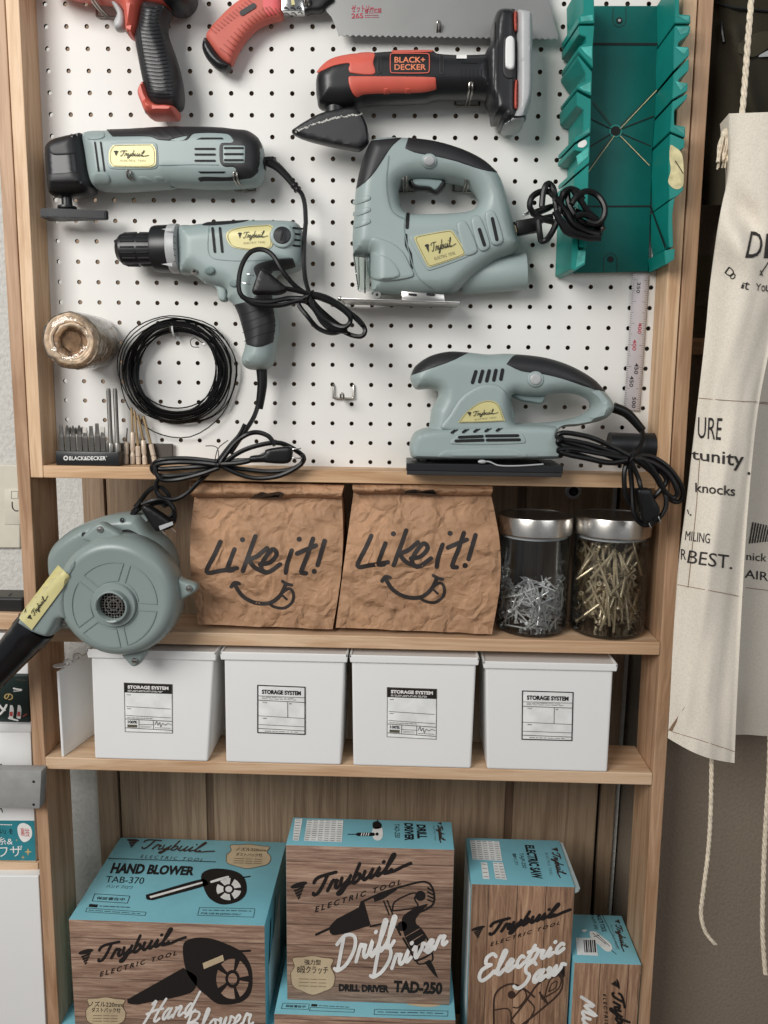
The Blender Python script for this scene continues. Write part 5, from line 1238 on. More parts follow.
b.tube([UY([q], -.085)[0] for q in X2([(280,68),(330,76),(334,150),(320,140),(333,80),(376,44)])], .0007, 'black_plastic', 5)
b.obj('power_cord', t)
plug(t, X2, None, None, [(470,112),(528,104),(536,84),(640,70),(650,100),(632,142),(534,140),(522,134),(472,136)], -.082, .016, ([(638,84),(688,78)], [(632,120),(692,120)]))
hook(278, 274, 9, .05, 'wire hook under the rear end of the power drill', drop=12)

# ---------------------------------------------------------------- palm sander on the ledge
y0 = -.058
t = thing('palm_sander', u1(510, 420, y0), 'grey green palm sander with a long handle loop, resting on the ledge at the right', 'power tool')
o = G([(73,134),(85,110),(120,86),(165,75),(212,77),(260,82),(300,80),(340,82),(400,90),(460,110),(512,140),(546,176),(563,202),(561,218),(540,240),(480,255),(432,262),(420,300),(110,300),(118,258),(125,215),(135,195),(141,174),(122,166),(88,167),(76,152)])
hh = G([(318,182),(345,183),(386,184),(420,177),(470,178),(503,192),(511,212),(480,232),(420,245),(345,249),(322,244),(314,215)])
Bd = Body(o, .070, .020, y0, [hh], .12); b = MB(); Bd.mesh(b, 'teal_grey')
pad(b, Bd, G([(150,262),(168,225),(195,185),(232,160),(262,153),(292,163),(314,196),(324,240),(325,264)]), 'teal_grey', .005, 2.5)
for k in range(5): ribbon(b, Bd, G([(222+k*17,150-k*2),(230+k*16,124-k*1)]), 3.6, 'slot', .0006, True, False)
b.obj('housing', t)
b = MB(); pad(b, Bd, G([(74,133,1),(86,110),(120,87),(165,76),(213,78,1),(170,99),(120,117)]), 'rubber', .0012, 1.2)
pad(b, Bd, G([(303,106,1),(320,86),(336,83),(400,91),(460,111),(512,141),(542,172,1),(500,162),(440,142),(390,130),(340,123)]), 'rubber', .0012, 1.2); b.obj('rubber_grip', t)
b = MB(); cc = G([(373,142)])[0]
pad(b, Bd, [(cc[0]+8.2*math.cos(a), cc[1]+8.2*math.sin(a)) for a in np.linspace(0,6.283,16,endpoint=False)], 'teal_grey', .0022, 1.2); pad(b, Bd, [(cc[0]+6*math.cos(a), cc[1]+6*math.sin(a)) for a in np.linspace(0,6.283,16,endpoint=False)], 'light_grey', .0045, 1.6); b.obj('lock_button', t)
b = MB(); Body(G([(312,178),(350,176),(396,178),(388,201),(360,198),(335,193)]), .02, .004, y0, (), .2).mesh(b, 'teal_grey_dark'); b.obj('trigger', t)
b = MB(); o = G([(76,285),(96,266),(150,258),(300,252),(416,254),(422,275),(433,326),(420,332),(84,332),(71,315)]); Bs = Body(o, .088, .008, y0, (), .5); Bs.mesh(b, 'teal_grey')
for k in range(5): ribbon(b, Bs, G([(172+k*27,270-k*1.2),(184+k*27,262-k*1.2)]), 2.4, 'slot', .0016, True, False)
pad(b, Bs, G([(172,298),(196,273),(334,270),(346,280),(346,296)]), 'teal_grey', .0018, 1.2)
for q in ([(190,281),(245,279)], [(255,278),(330,277)], [(182,290),(247,288)], [(257,288),(334,287)]): ribbon(b, Bs, G(q), 3.0, 'slot', .0024, True, False)
pad(b, Bs, G([(140,331),(160,312),(320,308),(350,331)]), 'teal_grey', .0016, 1.2); b.obj('base_skirt', t)
nameplate(t, Bd, G([(186,246,1),(205,222),(235,199),(264,193),(284,204),(299,242,1),(240,245)]), G([(208,220),(280,212),(284,234),(212,242)]), .55, .0066)
zp = LT+.0006; zq = u1(*G([(240,346)])[0], y0-.04)[2]; b = MB(); a, e = u1(*G([(63,346)])[0], y0-.044), u1(*G([(440,346)])[0], y0-.044)
b.box(a[0], e[0], y0-.044, y0+.046, zp+.006, max(zq, zp+.011), 'black_plastic', .001); b.box(a[0]+.001, e[0]-.001, y0-.043, y0+.045, zp, zp+.006, 'rubber', .0008)
for x in (.015, .03, e[0]-a[0]-.03): b.box(a[0]+x, a[0]+x+.006, y0-.03, y0+.03, zp+.011, zp+.017, 'slot')
b.obj('sanding_plate', t)
b = MB(); cable(b, G, [(240,340),(262,340),(285,349),(330,350),(392,346)], y0-.046, .0011, 'light_grey', 0); b.ball(u1(*G([(245,340)])[0], y0-.047), .0028, 'light_grey', 10, (2.2,1,1)); b.obj('paper_clamp', t)
b = MB(); c = u1(*X4([(330,215)])[0], -.03); e = u1(*X4([(562,224)])[0], -.032); d = e-c; L_ = np.linalg.norm(d)
b.lathe([(.0001,0),(.019,0),(.019,L_*.62),(.0205,L_*.66),(.0205,L_),(.018,L_+.0005),(.017,L_-.01),(.0001,L_-.01)], c, d, 'black_plastic', 32); b.obj('dust_nozzle', t)
b = MB(); p = [u1(*q[:2], y0) for q in X4([(352,36),(420,66),(492,146)])]; b.tube(p, [.0078,.0072,.0058], 'cord_black', 12)
cable(b, X4, [(488,140),(494,170),(484,215),(440,262)], (y0, -.094), .0034, wob=0)
for s_, q in enumerate(([(436,265),(380,302),(280,290),(180,262),(112,258),(98,270)], [(430,270),(340,222),(250,182),(150,160),(98,160),(84,178),(130,202),(230,232),(340,272),(412,292)], [(420,280),(300,252),(180,236),(100,216),(86,198),(110,180)],
     [(420,290),(330,302),(230,282),(150,266),(98,250),(92,238),(150,234),(280,256),(420,282)], [(430,280),(520,270),(600,310),(660,380),(686,440),(670,486),(630,480),(590,430),(540,350),(460,290)], [(425,285),(404,350),(410,450),(432,504)],
     [(430,296),(440,400),(450,540),(490,596),(540,592),(592,540),(606,480),(580,400),(500,310),(440,278)], [(436,292),(470,370),(484,420),(492,446)], [(450,280),(560,330),(602,370),(602,402),(562,450),(532,482)], [(425,272),(330,244),(240,214),(150,196),(96,190)],
     [(430,284),(500,290),(560,360),(600,440),(640,470),(660,440),(620,360),(540,300),(450,276)])):
    cable(b, X4, q, -.104-.004*(s_ % 4), .0036, wob=.003, seed=60+s_, n=8)
c = u1(*X4([(430,278)])[0], -.108); b.lathe([(.012,-.0015),(.0135,0),(.012,.0015)], c, (.9,0,-.6), 'cord_black', 16); b.obj('power_cord', t)
plug(t, X4, None, None, [(462,432),(480,424),(528,426),(548,470),(576,522),(560,572),(500,592),(480,520)], -.118, .018, ([(516,582),(532,614)], [(564,556),(578,590)]))

# ---------------------------------------------------------------- mitre box
t = thing('mitre_box', u1(620, 130, -.05), 'green plastic mitre box with slotted walls hung upright along the right side of the pegboard', 'mitre box')
yF, yB = -.088, -.006
b = MB(); fl = D([(150,18),(418,18),(412,300),(398,480),(385,868),(150,872)]); W = UY([q[:2] for q in fl], -.014)[:, [0, 2]]
b.prism([(p[0], p[1]) for p in W], -.014, -.004, 'green_floor', .001)
S = plane_y(-.0142)
for q, w_ in (([(200,141),(414,142)], 2.4), ([(180,661),(392,660)], 1.6)): ribbon(b, S, D(q), w_, 'slot', .0005, False, False)
for e_, w_, m_ in (((207,326),2.2,'green_dark'), ((195,378),1.4,'slot'), ((198,470),1.4,'slot'), ((186,560),2.6,'cream_putty'), ((412,288),2.6,'cream_putty'), ((402,372),1.4,'slot'), ((392,467),1.4,'slot'), ((388,530),2.4,'cream_putty')):
    ribbon(b, S, D([(280,420),e_]), w_, 'green_dark', .0005, False, False)
    if m_ == 'cream_putty':
        ribbon(b, S, D([(284,424),e_]), .7, 'cream_putty', .0008, False, False)
    elif m_ == 'slot': ribbon(b, S, D([(280,420),e_]), .8, 'slot', .0008, False, False)
for c in ((292,66), (264,830)):
    s_ = -1 if c[1] < 400 else 1
    ribbon(b, S, D([(c[0]-20,c[1]+s_*42),(c[0]-20,c[1]-s_*4),(c[0],c[1]-s_*20),(c[0]+20,c[1]-s_*4),(c[0]+20,c[1]+s_*42)]), .9, 'green_dark', .0006, False); dot(b, S, D([c])[0], 3.2, 'slot', .0006); dot(b, S, D([c])[0], 1.5, 'light_grey', .0009) if c[1] < 400 else None
cc = D([(280,420)])[0]; dot(b, S, cc, 6.6, 'green', .0009, 20); dot(b, S, cc, 4.9, 'slot', .0012, 18)
b.obj('floor_plate', t)
left = [[(178,-70),(210,-70),(213,74),(163,74),(163,52),(178,42)], [(163,82),(213,82),(208,140),(208,217),(162,166),(162,150),(186,138),(186,118),(163,110)], [(160,176),(205,230),(203,306),(158,284),(158,272),(184,260),(184,236),(160,188)],
        [(156,293),(202,318),(200,424),(150,456),(150,440),(176,424),(178,352),(156,338)], [(149,464),(199,434),(196,520),(149,560),(149,545),(172,520),(174,486),(149,480)], [(148,568),(195,528),(187,792),(164,790),(160,640),(148,628)], [(147,660),(155,662),(161,800),(186,801),(183,846),(150,866),(138,860)]]
right = [[(470,-70),(484,-70),(484,45),(520,48),(520,74),(470,74)], [(470,82),(520,82),(518,105),(500,122),(482,135),(480,148),(515,150),(516,176),(466,226),(466,150)], [(466,236),(515,186),(514,225),(482,255),(482,262),(512,266),(510,290),(462,318)],
         [(462,326),(510,299),(508,315),(482,340),(468,352),(468,400),(503,405),(503,440),(455,420)], [(455,428),(502,448),(500,472),(474,488),(474,496),(498,520),(497,608),(480,626),(452,640),(450,520)], [(450,646),(470,632),(462,690),(465,790),(452,792),(448,740)], [(444,800),(470,795),(468,830),(440,848),(436,802)]]
for side, polys in (('l', left), ('r', right)):
    b = MB()
    for pl in polys:
        W = UY([q[:2] for q in D(pl)], yF)[:, [0, 2]]
        bm = bmesh.new(); n = len(W); cx = W[:, 0]; fr = [bm.verts.new((float(p[0]), yF, float(p[1]))) for p in W]
        outer = cx.min() if side == 'l' else cx.max(); span = cx.max()-cx.min()
        bk = [bm.verts.new((float(p[0]+(-1 if side == 'l' else 1)*.007*abs((p[0]-(cx.max() if side == 'l' else cx.min()))/span)), yB if abs(p[0]-outer) < span*.8 else yB, float(p[1]))) for p in W]
        bm.faces.new(fr); bm.faces.new(bk[::-1])
        for i in range(n): bm.faces.new((fr[i], bk[i], bk[(i+1) % n], fr[(i+1) % n]))
        bmesh.ops.recalc_face_normals(bm, faces=bm.faces[:]); bmesh.ops.bevel(bm, geom=bm.edges[:], offset=.0007, segments=2, affect='EDGES', clamp_overlap=True)
        bmesh.ops.triangulate(bm, faces=[f for f in bm.faces if len(f.verts) > 4]); b.from_bm(bm, 'green')
    S = plane_y(yF)
    if side == 'r':
        patch(b, S, D([(455,466),(468,470),(490,490),(497,530),(496,592),(478,606),(458,598),(448,580),(456,545),(452,505)]), 'cream_putty', .0007, None, False)
        ribbon(b, S, D([(470,515),(496,556)]), .9, 'slot', .0012, False, False)
        q0, q1, q2, q3 = u1(*D([(394,664)])[0], -.0145), u1(*D([(443,800)])[0], yF+.001), u1(*D([(452,800)])[0], yF+.001), u1(*D([(398,664)])[0], -.0145)
        nx = -.0016; b.add([q0+(nx,0,0), q1+(nx,0,0), q1+(nx,0,.006), q0+(nx,0,.004)], [(0,1,2,3)], 'slot')
        for q in ([(476,50),(516,52),(514,70)], [(474,88),(516,86),(510,104),(488,112)], [(470,150),(512,154),(500,176)], [(470,260),(508,270),(488,290)], [(466,405),(500,410),(498,430)]): patch(b, S, D([(x,y,1) for x,y in q]), 'green_worn', .0006, None, False, 1)
    else:
        patch(b, S, D([(162,458),(182,448),(188,460),(176,472),(160,470)]), 'white_ink', .0007, None, False)
        for q in ([(166,54),(206,48),(208,66),(170,70)], [(168,152),(204,148),(204,190),(180,168)], [(164,280),(200,262),(200,296),(176,290)], [(156,440),(196,410),(196,424)], [(154,500),(194,470),(192,500),(160,530)], [(160,804),(184,806),(180,840),(152,858)]): patch(b, S, D([(x,y,1) for x,y in q]), 'green_worn', .0006, None, False, 1)
    b.obj('side_wall', t)

# ---------------------------------------------------------------- steel ruler
plain('ruler_steel', (206,200,202), .35, .3, .02, 20)
t = thing('steel_ruler', u1(636, 340, -.004), 'steel ruler hanging below the mitre box, red and black figures', 'ruler')
b = MB(); q = [(641,150),(657.5,150),(639.2,410.8),(623.6,409.6)]; W = UY(q, -.004); b.hexa([W[0]-(0,.001,0), W[1]-(0,.001,0), W[2]-(0,.001,0), W[3]-(0,.001,0), W[0], W[1], W[2], W[3]], 'ruler_steel', .0004)
S = plane_y(-.005); f = quadmap([(q[0]), (q[1]), (q[2]), (q[3])])
for k in range(120):
    v = k/120; L_ = .3 if k % 10 == 0 else (.22 if k % 5 == 0 else .13)
    for e_ in (0, 1): ribbon(b, S, [tuple(p) for p in f(np.array([(e_, v), (abs(e_-L_), v)]))], .35, 'ink_soft', .0003, False, False)
def vtext(v, u0, u1_, s, m_, h_=.042): 
    c = [tuple(p) for p in f(np.array([(u1_, v+h_/2), (u1_, v-h_/2), (u0, v-h_/2), (u0, v+h_/2)]))]; text(b, S, c, s, m_, .01, 0, .0006)
for v, u0, w_, s, m_ in ((.47,.3,.52,'350','ink'), (.315,.55,.78,'400','red_ink'), (.25,.28,.52,'400','red_ink'), (.16,.5,.75,'450','ink'), (.11,.25,.5,'450','ink'), (.03,.5,.74,'500','ink')): vtext(v, u0, w_, s, m_)
b.obj('blade', t)

# ---------------------------------------------------------------- twine and wire
t = thing('twine_roll', u1(80, 340, -.05), 'roll of natural jute twine in clear wrap hanging by its hole, at the lower left', 'twine')
plain('jute', (222,200,176), .85, 0, .14, 120, .5, 500); plain('jute_dark', (150,120,92), .9, 0, .15, 120, .5, 500); thin_glass('wrap_film', (252,252,250), .1, 1.7)
yf = -.112; c = u1(*X7([(140,160)])[0], yf); ro = 96/3.491/(F/(yf-CAM[1])); ax = np.array([-.05,1,.03]); ax /= np.linalg.norm(ax); b = MB()
def ringpt(r, a, h): return c+ax*h+r*np.array([math.cos(a), 0, math.sin(a)])
rr = random.Random(9)
for layer, (r0, n_) in enumerate(((ro*.93, 26), (ro*.85, 10), (ro*.74, 9), (ro*.62, 8), (ro*.5, 8))):
    for k in range(n_):
        h = .004+k*(.1/26) if layer == 0 else rr.uniform(.002, .012)+.002*layer; tl = rr.uniform(-.1, .1); P_ = []
        r_ = r0*(1-.10*max(0, (h-.06)/.05)) if layer == 0 else r0+rr.uniform(-.0015, .0015)
        for i in range(20):
            a = 2*math.pi*i/20; P_.append(ringpt(r_+rr.uniform(-.0007, .0007), a, h+tl*.03*math.sin(a+k)))
        b.tube(P_, .0026, 'jute' if (k+layer) % 3 else 'jute', 6, True, 2)
b.lathe([(ro*.9,.006),(ro*.9,.098),(ro*.4,.1),(ro*.4,.006)], c, ax, 'jute_dark', 30); b.obj('twine', t)
b = MB(); prof = []
for r_, h in ((ro*.3,.012),(ro*.42,-.002),(ro*.7,-.004),(ro*.98,-.001),(ro*1.03,.008),(ro*1.03,.07),(ro*.98,.104)): prof.append((r_, h))
b.lathe(prof, c, ax, 'wrap_film', 40); o_ = len(b.v)
b.v = [tuple(np.array(v)+np.array([rr.uniform(-.0012,.0012), rr.uniform(-.0012,.0012), rr.uniform(-.0012,.0012)])) for v in b.v]; b.f = [q for q in b.f if len(q) == 4]; b.m = b.m[:len(b.f)]; b.sm = b.sm[:len(b.f)]
b.obj('plastic_wrap', t, 180, False)
hk = MB(); p = u1(*X7([(150,165)])[0], -.05); hk.tube([p+(0,.053,.012), p+(0,.02,.011), p+(0,-.035,.010), p+(0,-.05,.014)], .0016, 'hook_steel', 8); tag(hk.obj('pegboard_hook'), 'wire hook holding the roll of twine through its middle', 'hook', 'pegboard hooks')
t = thing('wire_coil', u1(178, 372, -.015), 'large coil of thin black wire tied in a ring, hung beside the twine', 'wire')
b = MB(); cx, cy = 515, 268
for k in range(24):
    r_ = rr.uniform(140, 183); dx, dy = rr.uniform(-8, 8), rr.uniform(-8, 8)+ (183-r_)*-.12; e_ = rr.uniform(.95, 1.05); yy = rr.uniform(-.024, -.008); ph = rr.uniform(0, 6)
    P_ = [UY([X7([(cx+dx+r_*e_*math.cos(a)+2*math.sin(3*a+ph), cy+dy+r_/e_*math.sin(a))])[0]], yy-.002*math.sin(2*a+ph))[0] for a in np.linspace(0, 2*math.pi, 26, endpoint=False)]; b.tube(P_, .0011, 'cord_black', 5, True, 2)
for q in ([(520,74),(640,110),(712,210),(716,300),(680,390),(600,440),(470,440),(380,400),(320,310),(306,220),(350,130),(430,84)], [(510,80),(650,125),(722,240),(700,360),(650,440),(560,495),(460,488),(380,440),(330,360),(312,250),(340,160),(420,96)],
          [(515,92),(630,118),(700,220),(690,350),(640,420),(540,445),(430,425),(350,360),(322,260),(345,170),(420,112)]):
    b.tube([UY([p[:2]], -.012)[0] for p in X7(q)], .0009, 'cord_black', 5, True, 3)
b.tube([UY([p[:2]], -.02)[0] for p in X7([(590,182),(566,180),(560,160),(575,150),(592,160),(610,172)])], .0007, 'cord_black', 5)
b.obj('wire_loops', t)
b = MB(); p = u1(*X7([(505,126)])[0], -.016); b.lathe([(.0165*.72,-.0012),(.0165*.72,.0012)], p, (1,0,.15), 'light_grey', 16, True, False); b.obj('tie', t); b = MB(); b.ball(u1(*X7([(608,172)])[0], -.022), .0022, 'white_plastic', 8, (1.4,1,1)); b.obj('wire_end', t)
hk = MB(); p = u1(*X7([(505,140)])[0], -.004); hk.tube([p+(0,.008,.006), p+(0,-.012,.004), p+(0,-.02,.006), p+(0,-.022,.012)], .0016, 'hook_steel', 8); tag(hk.obj('pegboard_hook'), 'wire hook carrying the coil of black wire at its top', 'hook', 'pegboard hooks')

# ---------------------------------------------------------------- bits on the ledge
yb = -.035
a, e = u1(*X8([(83,390)])[0], yb-.012), u1(*X8([(432,390)])[0], yb-.012); zt = a[2]
t = thing('bit_holder', ((a[0]+e[0])/2, yb, LT), 'black driver bit holder with white lettering standing at the left end of the ledge', 'bit holder')
b = MB(); b.box(a[0], e[0], yb-.012, yb+.010, LT+.0004, zt, 'black_plastic', .0015); S = plane_y(yb-.012)
text(b, S, X8([(160,418),(362,418),(362,440),(160,440)]), 'BLACK&DECKER', 'white_ink', .02); dot(b, S, X8([(142,428)])[0], 2.4, 'white_ink'); dot(b, S, X8([(142,428)])[0], 1.2, 'black_plastic', .0008); text(b, S, X8([(363,416),(369,416),(369,422),(363,422)]), '®', 'white_ink')
b.obj('holder_body', t)
plain('bit_steel', (118,115,110), .38, .6, .08)
def bit(kind):
    b = MB(); L_ = .030
    if kind == 'long': b.lathe([(.0001,-.006),(.0042,-.006),(.0042,.010),(.0034,.012),(.0034,.0745),(.0025,.078),(.0001,.078)], (0,0,0), (0,0,1), 'bit_steel', 12); b.lathe([(.0046,-.002),(.0048,.009),(.0044,.010)], (0,0,0), (0,0,1), 'hook_steel', 12)
    else:
        b.lathe([(.0001,-.006),(.0041,-.006),(.0041,.017),(.0034,.0195),(.003,.024)], (0,0,0), (0,0,1), 'bit_steel', 6, False)
        if kind == 'flat': b.hexa([(-.0032,-.0008,.0305),(.0032,-.0008,.0305),(.003,-.0022,.023),(-.003,-.0022,.023),(-.0032,.0008,.0305),(.0032,.0008,.0305),(.003,.0022,.023),(-.003,.0022,.023)], 'bit_steel')
        elif kind == 'cross':
            b.lathe([(.0034,.022),(.0030,.027),(.0010,.0310),(.0001,.0312)], (0,0,0), (0,0,1), 'bit_steel', 4, False); b.lathe([(.0030,.022),(.0024,.028),(.0001,.0312)], (0,0,0), (0,.38,1), 'bit_steel', 4, False)
        else: b.lathe([(.0030,.023),(.0027,.0300),(.0024,.0312),(.0001,.0312)], (0,0,0), (0,0,1), 'bit_steel', 6, False)
    o = b.obj('driver_bit'); return o
pos = {0: 'first', 1: 'second'}
kinds = ['hex','cross','cross','cross','flat','hex','hex','flat']; names = ['hex tipped bit at the left end of the holder','thin cross tipped bit next to the left end of the holder','cross tipped bit third from the left in the holder','cross tipped bit fourth from the left in the holder','flat tipped bit in the middle of the holder, fifth from the left','slim hex tipped bit third from the two long bits','tall hex tipped bit second from the two long bits','flat tipped bit next to the two long bits']
protos = {}
for k, x in enumerate((115,148,180,214,246,279,312,343)):
    topy = (247,247,250,247,258,252,238,255)[k]; pz = u1(*X8([(x, topy)])[0], yb); kd = kinds[k]
    if kd not in protos: protos[kd] = o = bit(kd)
    else: o = protos[kd].copy(); COL.objects.link(o)
    o.location = (pz[0], yb, zt); o.scale = (1, 1, max(.8, (pz[2]-zt)/.0312)); tag(o, 'short dark '+names[k], 'bit', 'short bits in the black holder')
for k, (x, l) in enumerate(((375, 'long dark driver bit nearest the short bits'), (411, 'long dark driver bit at the right end of the black holder'))):
    o = bit('long') if k == 0 else protos['long'].copy()
    if k: COL.objects.link(o)
    protos['long'] = o; pz = u1(*X8([(x,46)])[0], yb); o.location = (pz[0], yb, zt); o.scale = (1, 1, (pz[2]-zt)/.078); tag(o, l, 'bit', 'long bits in the black holder')
plain('pale_shank', (214,196,176), .42, .2, .06); plain('gold_shank', (176,150,112), .35, .7, .08)
def dbit(bot, mid, top, rt, label, spiral):
    b = MB(); p0, p1, p2 = [np.array(u1(*X8([q])[0], -.018)) for q in (bot, mid, top)]; p0[2] = max(p0[2], LT+.0005); d = (p1-p0)/np.linalg.norm(p1-p0); L_ = np.linalg.norm(p1-p0)
    b.lathe([(.0001,0),(.0036,.0005),(.0038,.012),(.0038,L_*.30),(.0030,L_*.33),(.0030,L_*.42),(.0038,L_*.45),(.0038,L_*.96),(.0028,L_)], (0,0,0), d, 'pale_shank', 10)
    d2 = p2-p1; n = 40; P_ = [(p1-p0)+d2*i/n for i in range(n+1)]; R_2 = [rt*(.62+.38*(1 if (not spiral or i % 4 < 2) else 0)) for i in range(n+1)]; R_2[-1] = .0002
    b.tube(P_, R_2, 'bit_steel' if spiral else 'gold_shank', 7, False, 1, False); o = b.obj('drill_bit'); o.location = p0; tag(o, label, 'drill bit', 'pale shank drill bits on the ledge')
dbit((473,466),(474,338),(479,262),.0013,'short pale shank drill bit with a dark fine spiral, nearest the bit holder', True)
dbit((508,466),(508,286),(502,150),.0018,'pale drill bit with the longest shank, standing upright', False)
dbit((540,466),(537,362),(518,165),.0020,'pale shank drill bit leaning left behind the wire coil, third from the holder', False)
dbit((576,466),(566,330),(536,190),.0022,'thick pale shank drill bit leaning left, fourth from the holder', False)
dbit((632,460),(608,352),(566,195),.0022,'drill bit leaning left most, beside the dark card', False)
b = MB(); p = UY(X8([(432,346),(728,350),(728,452),(430,462)]), -.007); p[2][2] = p[3][2] = LT+.0005; b.hexa(list(p-np.array([0,.003,0]))+list(p+np.array([0,.003,0])), 'dark_card' if 'dark_card' in MATS else (plain('dark_card', (74,66,60), .55) and 'dark_card'), .0006)
tag(b.obj('bit_case'), 'flat dark plastic case leaning on the board behind the drill bits', 'case')
# ================================================================ hand blower
y0 = -.105
t = thing('hand_blower', u1(115, 600, y0), 'grey hand blower with a black nozzle and gold plate, hanging over the middle shelf edge', 'power tool')
def cpx(pts): return [q[:2] for q in H(pts)]
yb_, yf_ = -.082, -.134
c = u1(*H([(391,395)])[0], -.1); cb = np.array([c[0], yb_, c[2]]); ro = 203/3.2/(F/(-.1-CAM[1]))
b = MB(); dpt = yb_-yf_; fr_ = np.array([0,-1.,0])
b.lathe([(.001,0),(ro*.97,0),(ro,.004),(ro,dpt*.45),(ro*.985,dpt*.68),(ro*.93,dpt*.86),(ro*.86,dpt*.95),(ro*.8,dpt*.97),(ro*.785,dpt*.965),(ro*.2,dpt*.965)], cb, fr_, 'teal_grey_shaded', 72)
yp = yf_+dpt*.035
# scroll that runs out to the left
Sc = Body(H([(250,268),(180,339),(110,420),(64,477),(84,500),(120,520),(166,531),(190,500),(206,474),(236,486),(230,440),(232,390),(250,335),(268,300)]), .058, .010, y0-.001, (), .1); Sc.mesh(b, 'teal_grey_shaded')
S = plane_y(yp)
CX, CZ = H([(366,430)])[0][:2]
def arcp(r, a0, a1, n=12): return [(CX+r*math.cos(a), CZ+r*math.sin(a)) for a in np.linspace(a0, a1, n)]
sp_ = [math.radians(v) for v in (-73, 4, 77, 143, 218)]; rO, rI = 42.5, 24
for k in range(5):
    a0 = sp_[k]; a1 = sp_[(k+1) % 5]; a1 += 2*math.pi if a1 < a0 else 0
    g = .085; L = arcp(rO, a0+g, a1-g)+arcp(rI, a1-g*1.8, a0+g*1.8, 8)
    V = L+[L[0]]; ribbon(b, S, V, 1.0, 'teal_grey_shaded', .0012, True, False, 1); ribbon(b, S, [(x+.5, y+.6) for x, y in V], .7, 'teal_grey_dark', .0006, True, False, 1)
for q in ([(268,222),(288,188),(320,168),(345,176),(395,212),(360,240)], [(572,345),(590,352),(628,366),(632,384),(596,408),(568,416)], [(392,580),(470,574),(452,616),(432,628),(415,618)], [(190,470),(222,470),(236,500),(205,506),(188,496)]):
    Body(H(q), .022, .005, y0+.006, (), .3).mesh(b, 'teal_grey_shaded')
b.obj('fan_housing', t)
for cc in ((320,190), (605,379), (431,610), (205,487)):
    b = MB(); p = u1(*H([cc])[0], y0-.006); b.lathe([(.0048,-.002),(.0048,.001),(.0035,.0025),(.0001,.003)], p, (0,-1,0), 'steel', 14); b.box(p[0]-.003, p[0]+.003, p[1]-.0035, p[1]-.0026, p[2]-.0005, p[2]+.0005, 'slot'); b.obj('screw', t)
pc = u1(CX, CZ, yp); s1 = (F/(yp-CAM[1]))
b = MB(); b.lathe([(.0335,-.004),(.0335,.003),(.032,.0055),(.0245,.006),(.0235,.014),(.0215,.0145),(.0205,.013),(.0205,-.002),(.0001,-.002)], pc, (0,-1,0), 'teal_grey_shaded', 48); b.obj('intake_ring', t)
b = MB(); b.lathe([(.0202,.0015),(.0001,.0015)], pc, (0,-1,0), 'slot', 32); g_ = np.linspace(-.017, .017, 9)
for v in g_:
    hL = math.sqrt(max(0, .0198**2-v*v)); b.box(pc[0]+v-.0004, pc[0]+v+.0004, pc[1]-.003, pc[1]-.002, pc[2]-hL, pc[2]+hL, 'hook_steel'); b.box(pc[0]-hL, pc[0]+hL, pc[1]-.0034, pc[1]-.0024, pc[2]+v-.0004, pc[2]+v+.0004, 'hook_steel')
for r_ in (.007, .013): b.lathe([(r_-.0008,.0042),(r_+.0008,.0042),(r_+.0008,.0026)], pc, (0,-1,0), 'hook_steel', 24, True, False)
b.obj('intake_grille', t)
b = MB()
for a in (.6, 2.6, 4.4):
    P_ = [pc+np.array([.0222*math.cos(a+q), -.0145, .0222*math.sin(a+q)]) for q in np.linspace(0, .7, 6)]; b.tube(P_, .0019, 'teal_grey_shaded', 6)
b.obj('locking_lugs', t)
nameplate(t, Sc, H([(188,303,1),(230,341,1),(104,510,1),(60,470,1)]), [H([(88,470)])[0][:2], H([(146,392)])[0][:2], H([(162,406)])[0][:2], H([(104,484)])[0][:2]], .6, .0026, False)
b = MB(); X10_ = crop(0, 560, 7.31); a = u1(*X10_([(262,488)])[0], y0); e = u1(-40, 712, y0-.004); d = e-a; L_ = np.linalg.norm(d); k = 1/7.31/(F/(y0-CAM[1]))
b.lathe([(148*k,-.004),(150*k,.0),(150*k,.016),(143*k,.020),(141*k,.032),(118*k,L_*.55),(108*k,L_),(98*k,L_),(98*k,L_-.02),(.001,L_-.02)], a, d, 'nozzle_black' if 'nozzle_black' in MATS else (plain('nozzle_black', (14,15,18), .22, 0, .03) and 'nozzle_black'), 48)
b.obj('nozzle', t)
b = MB(); Mo = Body(H([(156,300),(160,262),(188,222),(245,182),(325,152),(395,139),(440,140),(462,158),(490,200),(540,250),(560,320),(540,420),(440,500),(300,480),(215,400),(165,345)]), .066, .016, -.045, (), .25); Mo.mesh(b, 'teal_grey_shaded')
for cc in ((270,206), (392,160)):
    q = H([cc])[0]; pad(b, Mo, [(q[0]+3.4*math.cos(a), q[1]+3.2*math.sin(a)) for a in np.linspace(0,6.283,12,endpoint=False)], 'teal_grey_dark', .001, 1); dot(b, Mo, q, 2.4, 'slot', .0016)
pad(b, Mo, H([(388,196),(410,190),(440,204),(442,214),(400,212)]), 'slot', .0008, .8); b.obj('motor_handle', t)
b = MB(); b.lathe([(.001,0),(.05,0),(.054,.004),(.054,.055),(.05,.06),(.001,.06)], (cb[0]+.012, -.082, S2+.0545), (0,1,0), 'black_plastic', 40); b.obj('motor_cap', t)
b = MB(); cable(b, X2, [(-20,330),(4,300),(34,262),(66,242),(98,250),(122,280),(118,312),(100,325)], -.07, .0036, wob=.003); cable(b, X2, [(10,318),(60,300),(110,300),(140,330),(150,370),(130,410),(90,400)], -.075, .0036, wob=.003)
cable(b, X2, [(20,330),(80,310),(130,320),(145,350),(120,380)], -.068, .0036, wob=.003); cable(b, X2, [(5,325),(-20,345),(-30,365)], -.06, .005, wob=0)
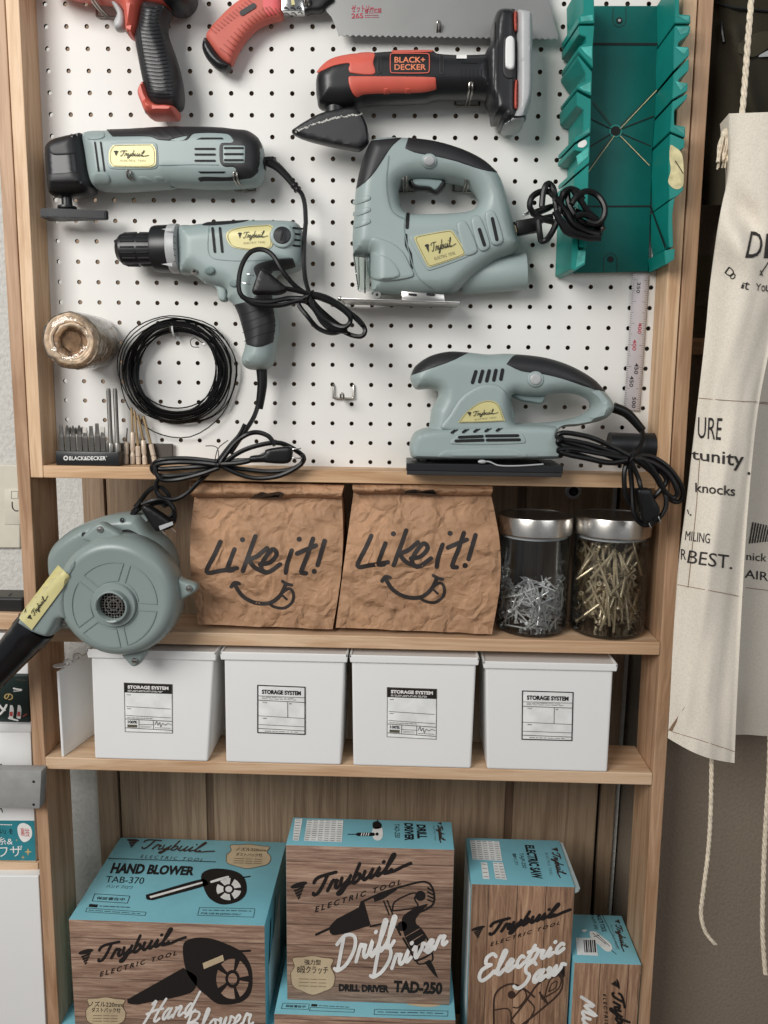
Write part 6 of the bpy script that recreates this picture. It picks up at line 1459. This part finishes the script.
b.lathe([(.008,0),(.0085,.004),(.008,.012)], u1(*H([(450,150)])[0], -.05), (.7,0,-.7), 'teal_grey_shaded', 16); b.obj('power_cord', t)
plug(t, X2, None, None, [(8,330),(28,318),(96,360),(142,396),(136,418),(84,432),(66,430),(14,352)], -.1, .018, ([(92,420),(112,448)], [(126,404),(152,436)]))
b = MB(); p = UY(X2([(80,410),(138,390),(142,404),(86,428)]), -.1095); b.add(list(p), [(0,1,2,3)], 'light_grey'); b.obj('plug_face', t)

# ================================================================ apron, jacket and what hangs at the right
P_ = crop(640, 80, 2.5625); Q = crop(640, 400, 3.414); R2 = crop(630, 680, 2.978); RC = crop(680, 110, 4.09)
Lx = np.array([(729,113.5),(729,135),(730,156),(731,169),(726,186),(720,212),(715,245),(709,291),(706,330),(702,365),(698,400),(692,450),(687,497),(678,564),(673,640),(670,700),(667.8,738)])
Rx = np.array([(800,111),(800,150),(799,200),(795,245),(785,290),(774,330),(765,370),(757.5,410),(753,450),(749.5,490),(745.5,540),(742.5,593),(740,640),(738,680),(736,720),(734.5,763)])
def curve(A_, v):
    s_ = np.concatenate([[0], np.cumsum(np.linalg.norm(np.diff(A_, axis=0), axis=1))]); s_ /= s_[-1]
    return np.stack([np.interp(v, s_, A_[:, 0]), np.interp(v, s_, A_[:, 1])], 1)
NV = 110; vv = np.linspace(0, 1, NV+1); LL, RR = curve(Lx, vv), curve(Rx, vv)
k_ = np.ones(9)/9
for A_ in (LL, RR):
    pad_ = np.concatenate([np.repeat(A_[:1], 4, 0), A_, np.repeat(A_[-1:], 4, 0)])
    A_[3:-3] = np.stack([np.convolve(pad_[:, i], k_, 'valid') for i in (0, 1)], 1)[3:-3]
NS = 44; ss = np.linspace(0, 1, NS+1); rows = []
for j in range(NV+1):
    v = vv[j]; front = []
    for s_ in ss:
        px = LL[j]*(1-s_)+RR[j]*s_; px = px+np.array([0, 5.0*v*v*math.sin(math.pi*s_)*(1 if v > .9 else v)])
        w_ = mnoise.noise(Vector((s_*2.2, v*5, 2)))*.008+mnoise.noise(Vector((s_*5+v*3, v*9, 7)))*.0035*(.4+v)
        fold = .022*math.exp(-((v-.135-.10*s_)/.03)**2)*math.exp(-((s_-.35)/.25)**2)-.018*math.exp(-((v-.19-.05*s_)/.035)**2)*math.exp(-((s_-.3)/.3)**2)
        yy = -.115-.022*math.sin(math.pi*min(1, s_*1.05))+w_+fold-.012*s_
        front.append(UY([px], yy)[0])
    a, z = front[0], front[-1]
    bl = [a+np.array([(.006+.02*min(1, v/.22))*u, .045*u, .001*u]) for u in (1, .7, .4, .2, .08)]
    n_v = max(0, min(1, (v-.18)/.25))
    bp = [z+np.array([-.018*math.sin(u*1.57), .012+.075*u, 0]) for u in (.15, .45, .8, 1)]
    e0 = bp[-1]; br = [e0+np.array([.012+.16*u, .07*u+.004*math.sin(9*u+v*4), .004*u-.03*u*v*v]) for u in np.linspace(.06, 1, 16)]
    rows.append(bl+front+bp+br)
W_ = len(rows[0]); cl = MB(); vs = [p for r_ in rows for p in r_]
cl.add(vs, [(j*W_+i, j*W_+i+1, (j+1)*W_+i+1, (j+1)*W_+i) for j in range(NV) for i in range(W_-1)], 'canvas', True)
t = thing('apron', u1(730, 430, -.12), 'long natural canvas work apron with black lettering, hung on a rope right of the rack', 'apron')
hs = hit(cl)
def tx(C, q, s_, bold=0, m_='apron_ink'): text(cl, hs, C(q), s_, m_, bold, 0, .0012, 2)
tx(D, [(712,742),(752,746),(744,826),(694,824)], 'D', .0); tx(D, [(762,748),(800,750),(790,828),(752,826)], 'I', .02)
ribbon(cl, hs, D([(740,880),(768,838)]), 1.1, 'apron_ink', .0012); ribbon(cl, hs, D([(742,866),(748,882)]), 1.0, 'apron_ink', .0012)
for q, s_ in (([(645,852),(666,868),(650,890),(630,872)], 'D'), ([(652,872),(668,876),(660,896),(645,890)], 'o'), ([(686,904),(694,905),(690,924),(680,922)], 'i'), ([(694,900),(710,904),(704,928),(690,926)], 't'), ([(728,906),(745,908),(740,932),(728,930)], 'Y'), ([(746,912),(758,914),(756,934),(744,932)], 'o'), ([(760,912),(774,914),(772,934),(758,932)], 'u')): tx(D, q, s_)
tx(Q, [(200,58),(282,62),(276,138),(198,130)], 'URE'); tx(Q, [(176,170),(354,180),(350,246),(178,212)], 'tunity', .01); dot(cl, hs, Q([(370,250)])[0], 1.6, 'apron_ink', .0012)
tx(Q, [(190,282),(324,294),(322,328),(190,314)], 'knocks', .01); tx(Q, [(158,446),(240,456),(238,490),(155,478)], 'MILING', 0); tx(Q, [(142,508),(160,510),(158,546),(141,544)], 'R', 0); tx(Q, [(170,512),(314,530),(312,578),(162,556)], 'BEST.', 0)
ribbon(cl, hs, Q([(164,375),(168,388)]), 1.0, 'apron_ink', .0012); dot(cl, hs, Q([(174,392)])[0], .9, 'apron_ink', .0012)
for k in range(9): ribbon(cl, hs, Q([(372+k*9,488-k*1),(384+k*9,418+k*2)]), 1.3, 'apron_ink', .0012)
tx(Q, [(362,520),(432,524),(430,552),(362,546)], 'nick', 0); tx(Q, [(358,578),(436,588),(436,618),(356,606)], 'AIR', .0)
for q in (P_([(152,815),(240,822),(326,826)]), Q([(205,200),(190,400),(165,640)]), Q([(130,630),(240,650),(350,672)]), Q([(360,640),(440,650)]), Q([(400,10),(440,14)]), R2([(114,150),(200,176),(310,212)])):
    ribbon(cl, hs, q, .55, 'seam_thread', .0008)
ap = cl.obj('cloth', t, 70, False)
def rope(pts, r, name, parent):
    C_ = cr3(pts, 8); T = np.gradient(C_, axis=0); T /= np.linalg.norm(T, axis=1)[:, None]; s_ = np.concatenate([[0], np.cumsum(np.linalg.norm(np.diff(C_, axis=0), axis=1))])
    n = int(s_[-1]/.0016); S_ = np.linspace(0, s_[-1], n); PP = np.stack([np.interp(S_, s_, C_[:, i]) for i in range(3)], 1); b = MB()
    u = np.array([1., 0, 0]); w_ = np.array([0, 1., 0])
    for k in range(3):
        ph = 2*math.pi*k/3; b.tube([p+r*.52*(math.cos(ph+q/(r*6)*2*math.pi*.55)*u+math.sin(ph+q/(r*6)*2*math.pi*.55)*w_) for p, q in zip(PP, S_)], r*.6, 'rope_cotton', 7, False, 1, False)
    return b.obj(name, parent)
X11_ = crop(690, 0, 7.87)
rope([UY([q], y)[0] for q, y in zip([(752.5,-40),(751,0),(748,40),(745,80),(742,116),(741,126)], (-.1,-.105,-.11,-.112,-.118,-.115))], .0036, 'neck_rope', t)
rope([UY([q[:2]], -.105)[0] for q in R2([(243,225),(243,252),(240,400),(232,520),(217,640),(212,700),(225,750),(253,786)])], .0030, 'tie_rope', t)
rope([UY([q[:2]], -.07)[0] for q in [(772,690),(770,740),(769,775),(767,804),(764,860),(762.5,920),(763.5,950),(765.5,974)]], .0034, 'tie_rope', t)
b = MB(); kn = u1(*RC([(182,130)])[0], -.1); rr = random.Random(4)
b.ball(u1(*RC([(186,100)])[0], -.1), .006, 'rope_cotton', 10, (1,1,1.3))
for k in range(16):
    x = rr.uniform(-.009, .007); b.tube([kn+np.array([x*.3, rr.uniform(-.004,.004), .012]), kn+np.array([x*.8, rr.uniform(-.006,.006), -.004]), kn+np.array([x+rr.uniform(-.003,.003), rr.uniform(-.006,.006), rr.uniform(-.022,-.034)])], .0013, 'rope_cotton', 5)
b.obj('rope_tassel', t)
# dark jacket behind
jk = MB(); rows = []
for j in range(40):
    v = j/39; r_ = []
    for i in range(40):
        u = i/39; px = 700+u*130; py = -70+v*275
        yy = .012-.03*math.sin(math.pi*u)+mnoise.noise(Vector((u*3, v*4, 1)))*.02+.012*math.sin(u*9+v*3)*v-.02*math.exp(-((u-.28-(v-.4)*.5)/.07)**2)*(1 if v > .35 else .3)
        r_.append(UY([(px, py)], yy)[0])
    rows.append(r_)
fl = [p for r_ in rows for p in r_]; jk.add(fl, [(j*40+i, j*40+i+1, (j+1)*40+i+1, (j+1)*40+i) for j in range(39) for i in range(39)], 'jacket_cloth', True)
t = thing('jacket', u1(740, 90, .03), 'dark olive jacket hanging behind the apron at the upper right', 'jacket')
jk.obj('jacket_body', t, 80, False); hj = hit(jk)
b = MB(); patch(b, hj, X11_([(380,350),(480,280),(614,255),(640,340),(560,420),(480,460),(400,440)]), 'jacket_flap' if 'jacket_flap' in MATS else (fabric('jacket_flap', (66,61,48), 900, .35, .12) and 'jacket_flap'), .003, 4.0); b.obj('pocket_flap', t)
b = MB(); patch(b, hj, X11_([(522,458),(600,412),(640,405),(640,450),(560,462)]), 'light_grey', .004, None, False); b.obj('lining', t)
b = MB(); b.tube(list(hj(np.array([q[:2] for q in X11_([(258,180),(268,240),(280,330)])]), .003)), .002, 'black_plastic', 6); b.obj('zip_pull', t)
b = MB(); b.tube(list(hj(np.array([q[:2] for q in X11_([(210,20),(330,60),(520,80),(614,90)])]), .002)), .0016, 'black_plastic', 6); b.obj('seam', t)
# switch plate, rail
b = MB(); plain('olive_plate', (104,96,74), .5, 0, .04); p = UY([(686,255),(760,255),(760,333),(686,333)], .066); b.hexa(list(p)+list(p+np.array([0,.004,0])), 'olive_plate', .001)
t = tag(b.obj('wall_plate'), 'olive wall plate with a small switch behind the apron edge', 'switch'); b = MB(); p = UY(RC([(76,740),(116,742),(114,806),(74,802)]), .065); b.hexa(list(p-np.array([0,.003,0]))+list(p+np.array([0,.001,0])), 'olive_plate', .001); b.obj('rocker', t)
b = MB(); p = UY([(680,338),(780,338),(780,354),(680,354)], .045); b.hexa(list(p)+list(p+np.array([0,.0248,0])), 'pine_x', .001); tag(b.obj('wall_rail'), 'pine rail on the wall behind the apron', 'rail')

# ================================================================ things at the far left
X10 = crop(0, 660, 4.45); Wc = crop(0, 440, 5.12); Vc = crop(0, 560, 7.31)
plain('cream_plate', (214,208,192), .5, 0, .02); plain('router_black', (30,29,29), .4, 0, .05); plain('box_green', (24,40,36), .4, 0, .06); plain('grey_paint', (150,150,148), .6, 0, .04, 40, .1); plain('book_teal', (44,128,140), .45, 0, .04); plain('mark_gold', (196,168,110), .5); plain('mark_red', (190,80,74), .5)
b = MB(); yw = WALL_Y-.001; p = UY(Wc([(-120,126),(112,126),(112,548),(-120,548)]), yw); b.hexa(list(p-np.array([0,.008,0]))+list(p), 'cream_plate', .002)
t = tag(b.obj('wall_panel'), 'cream wall plate with a socket, at the left edge behind the rack post', 'socket'); b = MB(); S = plane_y(yw-.009)
p = UY(Wc([(26,252),(120,252),(120,432),(26,432)]), yw-.008); b.hexa(list(p-np.array([0,.002,0]))+list(p), 'cream_plate', .001)
ribbon(b, plane_y(yw-.0105), Wc([(62,318),(64,346),(78,362),(92,362)]), 1.0, 'ink', .0003); frame_line(b, plane_y(yw-.0105), Wc([(58,262),(92,262),(92,300),(58,300)]), .3, 'ink_soft', .0003); b.obj('socket_face', t)
# neighbouring shelf boards
YN = -.03
def board(q, y0_, y1_, label, m_='shelf_wood', name='shelf_board', cat='shelf', grp=None):
    p = UY(q, y0_); b = MB(); b.hexa(list(p)+[r_*1.0+np.array([0, y1_-y0_, 0]) for r_ in p], m_, .001); return tag(b.obj(name), label, cat, grp)
board(Vc([(-300,380),(136,394),(130,512),(-300,500)]), YN, .034, 'short pine shelf board carrying the black router at the left edge', 'shelf_wood')
board([(-40,860),(38,863.5),(38,873),(-40,870)], YN, .034, 'pine shelf board beneath the teal book, at the left edge')
rt = UY(Vc([(-300,268),(168,276),(168,386),(-300,378)]), YN+.01); b = MB(); b.hexa(list(rt)+list(rt+np.array([0,.05,0])), 'router_black', .004, 3); t = tag(b.obj('router'), 'flat black router box lying on the short shelf at the left edge', 'router')
b = MB(); zt = rt[1][2]; b.add(UZ([q[:2] for q in Vc([(60,258),(88,240),(92,244),(64,262)])], zt+.0006), [(0,1,2,3)], 'slot'); b.obj('status_light', t)
def boxy(q, y, dep, m_, name, label, cat, bev=.0015):
    p = UY(q, y); b = MB(); b.hexa(list(p)+list(p+np.array([0,dep,0])), m_, bev); return b, plane_y(y), lambda: tag(b.obj(name), label, cat)
b, S, fin = boxy([(-60,633),(27.5,633),(28.3,676),(-60,676)], YN+.014, .04, 'white_plastic', 'white_box', 'white box half hidden by the blower nozzle, on top of the dark green box', 'box'); fin()
b, S, fin = boxy([(-60,674),(28.3,676),(29.5,723.5),(-60,722)], YN+.004, .055, 'box_green', 'product_box', 'dark green printed box standing on the white lidded tub', 'box')
text(b, S, X10([(20,146),(60,150),(58,180),(18,176)]), 'の', 'mark_gold', .02); ribbon(b, S, X10([(0,240),(14,226),(30,200)]), 2.2, 'white_ink', .0006); ribbon(b, S, X10([(-10,190),(10,215),(22,222)]), 2.2, 'white_ink', .0006)
for x in (46, 80): patch(b, S, X10([(x,200,1),(x+10,200,1),(x+16,220),(x+12,262,1),(x-6,258,1),(x-2,218)]), 'white_ink', .0006, None, False, 3); patch(b, S, X10([(x-1,228,1),(x+12,230,1),(x+11,250,1),(x-3,248,1)]), 'mark_red', .0009, None, False, 1)
ribbon(b, S, X10([(62,126),(96,132)]), 1.6, 'white_ink', .0006); ribbon(b, S, X10([(62,138),(94,136)]), .8, 'white_ink', .0006); ribbon(b, S, X10([(40,258),(80,268)]), 1.6, 'white_ink', .0006); ribbon(b, S, X10([(104,250),(118,240)]), .9, 'mark_red', .0006)
micro(b, S, X10([(70,84),(124,88),(124,94),(70,90)]), 1, 'ink_soft', .6, .0006); fin()
board([(-60,771.5),(32.5,772.5),(32.5,782),(-60,781)], YN, .034, 'pine shelf board behind the grey batten, under the white tub')
b, S, fin = boxy([(-60,731),(30.5,732),(32,771),(-60,770)], YN, .06, 'white_plastic', 'storage_tub', 'white lidded tub beneath the dark green box', 'tub')
p = UY([(-60,723),(31,724.5),(31.2,732.5),(-60,731.5)], YN-.004); b.hexa(list(p)+list(p+np.array([0,.066,0])), 'white_plastic', .0015); ribbon(b, S, X10([(0,468),(6,462),(8,472)]), .8, 'ink', .0005); fin()
b, S, fin = boxy([(-60,770),(41.5,771),(39.5,809),(-60,806)], FR-.020, .0198, 'grey_paint', 'grey_batten', 'grey painted batten nailed across the left post, below the tub', 'batten')
for q in ((150,541), (150,643)): dot(b, S, X10([q])[0], 1.3, 'slot', .0005)
fin()
b, S, fin = boxy([(-60,806),(34,808),(36,861.5),(-60,858)], YN+.004, .05, 'white_plastic', 'craft_book', 'white book with a teal wrapper lettered in Japanese, below the grey batten', 'book')
f = [q[:2] for q in X10([(-200,712),(153,714),(160,892),(-200,886)])]; b.add(S(np.array(f), .0007), [(0,1,2,3)], 'book_teal')
text(b, S, X10([(-8,785),(58,788),(58,822),(-8,820)]), '糸&', 'white_ink', .0, 0, .0011); text(b, S, X10([(-10,828),(100,824),(102,872),(-8,876)]), 'ワザ', 'white_ink', .0, 0, .0011); text(b, S, X10([(0,748),(58,750),(58,774),(0,772)]), 'い」を', 'ink', .01, 0, .0011); micro(b, S, X10([(0,724),(60,726),(60,738),(0,736)]), 1, 'white_ink', .9, .0011)
patch(b, S, X10([(80,740),(104,724),(136,740),(144,776),(130,800),(104,808),(84,780)]), 'white_ink', .0010, None, False)
text(b, S, X10([(92,744),(132,748),(134,786),(94,780)]), '裏技', 'mark_red', .0, 0, .0014)
for cx_, cy_, r_ in ((126,852,18), (104,876,10), (76,800,6)):
    cc = X10([(cx_,cy_)])[0]; r__ = r_/4.45; mb_ = 'mark_gold'
    b.add(S(np.array([(cc[0],cc[1]-r__),(cc[0]+r__*.2,cc[1]-r__*.2),(cc[0]+r__,cc[1]),(cc[0]+r__*.2,cc[1]+r__*.2),(cc[0],cc[1]+r__),(cc[0]-r__*.2,cc[1]+r__*.2),(cc[0]-r__,cc[1]),(cc[0]-r__*.2,cc[1]-r__*.2)]), .0011), [tuple(range(8))], mb_)
ribbon(b, S, X10([(0,664),(6,660),(12,676)]), .9, 'ink', .0005); fin()
b, S, fin = boxy([(-60,876),(38.5,876),(52.5,1165),(-60,1165)], FR+.006, .08, 'white_plastic', 'white_cabinet', 'white box cabinet standing on the floor at the lower left corner', 'cabinet'); fin()
